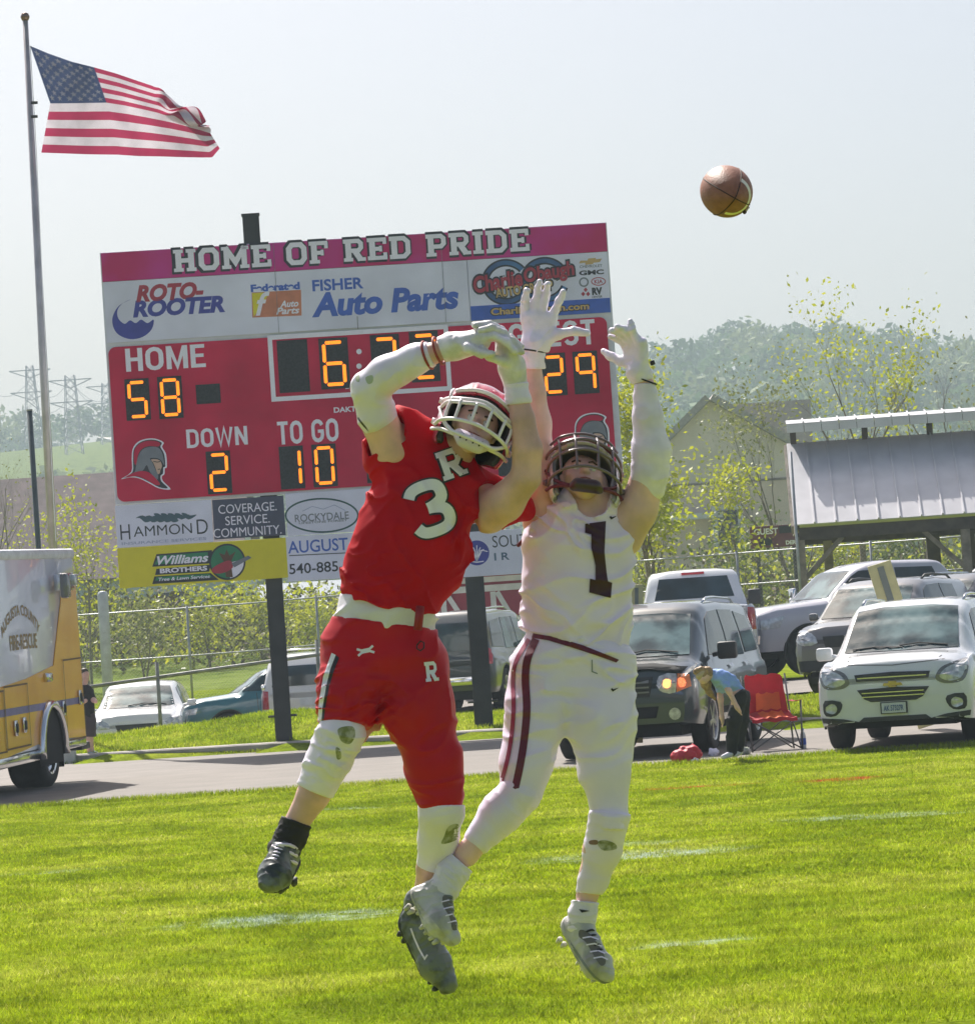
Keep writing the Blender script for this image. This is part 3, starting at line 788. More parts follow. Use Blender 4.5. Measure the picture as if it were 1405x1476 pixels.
def bpoly(name, pts, w, mat, parent=sb, smooth=0, holes=()):
    loops = [[bp(*p) for p in (smooth_loop(l, smooth) if smooth else l)] for l in [pts] + list(holes)]
    V, T = poly_tris(loops); return flat(name, V, T, w, mat, parent)
def bstroke(name, pts, wpx, w, mat, parent=sb, closed=False):
    V, T = stroke([bp(*p) for p in pts], wpx / S_B, closed); return flat(name, V, T, w, mat, parent)

C_mar = pm('scoreboard_maroon', (.60, .022, .075), spec=.12, rough=.7, var=.22, scale=.8, detail=8)
C_mag = pm('header_magenta', (.58, .05, .33), spec=.12, rough=.6, var=.1, scale=.8, col2=(.54, .03, .15))
C_adw = pm('advert_white', (.76, .77, .92), spec=.15, rough=.6, var=.12, scale=.9, detail=8)
C_lw = pm('letter_white', (.88, .86, .96), spec=.15, rough=.6, var=.04)
C_red = pm('logo_red', (.42, .03, .06), rough=.5)
C_blue = pm('logo_blue', (.05, .06, .36), rough=.5)
C_blue2 = pm('logo_bright_blue', (.05, .13, .55), rough=.5)
C_navy = pm('advert_navy', (.065, .075, .13), rough=.5)
C_dk = pm('ink_dark', (.02, .025, .04), rough=.5)
C_yel = pm('advert_yellow', (.74, .66, .015), rough=.5, var=.04)
C_grn = pm('logo_green', (.02, .22, .1), rough=.5)
C_org = pm('logo_orange', (.62, .22, .12), rough=.5)
C_gold = pm('logo_gold', (.62, .42, .16), rough=.5)
C_gry = pm('logo_grey', (.2, .22, .26), rough=.5)
C_tan = pm('logo_tan', (.62, .42, .32), rough=.5)
C_mod = pm('digit_module', (.05, .055, .06), spec=.1, rough=.8, var=.25, scale=30)
C_lilac = pm('logo_lilac_line', (.4, .44, .62), rough=.5)
M_led = pm('amber_leds', (.9, .3, .02), rough=.6, emit=.95, ecol=(1, .21, .005), var=.4, scale=60)

# posts and cabinet
def post_at(px, py0, py1, wpx, Y, name='post', parent=sb):
    a, b = at(px[0], py0, Y), at(px[1], py1, Y); W = wpx * Y / FPX
    mb = MB(); L = b - a; zt = a.z; zb = hg(b.x, Y) - .3
    bot = a + L * ((zb - a.z) / L.z); mid = Vector((0, 0, 0))
    inv = Matrix.Rotation(-BYAW, 3, 'Z')
    p0, p1 = inv @ (a - BO), inv @ (bot - BO)
    x = (p0.x + p1.x) / 2
    # I-beam section
    h = p0.z - p1.z; zc = (p0.z + p1.z) / 2; y = .22
    mb.box((x, y - .13, zc), (W, .02, h)); mb.box((x, y + .13, zc), (W, .02, h)); mb.box((x, y, zc), (.02, .239, h - .01))
    mb.box((x, y, p0.z + .012), (W + .03, .3, .02))
    for sx_ in (-1, 1):
        mb.tube([(x + sx_ * (W / 2 + .1), y - .1, p1.z + .72), (x, y - .1, p1.z + .72)], .02, 6)
    return mb.build(name, M_steel_post, parent)
post_at((363, 408), 307, 1078, 24, YB)
post_at((656, 704), 440, 1058, 26, YB)
mb = MB(); u0 = 0.0; u1 = BW
mb.box(((u0 + u1) / 2, .045, (VT + bp(168, 727)[1]) / 2), (u1 - u0 + .02, .08, VT - bp(168, 727)[1] + .02), bev=.01)
mb.build('cabinet', pm('cabinet_white', (.7, .73, .8), rough=.5, var=.06), sb)
header = bbox_panel('header_panel', 146, 366, 875, 367, .006, .03, C_mag)
# header: rebuild with proper corners
bpy.data.objects.remove(header)
u_a, v_a = bp(145, 365); u_b, v_b = bp(148, 407)
def uvbox(name, u0, u1, v0, v1, w0, w1, mat, parent=sb, bev=0):
    mb = MB(); mb.box(((u0 + u1) / 2, -(w0 + w1) / 2, (v0 + v1) / 2), (u1 - u0, w1 - w0, v1 - v0), bev=bev); return mb.build(name, mat, parent)
header = uvbox('header_panel', .01, BW - .01, v_b + .004, VT - .01, .0, .035, C_mag)
btext('HOME OF RED PRIDE', 507, 361, 522, 40, .037, C_dk, header, slab=True, grow=.13)
btext('HOME OF RED PRIDE', 507, 361, 516, 34, .042, C_lw, header, slab=True)
v_c = bp(151, 495)[1]
uc = bp(676, 420)[0]
ad1 = uvbox('advert_panel', .02, uc - .01, v_c, v_b - .003, 0, .03, C_adw)
ad2 = uvbox('advert_panel', uc, BW - .02, v_c, v_b - .003, 0, .034, C_adw)
A = .032
# drain-service advert
btext('ROTO-', 245, 421, 98, 25, A, C_red, ad1, bold=.05, shear=.25)
btext('ROOTER', 258, 442, 133, 25, A, C_blue, ad1, bold=.05, shear=.2)
bpoly('emblem', [(189, 432), (172, 441), (163, 457), (164, 472), (172, 483), (188, 489), (206, 486), (219, 475), (222, 461), (213, 466), (204, 461), (196, 466), (188, 462), (180, 467), (171, 459), (170, 447), (178, 437)], A, C_blue, ad1, smooth=4)
btext('Federated', 397, 414, 71, 11, A, C_blue2, ad1, bold=.05)
bpoly('emblem', [(363, 422), (434, 418), (435, 455), (364, 458)], A, C_org, ad1)
bpoly('emblem', [(363.5, 423), (389, 421.5), (378, 440), (366, 457)], A + .003, C_yel, ad1)
btext('f', 379, 438, 22, 34, A + .006, C_lw, ad1, bold=.02, shear=.3)
btext('Auto', 417, 438, 27, 10, A + .004, C_lw, ad1, bold=.03, shear=.3)
btext('Parts', 415, 448, 34, 10, A + .004, C_lw, ad1, bold=.03, shear=.3)
btext('FISHER', 487, 410, 74, 17, A, C_blue2, ad1, bold=.03)
btext('Auto Parts', 555, 434, 214, 36, A, C_blue2, ad1, bold=.045, shear=.18)
bstroke('seam_line', [(515, 456), (516, 474)], 1.2, A, C_gry, ad1)
# dealer advert
B_ = .036
for cx, cy in ((729, 407), (785, 404)):
    pts = [(cx + 30 * math.cos(a), cy + 28 * math.sin(a)) for a in np.linspace(R(20), R(320), 40)]
    bstroke('ring', pts, 11, B_, C_dk, ad2); bstroke('ring', pts, 6, B_ + .003, pm('logo_steel_blue', (.07, .2, .42), rough=.4, col2=(.03, .07, .2), scale=2), ad2)
for s_, cx, cy, wd, hh in (('Charlie', 717, 406, 72, 27), ('Obaugh', 791, 395, 74, 30)):
    btext(s_, cx, cy, wd + 4, hh + 4, B_ + .006, C_dk, ad2, bold=.1, shear=.1, rot=.1)
    btext(s_, cx, cy, wd, hh - 2, B_ + .010, C_red, ad2, bold=.035, shear=.1, rot=.1)
btext('AUTO GROUP', 755, 417, 88, 18, B_ + .006, C_dk, ad2, bold=.09, rot=.08)
btext('AUTO GROUP', 755, 417, 84, 14, B_ + .013, C_gold, ad2, bold=.03, rot=.08)
u0, v0 = bp(676, 446); 
stripe = uvbox('web_strip', uc + .004, BW - .024, bp(676, 463)[1], bp(676, 442)[1], .034, .038, C_blue2, ad2)
btext('CharlieObaugh.com', 778, 447, 146, 16, .041, C_dk, ad2, bold=.08)
btext('CharlieObaugh.com', 778, 447, 143, 13, .045, C_gold, ad2, bold=.03)
bpoly('emblem', [(836, 376), (846, 376), (847, 373), (858, 372), (858, 374), (867, 373), (864, 378), (855, 379), (854, 381), (843, 382), (843, 379), (834, 380)], B_, C_gold, ad2)
btext('CHEVROLET', 851, 384, 33, 4, B_, C_gry, ad2); btext('GMC', 852, 393, 36, 7, B_, C_dk, ad2, bold=.04)
bstroke('emblem', [(841 + 6 * math.cos(a), 407 + 6 * math.sin(a)) for a in np.linspace(0, 6.0, 16)], 2.2, B_, C_gry, ad2, True)
bstroke('emblem', [(862 + 10 * math.cos(a), 406 + 5.5 * math.sin(a)) for a in np.linspace(0, 6.1, 20)], 1.3, B_, C_red, ad2, True)
btext('KIA', 862, 406, 12, 6, B_, C_red, ad2, bold=.02)
for dx, dy in ((0, -3), (-3.5, 3), (3.5, 3)): bpoly('emblem', [(843.5 + dx, 421 + dy - 3.5), (843.5 + dx + 3, 421 + dy), (843.5 + dx, 421 + dy + 3.5), (843.5 + dx - 3, 421 + dy)], B_, C_red, ad2)
btext('RV', 860, 420, 15, 11, B_, C_dk, ad2, bold=.06); btext('CENTER', 860, 428, 15, 3, B_, C_dk, ad2)

for u_ in (BW * .34, BW * .67): uvbox('panel_joint', u_, u_ + .006, v_c, VT - .02, -.01, .0385, C_gry)
# main face
def rrect(px0, py0, px1, py1, r, n=5):
    """rounded rectangle in board units"""
    a0 = bp(px0, py0); a1 = bp(px1, py1); u0, v1 = a0; u1, v0 = a1; out = []
    for (cx, cy, s) in ((u1 - r, v1 - r, 0), (u0 + r, v1 - r, 90), (u0 + r, v0 + r, 180), (u1 - r, v0 + r, 270)):
        for k in range(n + 1): a = R(s + 90 * k / n); out.append((cx + r * math.cos(a), cy + r * math.sin(a)))
    return out
ua, va = bp(158, 501); ub = BW - .1; vb_ = bp(168, 724)[1]
loop = []
for (cx, cy, s) in ((ub - .12, va - .12, 0), (ua + .1, va - .12, 90), (ua + .1, vb_ + .12, 180), (ub - .12, vb_ + .12, 270)):
    for k in range(7): a = R(s + 15 * k); loop.append((cx + .12 * math.cos(a), cy + .12 * math.sin(a)))
V, T = poly_tris([loop]); P3 = [Vector((v.x, -.03, v.y)) for v in V]
P3, F3 = slab_solid(P3, [t if (P3[t[1]] - P3[t[0]]).cross(P3[t[2]] - P3[t[0]]).y < 0 else tuple(reversed(t)) for t in T], Vector((0, 1, 0)), .027)
face = mesh('score_face', P3, F3, C_mar, sb)
# clock surround
uq0, vq0 = bp(389, 487); uq1, vq1 = bp(648, 560)
V, T = stroke([(uq0, vq0), (uq1, vq0), (uq1, vq1), (uq0, vq1)], .075, True); flat('clock_border', V, T, .036, C_lw, face)
def digit(px, py, wpx, hpx, segs, parent=face, lw=4.5, label=None):
    """dark module with lit bars; centre, module size in picture pixels"""
    cu, cv = bp(px, py); W, H = wpx / S_B, hpx / S_B
    m_ = uvbox('digit_panel', cu - W / 2, cu + W / 2, cv - H / 2, cv + H / 2, .03, .042, C_mod, parent, bev=.004)
    a, b = W * .33, H * .41; sl = .02; t = lw / S_B
    seg = {'a': ((-a, b), (a, b)), 'g': ((-a, 0), (a, 0)), 'd': ((-a, -b), (a, -b)), 'f': ((-a, b), (-a, 0)), 'b': ((a, b), (a, 0)), 'e': ((-a, 0), (-a, -b)), 'c': ((a, 0), (a, -b))}
    for k, (p, q) in enumerate((seg[s_] for s_ in segs)):
        p, q = Vector(p), Vector(q); d = (q - p).normalized(); p = p + d * t * .35; q = q - d * t * .35; nn = Vector((-d.y, d.x)) * t / 2
        pts = [p, p + d * t * .3 + nn, q - d * t * .3 + nn, q, q - d * t * .3 - nn, p + d * t * .3 - nn]
        V = [Vector((cu + v.x, cv + v.y, 0)) for v in pts]; flat('lit_segment', V, [(0, 1, 2, 3, 4, 5)] if False else [(0, 1, 5), (1, 2, 5), (2, 4, 5), (2, 3, 4)], .046, M_led, m_)
D = {'0': 'abcdef', '1': 'bc', '2': 'abged', '5': 'afgcd', '6': 'afgecd', '8': 'abcdefg', '9': 'abcdfg', ' ': ''}
D['9'] = 'abfgc'; D['6'] = 'afgecd'
btext('HOME', 239, 517, 115, 36, .033, C_lw, face, sans=True)
digit(199, 576, 35, 60, D['5']); digit(246, 573, 35, 61, D['8'])
bbq = uvbox('digit_panel', bp(283, 568)[0], bp(318, 568)[0], bp(300, 582)[1], bp(300, 554)[1], .03, .042, C_mod, face, bev=.004)
digit(423, 528, 44, 76, ''); digit(482, 524, 42, 74, D['6'], lw=5); digit(556, 519, 42, 74, D['2'], lw=5); digit(612, 514, 42, 74, D['2'], lw=5)
for py in (507, 528):
    cu, cv = bp(517.5, py); V = [Vector((cu, cv, 0))] + [Vector((cu + .045 * math.cos(a), cv + .045 * math.sin(a), 0)) for a in np.linspace(0, 2 * math.pi, 13)[:-1]]
    flat('clock_dot', V, [(0, i, i % 12 + 1) for i in range(1, 13)], .035, C_lw, face)
bpoly('clock_dot', [(498, 558), (503, 557.7), (503, 560.5), (498, 560.8)], .037, C_lw, face)
btext('DAKTRONICS', 519, 589, 76, 8, .034, C_lw, face, bold=.03)
btext('GUEST', 795, 482, 126, 37, .033, C_lw, face, sans=True)
digit(798, 540, 36, 62, D['2']); digit(844, 537, 36, 62, D['9'])
digit(740, 560, 30, 28, '')
btext('DOWN', 313, 630, 88, 33, .033, C_lw, face, sans=True); btext('TO GO', 444, 622, 88, 34, .033, C_lw, face, sans=True)
digit(316, 681, 35, 62, D['2']); digit(421, 674, 35, 62, D['1']); digit(468, 671, 35, 62, D['0'])
digit(545, 665, 35, 62, D['2']); digit(734, 655, 35, 62, D['1'])
def helmet_emblem(ox, oy):
    def z(pts): return [(130 + x / 3.5125 + ox, 580 + y / 3.5125 + oy) for x, y in pts]
    bpoly('emblem', z([(157, 389), (210, 352), (212, 290), (216, 238), (240, 203), (280, 186), (330, 184), (374, 203), (366, 226), (386, 262), (390, 328), (380, 334), (378, 364), (366, 374), (370, 398), (410, 441), (350, 436), (300, 410), (250, 386), (205, 380)]), .033, C_lw, face, 3)
    bpoly('emblem', z([(168, 385), (216, 354), (219, 290), (222, 242), (244, 210), (282, 192), (328, 190), (364, 205), (357, 226), (376, 262), (382, 322), (372, 330), (370, 360), (358, 372), (362, 400), (395, 434), (350, 430), (302, 404), (250, 380), (205, 374)]), .0345, C_dk, face, 3)
    bpoly('emblem', z([(224, 300), (226, 244), (248, 213), (284, 197), (326, 195), (356, 207), (346, 224), (300, 222), (264, 236), (244, 268), (234, 318)]), .036, C_mar, face, 3)
    bpoly('emblem', z([(230, 345), (242, 282), (266, 240), (304, 226), (346, 230), (368, 262), (377, 318), (362, 296), (340, 283), (304, 284), (316, 302), (332, 340), (346, 366), (340, 392), (304, 352), (288, 318), (268, 346), (222, 366)]), .0375, C_gry, face, 3)
    bpoly('emblem', z([(178, 382), (218, 358), (262, 348), (300, 356), (336, 388), (356, 416), (330, 418), (286, 392), (236, 374)]), .039, C_mar, face, 3)
    bpoly('emblem', z([(310, 289), (342, 289), (360, 302), (365, 326), (357, 344), (355, 358), (344, 364), (332, 332), (320, 304)]), .0405, C_tan, face, 2)
    bstroke('emblem', z([(322, 300), (342, 303), (356, 300)]), 1.2, .042, C_dk, face); bstroke('emblem', z([(344, 340), (356, 338)]), 1.1, .042, C_dk, face)
helmet_emblem(0, 0); helmet_emblem(637, -37)

# lower adverts (each panel hangs under the cabinet)
def lower(px0, pyt, px1, pyb, mat, w=.03):
    u0 = bp(px0, pyt)[0]; u1 = bp(px1, pyt)[0]; v1 = bp(px0, pyt)[1]; v0 = bp(px0, pyb)[1]
    return uvbox('advert_panel', u0, u1, v0, v1, 0, w, mat, sb, bev=.004)
p = lower(166, 729, 305, 790, C_adw)
btext('H', 181, 767, 14, 22, .032, C_dk, p, bold=-.005); btext('AMMON', 235, 764, 84, 15, .032, C_dk, p, bold=-.003); btext('D', 292, 759, 16, 21, .032, C_dk, p, bold=-.005)
btext('INSURANCE SERVICES', 237, 780, 122, 4, .032, C_lilac, p)
for k in range(5):
    x = 196 + k * 10
    bpoly('emblem', [(x, 747), (x + 10, 743), (x + 22, 750), (x + 14, 753), (x + 6, 747)], .032 + .0005 * k, pm('logo_slate', (.06, .12, .16), rough=.5), p, 3)
    bpoly('emblem', [(x + 26, 741 - (k == 4)), (x + 36, 749), (x + 48, 742), (x + 38, 743), (x + 32, 740)], .032 + .0005 * k, pm('logo_slate', (.06, .12, .16)), p, 3)
p = lower(306, 721, 409, 778, C_navy, .033)
for s_, y_, w_ in (('COVERAGE.', 732, 84), ('SERVICE.', 749, 64), ('COMMUNITY.', 766, 98)): btext(s_, 357, y_, w_, 13, .035, C_lw, p, bold=.0)
p = lower(411, 712, 746, 773, C_adw)
bstroke('emblem', [(464 + 52 * math.cos(a), 743 + 24 * math.sin(a)) for a in np.linspace(0, 2 * math.pi, 49)[:-1]], 2.4, .032, pm('logo_teal_ink', (.02, .09, .09)), p, True)
btext('ROCKYDALE', 464, 745, 78, 11, .032, C_gry, p, bold=.01); btext('LIFESTONE FOREST', 466, 752, 70, 3, .032, C_gry, p)
bstroke('emblem', [(436, 737), (450, 730), (466, 734), (482, 728), (498, 736)], 1, .032, C_lilac, p)
p2 = lower(411, 774, 560, 839, C_adw, .031)
btext('AUGUSTA', 466, 786, 102, 18, .033, C_blue2, p2, bold=.01); bstroke('rule_line', [(417, 801), (520, 796)], 1.3, .033, C_dk, p2); btext('540-885-', 456, 818, 78, 15, .033, C_dk, p2, bold=.01)
bb = lower(169.5, 790.5, 413, 848.5, C_yel, .034)
bpoly('emblem', [(226, 799), (306, 793), (306, 812), (220, 817)], .036, C_dk, bb); bpoly('emblem', [(229, 801), (300, 796), (300, 808), (223, 814)], .0375, C_grn, bb)
btext('Williams', 264, 806, 74, 13, .040, C_lw, bb, bold=.03, shear=.3)
bpoly('emblem', [(226, 820), (304, 814), (302, 824), (224, 829)], .036, C_dk, bb); btext('BROTHERS', 265, 821, 68, 7, .038, C_lw, bb, bold=.04)
bpoly('emblem', [(223, 831), (304, 826), (316, 836), (220, 842)], .036, C_dk, bb); bpoly('emblem', [(226, 832), (302, 827), (306, 832), (224, 837)], .0375, C_grn, bb); btext('Tree & Lawn Services', 266, 833, 74, 5, .039, C_lw, bb, shear=.2)
bstroke('emblem', [(328 + 25 * math.cos(a), 810 + 25 * math.sin(a)) for a in np.linspace(0, 2 * math.pi, 33)[:-1]], 2.5, .0385, C_dk, bb, True)
bpoly('emblem', [(328 + 24 * math.cos(a), 810 + 24 * math.sin(a)) for a in np.linspace(0, 2 * math.pi, 33)[:-1]], .0375, C_grn, bb)
bpoly('emblem', [(328 + 24 * math.cos(a), 810 + 24 * math.sin(a)) for a in np.linspace(R(-10), R(80), 9)] + [(328, 812)], .0385, C_lw, bb)
bpoly('emblem', [(326, 832), (324, 812), (316, 797), (324, 800), (327, 792), (331, 801), (340, 795), (333, 810), (336, 832)], .040, pm('logo_brown', (.12, .06, .03)), bb)
bpoly('emblem', [(306, 820), (318, 812), (332, 808), (336, 818), (322, 826), (308, 826)], .0415, C_red, bb, 3)
bpoly('emblem', [(334, 812), (358, 801), (363, 804), (338, 818)], .043, C_gry, bb)
p = lower(565, 774, 752, 839, C_adw, .029)
cx, cy = 687, 797
bpoly('emblem', [(cx + 18 * math.cos(a), cy + 18 * math.sin(a)) for a in np.linspace(0, 2 * math.pi, 33)[:-1]], .031, C_blue, p)
for k in range(-3, 4): bstroke('emblem', [(cx, cy + 12), (cx + k * 2.5, cy - 2 - 2 * abs(k) * .3), (cx + k * 5.2, cy - 11 + abs(k) * 3)], 1.3, .0325, C_lw, p)
bstroke('emblem', [(cx - 10, cy + 12), (cx, cy + 13.5), (cx + 10, cy + 12)], 1.6, .033, C_lw, p)
btext('SOUTH', 741, 779, 64, 17, .031, C_dk, p, bold=-.005); btext('I R', 723, 802, 22, 11, .031, pm('ink_slate_blue', (.08, .15, .25)), p); btext('RIVER', 640, 790, 40, 10, .031, C_dk, p)

# ------------------------------------------------------------ flagpole, flag
Yf = 62.0
def slim_pole(name, label, px0, py0, px1, py1, Y, r0, r1, mat, cat):
    a, b = at(px0, py0, Y), at(px1, py1, Y); zb = hg(b.x, Y) - .1; bot = a + (b - a) * ((zb - a.z) / (b.z - a.z))
    t = thing(name, label, cat, bot); return t, a, bot
pole, a, bot = slim_pole('flagpole', 'tall pale metal flagpole with a ball on top, flying the flag', 37, 30, 78, 810, Yf, .03, .06, M_galv, 'flagpole')
M_pole = pm('pole_aluminium', (.5, .46, .48), rough=.35, metal=.5, var=.15, scale=3)
MB().tube([bot, bot + (a - bot) * .5, a], [.085, .075, .05], 12).build('shaft', M_pole, pole, True, world=True)
MB().lathe([(0, -.085), (.06, -.06), (.085, 0), (.06, .06), (0, .085)], 14, M=Matrix.Translation(a + Vector((0, 0, .07)))).build('ball_finial', pm('finial_bronze', (.25, .16, .12), rough=.3, metal=.8), pole, True, world=True)
hal = [at(44, 66, Yf - .1), at(49, 150, Yf - .1), at(53, 222, Yf - .1), at(62, 420, Yf - .1), at(81, 780, Yf - .1)]
MB().tube(hal, .008, 5).build('halyard', C_lw, pole, world=True)
for py in (148, 168): MB().box(at(50, py, Yf - .12), (.12, .05, .05), bev=.01).build('halyard_clip', M_black, pole, world=True)
# flag cloth
ctrl = {  # u: rows v=0, 7/13, 1
    0: ((44, 66), (73, 149), (60, 220)), .12: ((70, 77), (92, 149), (88, 221)), .25: ((104, 89), (122, 148.5), (128, 222.5)),
    .4: ((136, 97), (154, 148), (170, 223)), .52: ((168, 106), (180, 152), (200, 225)), .64: ((200, 117), (208, 158), (232, 225.5)),
    .76: ((230, 127), (238, 165), (262, 226.5)), .86: ((256, 144), (262, 172), (288, 227)), .94: ((278, 160), (286, 180), (306, 227)), 1: ((290, 172), (301, 188), (317, 214))}
us = sorted(ctrl); NU, NV = 90, 65
def flag_pt(u, v):
    j = [np.interp(u, us, [ctrl[k][r][c] for k in us]) for r in range(3) for c in range(2)]
    t, m_, b = np.array(j[0:2]), np.array(j[2:4]), np.array(j[4:6]); k = 7 / 13
    p = t + (m_ - t) * (v / k) if v < k else m_ + (b - m_) * ((v - k) / (1 - k))
    p = p + np.array((9 * (1 - (2 * v - 1) ** 2) * (1 - u) ** 3 * 0, 0))
    dep = .16 * math.sin(u * 9 + v * 2.2) * (u ** .5) + .05 * math.sin(u * 23 - v * 6) * u
    if u > .72 and v < .62:  # crumpled fly
        q = min(1, (u - .72) / .12) * min(1, (.62 - v) / .15)
        p = p + np.array((7 * math.sin(v * 22 + u * 14), 6 * math.sin(u * 38 + v * 9))) * q; dep += .22 * math.sin(u * 33 + v * 15) * q
    return p, dep
M_fred = pm('flag_red', (.36, .03, .09), rough=.8, var=.1, scale=3, trans=.42)
M_fwht = pm('flag_white', (.66, .60, .68), rough=.8, var=.15, scale=3, trans=.36)
M_fblu = pm('flag_blue', (.045, .065, .15), rough=.8, var=.15, scale=3, trans=.35)
V = []; F = []; I = []
for j in range(NV + 1):
    for i in range(NU + 1):
        (x, y), dp = flag_pt(i / NU, j / NV); V.append(at(x, y, Yf - .15 + dp))
for j in range(NV):
    s_ = j * 13 // NV
    for i in range(NU):
        F.append((j * (NU + 1) + i, j * (NU + 1) + i + 1, (j + 1) * (NU + 1) + i + 1, (j + 1) * (NU + 1) + i))
        I.append(2 if (i < NU * .4 and s_ < 7) else (0 if s_ % 2 == 0 else 1))
flag = thing('flag', 'red, white and blue striped flag with white stars streaming from the flagpole', 'flag', V[0])
mesh('cloth', V, F, parent=flag, world=True, mats=[M_fred, M_fwht, M_fblu], idx=I, smooth=True)
for r_ in range(9):
    for c_ in range(6 if r_ % 2 == 0 else 5):
        u = .4 * ((c_ * 2 + 1 + (r_ % 2)) / 12); v = 7 / 13 * (r_ + 1) / 10; pts = []
        for k in range(10):
            rr = (1 if k % 2 == 0 else .42) * .036; a_ = math.pi * k / 5
            (x, y), dp = flag_pt(max(0, u + rr * math.sin(a_) * .62), v - rr * math.cos(a_) * 1.0); pts.append(at(x, y, Yf - .165 + dp))
        (x, y), dp = flag_pt(u, v); pts.append(at(x, y, Yf - .165 + dp))
        mesh('star', pts, [(10, (k + 1) % 10, k) for k in range(10)], M_fwht, flag, world=True)

t, a, bot = slim_pole('utility_post', 'slim dark steel post standing left of the flagpole', 43, 592, 57, 806, 70, .1, .1, M_steel_post, 'post')
MB().tube([bot, a], .055, 10).build('shaft', pm('dark_green_steel', (.05, .07, .08), rough=.5), t, True, world=True)
MB().tube([a, a + Vector((0, 0, .03))], .062, 10).build('cap', M_galv, t, True, world=True)

# ------------------------------------------------------------ fences
def chain_fence(name, label, P, h, posts, top=True, midrails=(), wire=.09, mat=M_galv, wires=True, group=None, pr=.03, two=True):
    """P: base polyline in world coordinates, posts every posts metres, h height"""
    root = thing(name, label, 'fence', P[0], 0, group)
    seg = []; L = 0
    for a, b in zip(P[:-1], P[1:]): seg.append((L, a, b)); L += (b - a).length
    def pt(s):
        for l, a, b in reversed(seg):
            if s >= l: return a + (b - a) * min(1, (s - l) / (b - a).length)
        return P[0]
    n = max(1, round(L / posts))
    for i in range(n + 1):
        p_ = pt(L * i / n); MB().tube([p_ - Vector((0, 0, .2)), p_ + Vector((0, 0, h + .06))], pr, 8).build('post', mat, root, True, world=True)
    for z in ([h] if top else []) + list(midrails):
        MB().tube([pt(L * i / (n * 2)) + Vector((0, 0, z)) for i in range(2 * n + 1)], pr * .72, 6).build('rail', mat, root, True, world=True)
    if wires:
        V = []; F = []; s = -h
        for sgn in (1, -1):
            s = -h
            while s < L:
                a0, a1 = s, s + h; z0, z1 = 0, h
                if a0 < 0: z0 = -a0; a0 = 0
                if a1 > L: z1 = h - (a1 - L); a1 = L
                if sgn < 0: z0, z1 = h - z0, h - z1
                pa, pb = pt(a0) + Vector((0, 0, z0)), pt(a1) + Vector((0, 0, z1)); k = len(V); r = .0022
                for q in (pa, pb): V += [q + Vector((0, -r, 0)), q + Vector((0, 0, r)), q + Vector((0, r, -r))]
                F += [(k, k + 1, k + 4, k + 3), (k + 1, k + 2, k + 5, k + 4), (k + 2, k, k + 3, k + 5)]; s += wire
        o = mesh('wire_mesh', V, F, mat, root, world=True); o['kind'] = 'stuff'
    return root
def G(x, y, dz=0): return Vector((x, y, hg(x, y) + dz))
def GP(px, Y, dz=0): x = at(px, 930, Y).x; return Vector((x, Y, hg(x, Y) + dz))
M_wire = pm('fence_wire', (.4, .42, .43), rough=.5, metal=.4)
chain_fence('chain_link_fence', 'tall chain-link fence across the slope behind the left cars', [GP(80, 88), GP(330, 88), GP(640, 90)], 2.35, 3.0, midrails=(1.15,))
chain_fence('chain_link_fence', 'tall chain-link fence behind the pickups and the shelter on the right', [GP(880, 84), GP(1200, 82), GP(1460, 80)], 2.5, 3.2, midrails=(1.75, .35))
# low pipe rail in front of the left cars
ra, rb = at(95, 995, 63.5), at(640, 918, 66.5)
pr = thing('pipe_rail_fence', 'single sloping grey pipe rail in front of the parked white car', 'fence', ra)
M_dg = pm('weathered_pipe', (.22, .22, .22), rough=.6, metal=.3, var=.3)
MB().tube([ra, (ra + rb) / 2, rb], .035, 8).build('rail', M_dg, pr, True, world=True)
for px in (223, 452):
    t_ = (px - 95) / 545; q = ra + (rb - ra) * t_; MB().tube([Vector((q.x, q.y, hg(q.x, q.y) - .3)), q + Vector((0, 0, .28))], .035, 8).build('post', M_dg, pr, True, world=True)
# thick pale post with rounded head
a, b = at(148, 852, 80), at(155, 982, 80); bp_ = thing('pale_post', 'thick pale round-topped post behind the roof of the parked white car', 'post', (b.x, 80, hg(b.x, 80)))
MB().tube([Vector((b.x, 80, hg(b.x, 80) - .2)), a - Vector((0, 0, .1)), a - Vector((0, 0, .02)), a], [.13, .125, .1, .04], 14).build('shaft', pm('pale_pole', (.5, .53, .56), rough=.5, var=.15), bp_, True, world=True)

# ------------------------------------------------------------ small far scoreboard
q = at(1117, 773, 96); s2 = thing('small_scoreboard', 'small maroon GUEST board on posts far behind the right fence', 'scoreboard', (q.x, 96, hg(q.x, 96)))
W = 1.32
mb = MB(); mb.box(q, (W * 1.05, .1, .6), bev=.01); bd = mb.build('board', pm('faded_maroon', (.16, .05, .07), rough=.6), s2, world=True)
for dx in (-.5, .5): MB().box((q.x + dx, 96.1, (q.z + hg(q.x, 96)) / 2 - .2), (.1, .08, q.z - hg(q.x, 96) + .4)).build('post', M_steel_post, s2, world=True)
V, T = text_tris('GUEST', .22, .008); V = [Vector((q.x - .26 + v.x, 95.93, q.z + .14 + v.y)) for v in V]; mesh('lettering', V, T, C_lw, s2, world=True)
V, T = text_tris('DER', .15, .008); V = [Vector((q.x + .4 + v.x, 95.93, q.z - .2 + v.y)) for v in V]; mesh('lettering', V, T, C_lw, s2, world=True)
for dx, dz in ((-.28, -.14), (.28, .17)): MB().box((q.x + dx, 95.94, q.z + dz), (.34, .02, .2)).build('digit_panel', C_mod, s2, world=True)

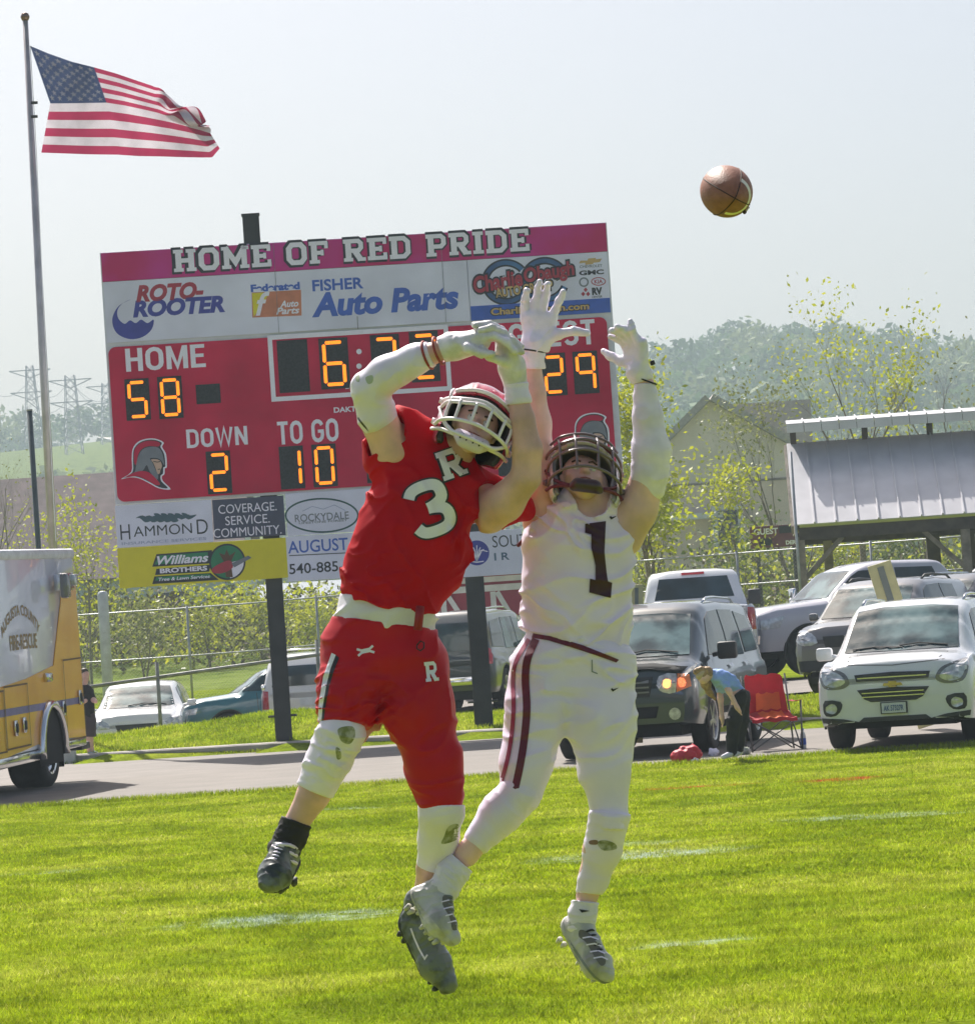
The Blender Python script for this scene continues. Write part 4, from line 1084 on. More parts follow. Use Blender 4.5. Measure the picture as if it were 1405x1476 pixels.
# ------------------------------------------------------------ open shelter
M_metal = pm('roof_metal', (.62, .61, .64), rough=.35, metal=.25, var=.08, scale=2)
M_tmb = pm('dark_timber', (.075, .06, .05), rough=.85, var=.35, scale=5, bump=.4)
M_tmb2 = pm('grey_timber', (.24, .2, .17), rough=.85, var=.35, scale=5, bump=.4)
YS = 74.0
e0 = at(1147, 757, YS); e1 = at(1425, 740, YS); r0_ = at(1137, 640, YS + 2.6); 
sh = thing('shelter', 'open timber shelter with a white standing-seam metal roof and raised ridge roof', 'shelter', (e0.x, YS, hg(e0.x, YS)))
x0, x1 = e0.x - .05, e0.x + 7.6; ze = e0.z; zr = r0_.z
sl = Vector((0, 2.6, zr - ze)); ln = sl.length; sn = Vector((0, -(zr - ze), 2.6)).normalized()
npan = 17; pw = (x1 - x0) / npan
for i in range(npan):
    c = Vector((x0 + pw * (i + .5), YS, ze)) + sl / 2; rot = Matrix((Vector((1, 0, 0)), sl.normalized(), sn)).transposed()
    MB().box(c, (pw - .012, ln, .03), rot=rot).box(c + rot @ Vector((pw / 2 - .01, 0, .035)), (.03, ln, .045), rot=rot).build('roof_panel', M_metal, sh, world=True)
# far slope
sl2 = Vector((0, 3.4, -(zr - ze))); rot2 = Matrix((Vector((1, 0, 0)), sl2.normalized(), Vector((0, (zr - ze), 3.4)).normalized())).transposed()
MB().box(Vector(((x0 + x1) / 2 + .06, YS + 2.6, zr)) + sl2 / 2, (x1 - x0 - .12, sl2.length, .03), rot=rot2).build('far_roof_slope', M_metal, sh, world=True)
MB().add([Vector((x0 + .06, YS + .2, ze - .1)), Vector((x0 + .06, YS + 2.6, zr - .06)), Vector((x0 + .06, YS + 5.8, ze - .1))] + [Vector((x0 + .12, YS + .2, ze - .1)), Vector((x0 + .12, YS + 2.6, zr - .06)), Vector((x0 + .12, YS + 5.8, ze - .1))], [(0, 2, 1), (3, 4, 5), (0, 1, 4, 3), (1, 2, 5, 4), (2, 0, 3, 5)]).build('gable_board', M_tmb2, sh, world=True)
# raised ridge roof
u0_ = at(1122, 612, YS + 2.2); zz = u0_.z; ux0 = u0_.x
nr = 20; pw2 = (x1 - ux0) / nr
sl3 = Vector((0, .85, .12)); rot3 = Matrix((Vector((1, 0, 0)), sl3.normalized(), Vector((0, -.12, .85)).normalized())).transposed()
for i in range(nr):
    c = Vector((ux0 + pw2 * (i + .5), YS + 2.05, zz - .02)) + sl3 / 2
    MB().box(c, (pw2 - .012, .86, .03), rot=rot3).box(c + rot3 @ Vector((pw2 / 2 - .01, 0, .03)), (.03, .86, .04), rot=rot3).build('ridge_roof_panel', M_metal, sh, world=True)
    MB().box((c.x, YS + 2.03, zz - .12), (pw2 - .012, .02, .17)).build('ridge_fascia_panel', M_metal, sh, world=True)
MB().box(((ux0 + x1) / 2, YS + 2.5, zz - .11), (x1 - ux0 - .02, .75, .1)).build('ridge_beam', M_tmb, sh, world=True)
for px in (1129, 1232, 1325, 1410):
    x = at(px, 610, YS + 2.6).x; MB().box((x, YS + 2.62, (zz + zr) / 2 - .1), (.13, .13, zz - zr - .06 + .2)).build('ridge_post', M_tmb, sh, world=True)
# gable edge boards, eave beam, posts
rotg = Matrix((Vector((1, 0, 0)), sl.normalized(), sn)).transposed()
MB().box(Vector((x0 - .03, YS, ze - .1)) + sl / 2, (.05, ln, .2), rot=rotg).build('barge_board', M_tmb2, sh, world=True)
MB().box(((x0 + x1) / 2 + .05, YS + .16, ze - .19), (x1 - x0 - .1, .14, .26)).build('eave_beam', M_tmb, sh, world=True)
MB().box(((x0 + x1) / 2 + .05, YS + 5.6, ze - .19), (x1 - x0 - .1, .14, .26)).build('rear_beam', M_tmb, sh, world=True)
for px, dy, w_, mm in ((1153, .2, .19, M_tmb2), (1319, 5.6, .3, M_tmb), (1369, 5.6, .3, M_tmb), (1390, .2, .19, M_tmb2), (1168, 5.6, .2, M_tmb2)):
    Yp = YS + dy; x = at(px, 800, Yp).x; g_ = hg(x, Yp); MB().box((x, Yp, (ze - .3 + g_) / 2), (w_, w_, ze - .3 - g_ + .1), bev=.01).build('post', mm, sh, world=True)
xb = at(1158, 820, YS + .2).x
MB().tube([(xb, YS + .2, ze - 1.15), (xb + .85, YS + .2, ze - .3)], .065, 4).build('brace', M_tmb2, sh, world=True)
MB().tube([(at(1390, 820, YS + .2).x, YS + .2, ze - 1.15), (at(1390, 820, YS + .2).x - .85, YS + .2, ze - .3)], .065, 4).build('brace', M_tmb2, sh, world=True)
# slim metal corner pipe
px_ = at(1143, 700, YS - .1).x; MB().tube([(px_, YS - .05, hg(px_, YS)), (px_, YS - .05, zr - .3)], .03, 8).build('downpipe', M_galv, sh, True, world=True)

sh.rotation_euler = (0, 0, R(-4))
# ------------------------------------------------------------ red concession hut
M_hred = pm('hut_red', (.34, .03, .06), rough=.6, var=.12, scale=2)
Yh = 76.0
h0 = at(622, 852, Yh); h1 = at(905, 815, Yh); hut = thing('red_hut', 'small dark red hut with white cross-braced trim behind the dark vehicle', 'hut', (h0.x, Yh, hg(h0.x, Yh)))
ztop = at(690, 822, Yh).z; zb_ = hg(h0.x, Yh) - .1; hx0, hx1 = h0.x, at(778, 850, Yh).x
MB().box(((hx0 + hx1) / 2, Yh + 1.6, (ztop + zb_) / 2), (hx1 - hx0, 3.0, ztop - zb_)).build('wall', M_hred, hut, world=True)
MB().box(((hx0 + hx1) / 2, Yh + 1.5, ztop + .07), (hx1 - hx0 + .5, 3.9, .12)).build('roof', pm('hut_roof', (.35, .12, .16), rough=.7), hut, world=True)
def trim(x0_, z0_, x1_, z1_, w_, off=.06):
    a_, b_ = Vector((x0_, Yh + off, z0_)), Vector((x1_, Yh + off, z1_)); d = b_ - a_; L_ = d.length; rot = Matrix((d.normalized(), Vector((0, 1, 0)), d.normalized().cross(Vector((0, 1, 0))))).transposed()
    MB().box((a_ + b_) / 2, (L_, .04, w_), rot=rot).build('trim_board', M_wht_trim, hut, world=True)
zt1 = at(690, 836, Yh).z; zt2 = at(690, 848, Yh).z
trim(hx0, zt1, hx1, zt1, .12, .05); trim(hx0, zt2 - .01, hx1, zt2 - .01, .14, .055)
for px in (640, 712, 776): x = at(px, 880, Yh).x; trim(x, zb_, x, zt2 - .09, .12, .07)
trim(at(644, 850, Yh).x, zt2 - .1, at(706, 960, Yh).x, zt2 - 1.55, .11, .062); trim(at(775, 850, Yh).x, zt2 - .1, at(712, 960, Yh).x, zt2 - 1.6, .11, .066); trim(at(716, 850, Yh).x, zt2 - .1 + 0, at(774, 960, Yh).x, zt2 - 1.6, .11, .078)

# ------------------------------------------------------------ far houses
M_tanw = pm('beige_siding', (.78, .68, .6), rough=.8, var=.08, scale=.6)
M_tan2 = pm('tan_siding', (.74, .6, .5), rough=.8, var=.08, scale=1)
M_brr = pm('brown_shingles', (.155, .115, .115), rough=.9, var=.25, scale=1.5)
M_pale = pm('pale_siding', (.5, .56, .62), rough=.7, var=.1, scale=1)
M_gls = pm('dark_glass', (.03, .04, .05), rough=.08, var=.2, spec=.8)
def house(name, label, px0, px1, py_eave, py_ridge, Y, depth, roof, wall, winds, ridge_px=None, group=None):
    x0_, x1_ = at(px0, py_eave, Y).x, at(px1, py_eave, Y).x; zE = at((px0 + px1) / 2, py_eave, Y).z; zR = at((px0 + px1) / 2, py_ridge, Y + depth / 2).z; g_ = hg((x0_ + x1_) / 2, Y) - .5
    t = thing(name, label, 'house', ((x0_ + x1_) / 2, Y, g_), 0, group)
    V = [(x0_, Y, g_), (x1_, Y, g_), (x1_, Y + depth, g_), (x0_, Y + depth, g_), (x0_, Y, zE), (x1_, Y, zE), (x1_, Y + depth, zE), (x0_, Y + depth, zE), (x0_, Y + depth / 2, zR - .1), (x1_, Y + depth / 2, zR - .1)]
    mesh('wall', V, [(0, 1, 5, 4), (1, 2, 6, 5), (2, 3, 7, 6), (3, 0, 4, 7), (5, 6, 9), (7, 4, 8)], wall, t, world=True)
    o_ = .4; d = Vector((0, depth / 2 + o_, zR - zE)); 
    for s_ in (0, 1):
        y_ = Y - o_ if s_ == 0 else Y + depth + o_; dd = Vector((0, d.y * (1 if s_ == 0 else -1), d.z + .15)); a_ = Vector((x0_ - o_, y_, zE - .15)); b_ = Vector((x1_ + o_, y_, zE - .15)); n_ = Vector((1, 0, 0)).cross(dd).normalized() * (1 if s_ == 0 else -1) * .12
        V = [a_, b_, b_ + dd, a_ + dd]; V += [v + n_ for v in V]
        mesh('roof', V, [(0, 3, 2, 1), (4, 5, 6, 7), (0, 1, 5, 4), (1, 2, 6, 5), (2, 3, 7, 6), (3, 0, 4, 7)], roof, t, world=True)
    for (px, py, w_, h_) in winds:
        c = at(px, py, Y); MB().box((c.x, Y - .02, c.z), (w_ + .16, .08, h_ + .16)).build('window_frame', M_wht_trim, t, world=True); MB().box((c.x, Y - .06, c.z), (w_, .05, h_)).build('window', M_gls, t, world=True)
    return t
house('brown_roofed_building', 'long low building with a brown shingle roof behind the flagpole', -260, 340, 840, 692, 152, 14, M_brr, M_pale, [(150, 858, 1.2, .5), (60, 868, 1.2, .6), (250, 862, 1.2, .5)])
house('pale_building', 'long pale low building seen below the scoreboard', 345, 660, 872, 838, 170, 10, pm('pale_roof', (.17, .21, .26), rough=.7), M_pale, [(420, 885, 1.2, .5), (520, 880, 1.2, .5)])
# beige gabled house on the right
Yg = 150.0
def P_(px, py, Y=Yg): return at(px, py, Y)
bh = thing('beige_house', 'beige gabled house with a grey roof left of the shelter', 'house', (P_(1050, 700).x, Yg, hg(P_(1050, 700).x, Yg) - .5))
apex, eL, eR = P_(1018, 578), P_(925, 680), P_(1160, 672)
gz = bh.location.z; Dp = 16
eL = Vector((P_(935, 660).x, Yg, P_(1018, 660).z)); eR = Vector((P_(1150, 660).x, Yg, P_(1018, 660).z + .1)); apex = Vector((P_(1022, 578).x, Yg, P_(1022, 578).z))
V = [Vector((eL.x, Yg, gz)), Vector((eR.x, Yg, gz)), eR, apex, eL]; V += [v + Vector((0, Dp, 0)) for v in V]
mesh('wall', V, [(0, 1, 2, 3, 4), (9, 8, 7, 6, 5), (1, 6, 7, 2), (5, 0, 4, 9)], M_tanw, bh, world=True)
for a_, b_ in ((eL, apex), (apex, eR)):
    d = (b_ - a_); n_ = Vector((-d.z, 0, d.x)).normalized() * .3; ex = d.normalized() * .4
    p0, p1 = (a_ - (ex if a_ is eL else ex * 0)), (b_ + (ex if b_ is eR else ex * 0))
    V = [p0 + Vector((0, -.5, .02)), p1 + Vector((0, -.5, .02)), p1 + Vector((0, Dp, .02)), p0 + Vector((0, Dp, .02))]; V += [v + n_ for v in V]
    mesh('roof', V, [(0, 3, 2, 1), (4, 5, 6, 7), (0, 1, 5, 4), (1, 2, 6, 5), (2, 3, 7, 6), (3, 0, 4, 7)], pm('grey_shingles', (.42, .39, .37), rough=.9, var=.2), bh, world=True)
MB().box(((eL.x + eR.x) / 2, Yg - .04, P_(1050, 695).z), (eR.x - eL.x, .06, .09)).build('belt_board', M_tmb2, bh, world=True)
MB().box(((eL.x + eR.x) / 2, Yg - .02, (P_(1050, 697).z + gz) / 2), (eR.x - eL.x - .1, .03, P_(1050, 697).z - gz)).build('lower_siding', M_tan2, bh, world=True)
c = P_(1050, 762, 149); MB().box((c.x, Yg - .6, c.z), (1.3, .2, 2.0)).build('window_frame', M_wht_trim, bh, world=True); MB().box((c.x, Yg - .72, c.z), (.85, .06, 1.6)).build('window', M_gls, bh, world=True)
MB().box((P_(1000, 750).x, Yg - .5, P_(1000, 745).z), (2.4, .6, .25)).build('porch_roof', M_wht_trim, bh, world=True)
# grey rear wing seen behind the gable
MB().box((P_(1100, 590, 170).x, 172, P_(1100, 595, 170).z - 1), (4.4, 6, 2.9)).build('rear_wing', pm('grey_wing', (.34, .32, .3), rough=.8), bh, world=True)
# pale shed peeking right of the scoreboard
house('shed', 'small pale shed just right of the scoreboard edge', 898, 925, 668, 652, 150, 4, M_pale, M_tanw, [])

# ------------------------------------------------------------ pylons and wires on the hill
M_pyl = pm('pylon_steel', (.34, .36, .4), rough=.6, metal=.2)
def pylon(px, py_top, py_base, Y, label, wf):
    a, b = at(px, py_top, Y), at(px + 4, py_base, Y); H = a.z - b.z; t = thing('pylon', label, 'pylon', (a.x, Y, b.z), 0, 'pylons on the far hill'); mb = MB(); w0, w1 = wf
    def cor(k, s): w = w0 + (w1 - w0) * min(1, s / .75); sx, sy = ((-1, -1), (1, -1), (1, 1), (-1, 1))[k % 4]; return Vector((sx * w, sy * w, H * s))
    N_ = 9
    for k in range(4):
        mb.tube([cor(k, 0), cor(k, 1)], .11, 4)
        for i in range(N_): mb.tube([cor(k, i / N_), cor(k + 1, (i + 1) / N_)], .06, 3); mb.tube([cor(k + 1, i / N_), cor(k, (i + 1) / N_)], .06, 3)
    mb.build('lattice', M_pyl, t)
    for zf_, w_ in ((.62, 3.8), (.9, 3.8)):
        m2 = MB(); m2.tube([(-w_, 0, H * zf_ + .6), (w_, 0, H * zf_ + .6)], .13, 4); m2.tube([(-w_, 0, H * zf_ + .6), (0, 0, H * zf_ - .9), (w_, 0, H * zf_ + .6)], .12, 4); m2.build('crossarm', M_pyl, t)
pylon(43, 527, 640, 640, 'lattice pylon behind the flagpole, leftmost on the hill', (1.5, .6))
pylon(101, 541, 655, 620, 'lattice pylon between the flagpole and the scoreboard', (1.5, .8))
pylon(152, 552, 640, 680, 'far lattice pylon beside the left scoreboard edge', (1.4, .6))
for (pa, pb), plb in zip((((43, 640, 550), (101, 620, 548)), ((101, 620, 548), (175, 590, 560)), ((43, 640, 573), (101, 620, 570)), ((101, 620, 570), (175, 590, 584)), ((-30, 660, 548), (43, 640, 550)), ((101, 620, 545), (152, 680, 566))), ('upper power line from the leftmost pylon to the middle one', 'upper power line from the middle pylon towards the scoreboard', 'lower power line from the leftmost pylon to the middle one', 'lower power line from the middle pylon towards the scoreboard', 'power line leaving the leftmost pylon to the left', 'power line rising from the middle pylon to the far one')):
    a, b = at(pa[0], pa[2], pa[1]), at(pb[0], pb[2], pb[1]); pts = [a + (b - a) * (i / 8) - Vector((0, 0, 3 * math.sin(math.pi * i / 8))) for i in range(9)]
    tag(MB().tube(pts, .05, 3).build('power_line', M_pyl), plb, 'power line', 'power lines on the far hill')
# ============================================================ THE PLAYERS
YP, SP = 12.0, 420.0             # distance of the jump and picture pixels per metre there
M_skin = pm('skin', (.74, .45, .38), rough=.5, var=.22, scale=9, sss=.15, bump=.08, bscale=140)
M_skin2 = pm('skin_pale', (.78, .50, .44), rough=.5, var=.2, scale=9, sss=.15, bump=.08, bscale=140)
M_jred = pm('jersey_red', (.54, .002, .012), rough=.7, var=.12, scale=5, bump=.18, bscale=260, spec=.15)
M_pred = pm('pants_red', (.52, .002, .010), spec=.25, rough=.45, var=.1, scale=4, bump=.08, bscale=200)
M_jwht = pm('jersey_white', (.86, .74, .98), rough=.6, var=.07, scale=5, bump=.15, bscale=260, sheen=.2)
M_pwht = pm('pants_white', (.87, .77, .97), rough=.42, var=.08, scale=4, bump=.08, bscale=200, col2=(.76, .68, .80), cut=(.25, .6))
M_cloth = pm('undershirt_white', (.8, .75, .86), rough=.7, var=.08, scale=6, bump=.2, bscale=150)
M_slv = pm('sleeve_white', (.86, .78, .93), rough=.5, var=.1, scale=5, bump=.1, bscale=220)
M_glv = pm('glove_white', (.84, .78, .88), rough=.45, var=.16, scale=16, bump=.15, bscale=150, col2=(.6, .57, .53))
M_glv2 = pm('glove_pale', (.84, .77, .92), rough=.45, var=.1, scale=16, bump=.12, bscale=150)
M_blk = pm('sock_black', (.02, .018, .02), rough=.8, bump=.2, bscale=200)
M_shoeb = pm('shoe_black', (.035, .045, .045), rough=.4, col2=(.16, .18, .18), scale=14, cut=(.45, .62), bump=.1, bscale=60)
M_shoew = pm('shoe_white', (.55, .54, .55), rough=.5, col2=(.3, .29, .27), scale=11, cut=(.3, .55), bump=.15, bscale=60)
M_sole = pm('cleat_sole', (.04, .045, .04), rough=.6)
M_solew = pm('cleat_sole_pale', (.55, .53, .48), rough=.5, var=.3, scale=20)
M_hred = pm('helmet_red', (.46, .03, .08), rough=.18, coat=1, var=.05)
M_hwht = pm('helmet_white', (.62, .6, .63), rough=.2, coat=.8, var=.06)
M_mask = pm('mask_white', (.88, .81, .86), rough=.35, var=.06)
M_maskd = pm('mask_dark', (.16, .12, .13), rough=.3)
M_pad = pm('helmet_padding', (.05, .05, .055), rough=.7)
M_grass = pm('grass_stain', (.22, .23, .10), rough=.9, col2=(.48, .46, .38), scale=32, cut=(.42, .6))
M_marn = pm('maroon_trim', (.13, .01, .03), rough=.5)
M_marn2 = pm('maroon_number', (.045, .006, .014), rough=.5)
M_num = pm('number_white', (.85, .82, .92), rough=.45, var=.04)
M_ink = pm('number_outline', (.02, .015, .02), rough=.5)

def part(name, S, h, mat, parent, f=None, it=2, to=None, rot=None):
    lo, hi = S.box(); V, F = surface_nets(f or S.eval, lo, hi, h)
    if it: V = relax(V, F, it)
    W = px_world(V, YP, SP) if to is None else to(V)
    return mesh(name, W, F, mat, parent, smooth=True, world=True), V, F
def cut_plane(p, n):
    """signed distance of the half space on the +n side (to be removed)"""
    p, n = np.array(p, float), np.array(n, float); n = n / np.linalg.norm(n)
    return lambda P: (P - p) @ n
def shell(S, grow, cuts=(), wrinkle=None, extra=None):
    def f(P):
        d = S.eval(P) - grow
        if wrinkle is not None: d = d - wrinkle(P)
        for c in cuts: d = np.maximum(d, c(P))
        return d if extra is None else extra(P, d)
    return f
def folds(scale, amp, direction=(0, 1, 0), stretch=3, seed=1, ridge=True):
    """creases running across `direction` (they are long along the other axes)"""
    d = np.array(direction, float); d /= np.linalg.norm(d)
    def f(P, amp=amp * 1.15):
        a = (P @ d)[:, None] * d; q = (a + (P - a) / stretch) / scale
        n = value_noise(q + value_noise(P / (scale * 3), seed + 9)[:, None] * .6, seed)
        n = np.clip(1 - np.abs(n) * 1.25, 0, 1) ** 3 * 1.9 - .55 if ridge else n
        return amp * n
    return f
def both(*fs): return lambda P: sum(f(P) for f in fs)
def near(p, r, f):
    p = np.array(p, float)
    return lambda P: f(P) * np.exp(-((P - p) ** 2).sum(1) / (r * r))

def body_bvh(obs):
    V = []; F = []
    for o in obs:
        n = len(V); mw = o.matrix_basis.translation + (o.parent.matrix_basis.translation if o.parent else Vector())
        V += [v.co + mw for v in o.data.vertices]; F += [tuple(i + n for i in p.vertices) for p in o.data.polygons]
    return BVHTree.FromPolygons(V, F)
def decal(name, V, T, cx, cy, wpx, hpx, bvh, off, mat, parent, rot=0, maxlen=5, bend=None, skew=0, fit=True):
    """print a flat shape on the cloth: it follows the surface under it (sizes in picture pixels)"""
    if fit: V = fitbox(V, 0, 0, wpx, hpx)
    V2 = []
    for v in V:
        x, y = v.x + v.y * skew, v.y; V2.append(Vector((cx + x * math.cos(rot) + y * math.sin(rot), cy - (-x * math.sin(rot) + y * math.cos(rot)), v.z)))
    def mp(v): return Vector(px_world([(v.x, v.y, -400)], YP, SP)[0])
    V3, T3 = refine(V2, T, maxlen)
    O = [Vector(p) for p in px_world([(v.x, v.y, -500) for v in V3], YP, SP)]; E_ = Vector((0, 0, EYE)); out = []; ok = []
    for v, o in zip(V3, O):
        d = (o - E_).normalized(); h = bvh.ray_cast(o, d)
        if h[0] is None: out.append(o); ok.append(False)
        else: out.append(h[0] - d * (off + v.z)); ok.append(True)
    T3 = [t for t in T3 if all(ok[i] for i in t) and max((out[t[i]] - out[t[i - 1]]).length for i in range(3)) < .05]
    T3 = [t if (out[t[1]] - out[t[0]]).cross(out[t[2]] - out[t[0]]).dot(out[t[0]] - E_) < 0 else (t[0], t[2], t[1]) for t in T3]
    used = sorted({i for t in T3 for i in t}); m_ = {u: k for k, u in enumerate(used)}
    return mesh(name, [out[u] for u in used], [tuple(m_[i] for i in t) for t in T3], mat, parent, smooth=True, world=True)
def dpoly(name, pts, bvh, off, mat, parent, sm=0, maxlen=5):
    V, T = poly_tris([smooth_loop(pts, sm) if sm else pts]); V = [Vector((v.x, -v.y, 0)) for v in V]
    return decal(name, V, T, 0, 0, 1, 1, bvh, off, mat, parent, fit=False, maxlen=maxlen)
def band(pts, r, name, mat, parent, n=8, closed=False):
    """tube through picture-space points"""
    W = [Vector(p) for p in px_world(pts, YP, SP)]
    return MB().tube(W, [x / SP for x in r] if isinstance(r, list) else r / SP, n).build(name, mat, parent, True, world=True)
def cr(pts, n=6):
    """Catmull-Rom through 3D points"""
    P = [np.array(p, float) for p in pts]; P = [2 * P[0] - P[1]] + P + [2 * P[-1] - P[-2]]; out = []
    for i in range(1, len(P) - 2):
        a, b, c, d = P[i - 1:i + 3]
        for j in range(n):
            t = j / n; out.append(.5 * (2 * b + (c - a) * t + (2 * a - 5 * b + 4 * c - d) * t * t + (3 * b - a - 3 * c + d) * t ** 3))
    out.append(P[-2]); return [tuple(p) for p in out]

def helmet(parent, c, right, up, fwd, R_, shellm, maskm, stripe=None, style=0, padm=M_pad):
    """football helmet built in its own frame (units: helmet half width = 1), placed at picture point c with radius R_"""
    right, up, fwd = [np.array(v, float) / np.linalg.norm(v) for v in (right, up, fwd)]
    def to(V): V = np.asarray(V, float); return px_world(np.array(c) + R_ * (V[:, :1] * right + V[:, 1:2] * fwd + V[:, 2:3] * up), YP, SP)
    def ell(P, s, o=(0, 0, 0)): q = (P - np.array(o)) / np.array(s); k = np.linalg.norm(q, axis=1); return (k - 1) * min(s)
    def f(P):
        x, y, z = P[:, 0], P[:, 1], P[:, 2]
        d = ell(P, (1.0, 1.22, 1.08), (0, -.1, .12))
        jaw = ell(P, (.98, .75, .8), (0, .12, -.45)); d = smin(d, jaw, .15)
        inner = np.minimum(ell(P, (.9, 1.1, .98), (0, -.1, .1)), ell(P, (.88, .7, .8), (0, .12, -.5)))
        d = np.maximum(d, -inner)
        face = np.maximum(np.maximum(.28 - y, z - .42 - .10 * np.cos(x * 2)), -(z + 1.6)); face = np.maximum(face, np.abs(x) - .86 - (y < .6) * .0)
        d = np.maximum(d, -face)                                   # face opening
        d = np.maximum(d, -(z + .78 + .35 * np.clip(y, -1, .4)))   # bottom edge
        ear = np.sqrt((y - .02) ** 2 + (z + .22) ** 2) - .13; d = np.maximum(d, -np.maximum(ear, .7 - np.abs(x)))
        rib = np.abs(np.abs(x) - .42) - .06; d = d - .03 * np.clip(1 - np.abs(rib) / .08, 0, 1) * (z > .4)
        return d
    V, F = surface_nets(f, (-1.15, -1.5, -1.2), (1.15, 1.25, 1.3), .036); V = relax(V, F, 2)
    hm = mesh('helmet', to(V), F, shellm, parent, smooth=True, world=True)
    # lining
    def g(P):
        d = np.abs(np.minimum(ell(P, (.86, 1.06, .94), (0, -.1, .08)), ell(P, (.84, .66, .76), (0, .1, -.5)))) - .045
        x, y, z = P[:, 0], P[:, 1], P[:, 2]; face = np.maximum(.34 - y, z - .36); d = np.maximum(d, -face); return np.maximum(d, -(z + .72 + .3 * np.clip(y, -1, .4)))
    V, F = surface_nets(g, (-1.05, -1.3, -1.1), (1.05, 1.1, 1.2), .05); V = relax(V, F, 1)
    ln = mesh('helmet_padding', to(V), F, padm, parent, smooth=True, world=True)
    # visor edge
    if stripe is not None:
        pts = [(x, math.sqrt(max(0, 1 - (x / 1.0) ** 2)) * 1.08 - .02, .50 + .1 * math.cos(x * 2)) for x in np.linspace(-.8, .8, 17)]
        W = [Vector(p) for p in to(pts)]; MB().tube(W, .055 * R_ / SP, 6).build('brow_bumper', stripe, hm, True, world=False) if False else MB().tube(W, .055 * R_ / SP, 6).build('brow_bumper', stripe, parent, True, world=True)
    def bar(pts, r=.048, sm=True):
        W = [Vector(p) for p in to(cr(pts, 5) if sm else pts)]; MB().tube(W, r * R_ / SP, 8).build('mask_bar', maskm, parent, True, world=True)
    if style == 0:      # cage with two eye bars, three uprights and a low chin bar
        bar([(-1.02, .18, .30), (-.92, .62, .22), (-.6, 1.1, .16), (0, 1.34, .22), (.6, 1.1, .16), (.92, .62, .22), (1.02, .18, .30)])
        bar([(-1.0, .22, .08), (-.9, .7, .10), (-.58, 1.16, .04), (0, 1.40, .10), (.58, 1.16, .04), (.9, .7, .10), (1.0, .22, .08)])
        bar([(-1.0, .25, -.42), (-.9, .75, -.44), (-.55, 1.2, -.46), (0, 1.4, -.46), (.55, 1.2, -.46), (.9, .75, -.44), (1.0, .25, -.42)])
        bar([(-.86, .72, -.42), (-.6, 1.02, -.72), (-.3, 1.2, -.80), (0, 1.26, -.82), (.3, 1.2, -.80), (.6, 1.02, -.72), (.86, .72, -.42)])
        for x in (-.62, -.21, .21, .62):
            y = 1.40 - .62 * x * x; bar([(x, y, .10), (x * .98, y + .03, -.18), (x * .97, y, -.46)], .04)
        for s_ in (-1, 1): bar([(s_ * .82, .84, .22), (s_ * .86, .86, -.1), (s_ * .84, .86, -.44)], .042); bar([(s_ * .86, .5, .56), (s_ * .9, .66, .4), (s_ * .88, .74, .22)], .042)
    else:
        bar([(-1.03, .15, .34), (-.95, .66, .3), (-.6, 1.16, .3), (0, 1.38, .34), (.6, 1.16, .3), (.95, .66, .3), (1.03, .15, .34)], .042)
        bar([(-1.0, .2, -.05), (-.93, .72, -.06), (-.58, 1.24, -.1), (0, 1.46, -.08), (.58, 1.24, -.1), (.93, .72, -.06), (1.0, .2, -.05)], .042)
        bar([(-.98, .25, -.5), (-.9, .74, -.55), (-.55, 1.2, -.6), (0, 1.4, -.62), (.55, 1.2, -.6), (.9, .74, -.55), (.98, .25, -.5)], .042)
        bar([(-.9, .62, .62), (-.62, .98, .66), (0, 1.16, .7), (.62, .98, .66), (.9, .62, .62)], .038)
        for x in (-.72, -.3, .3, .72): y = 1.44 - .62 * x * x; bar([(x, y - .3, .68), (x, y - .05, .32), (x * .98, y, -.08), (x * .97, y - .03, -.6)], .036)
    for s_ in (-1, 1):
        for z_ in (.3, -.3):
            W = to([(s_ * 1.0, .12, z_), (s_ * 1.1, .12, z_)]); MB().tube([Vector(p) for p in W], [.1 * R_ / SP, .07 * R_ / SP], 10).build('mask_clip', maskm, parent, True, world=True)
    return to
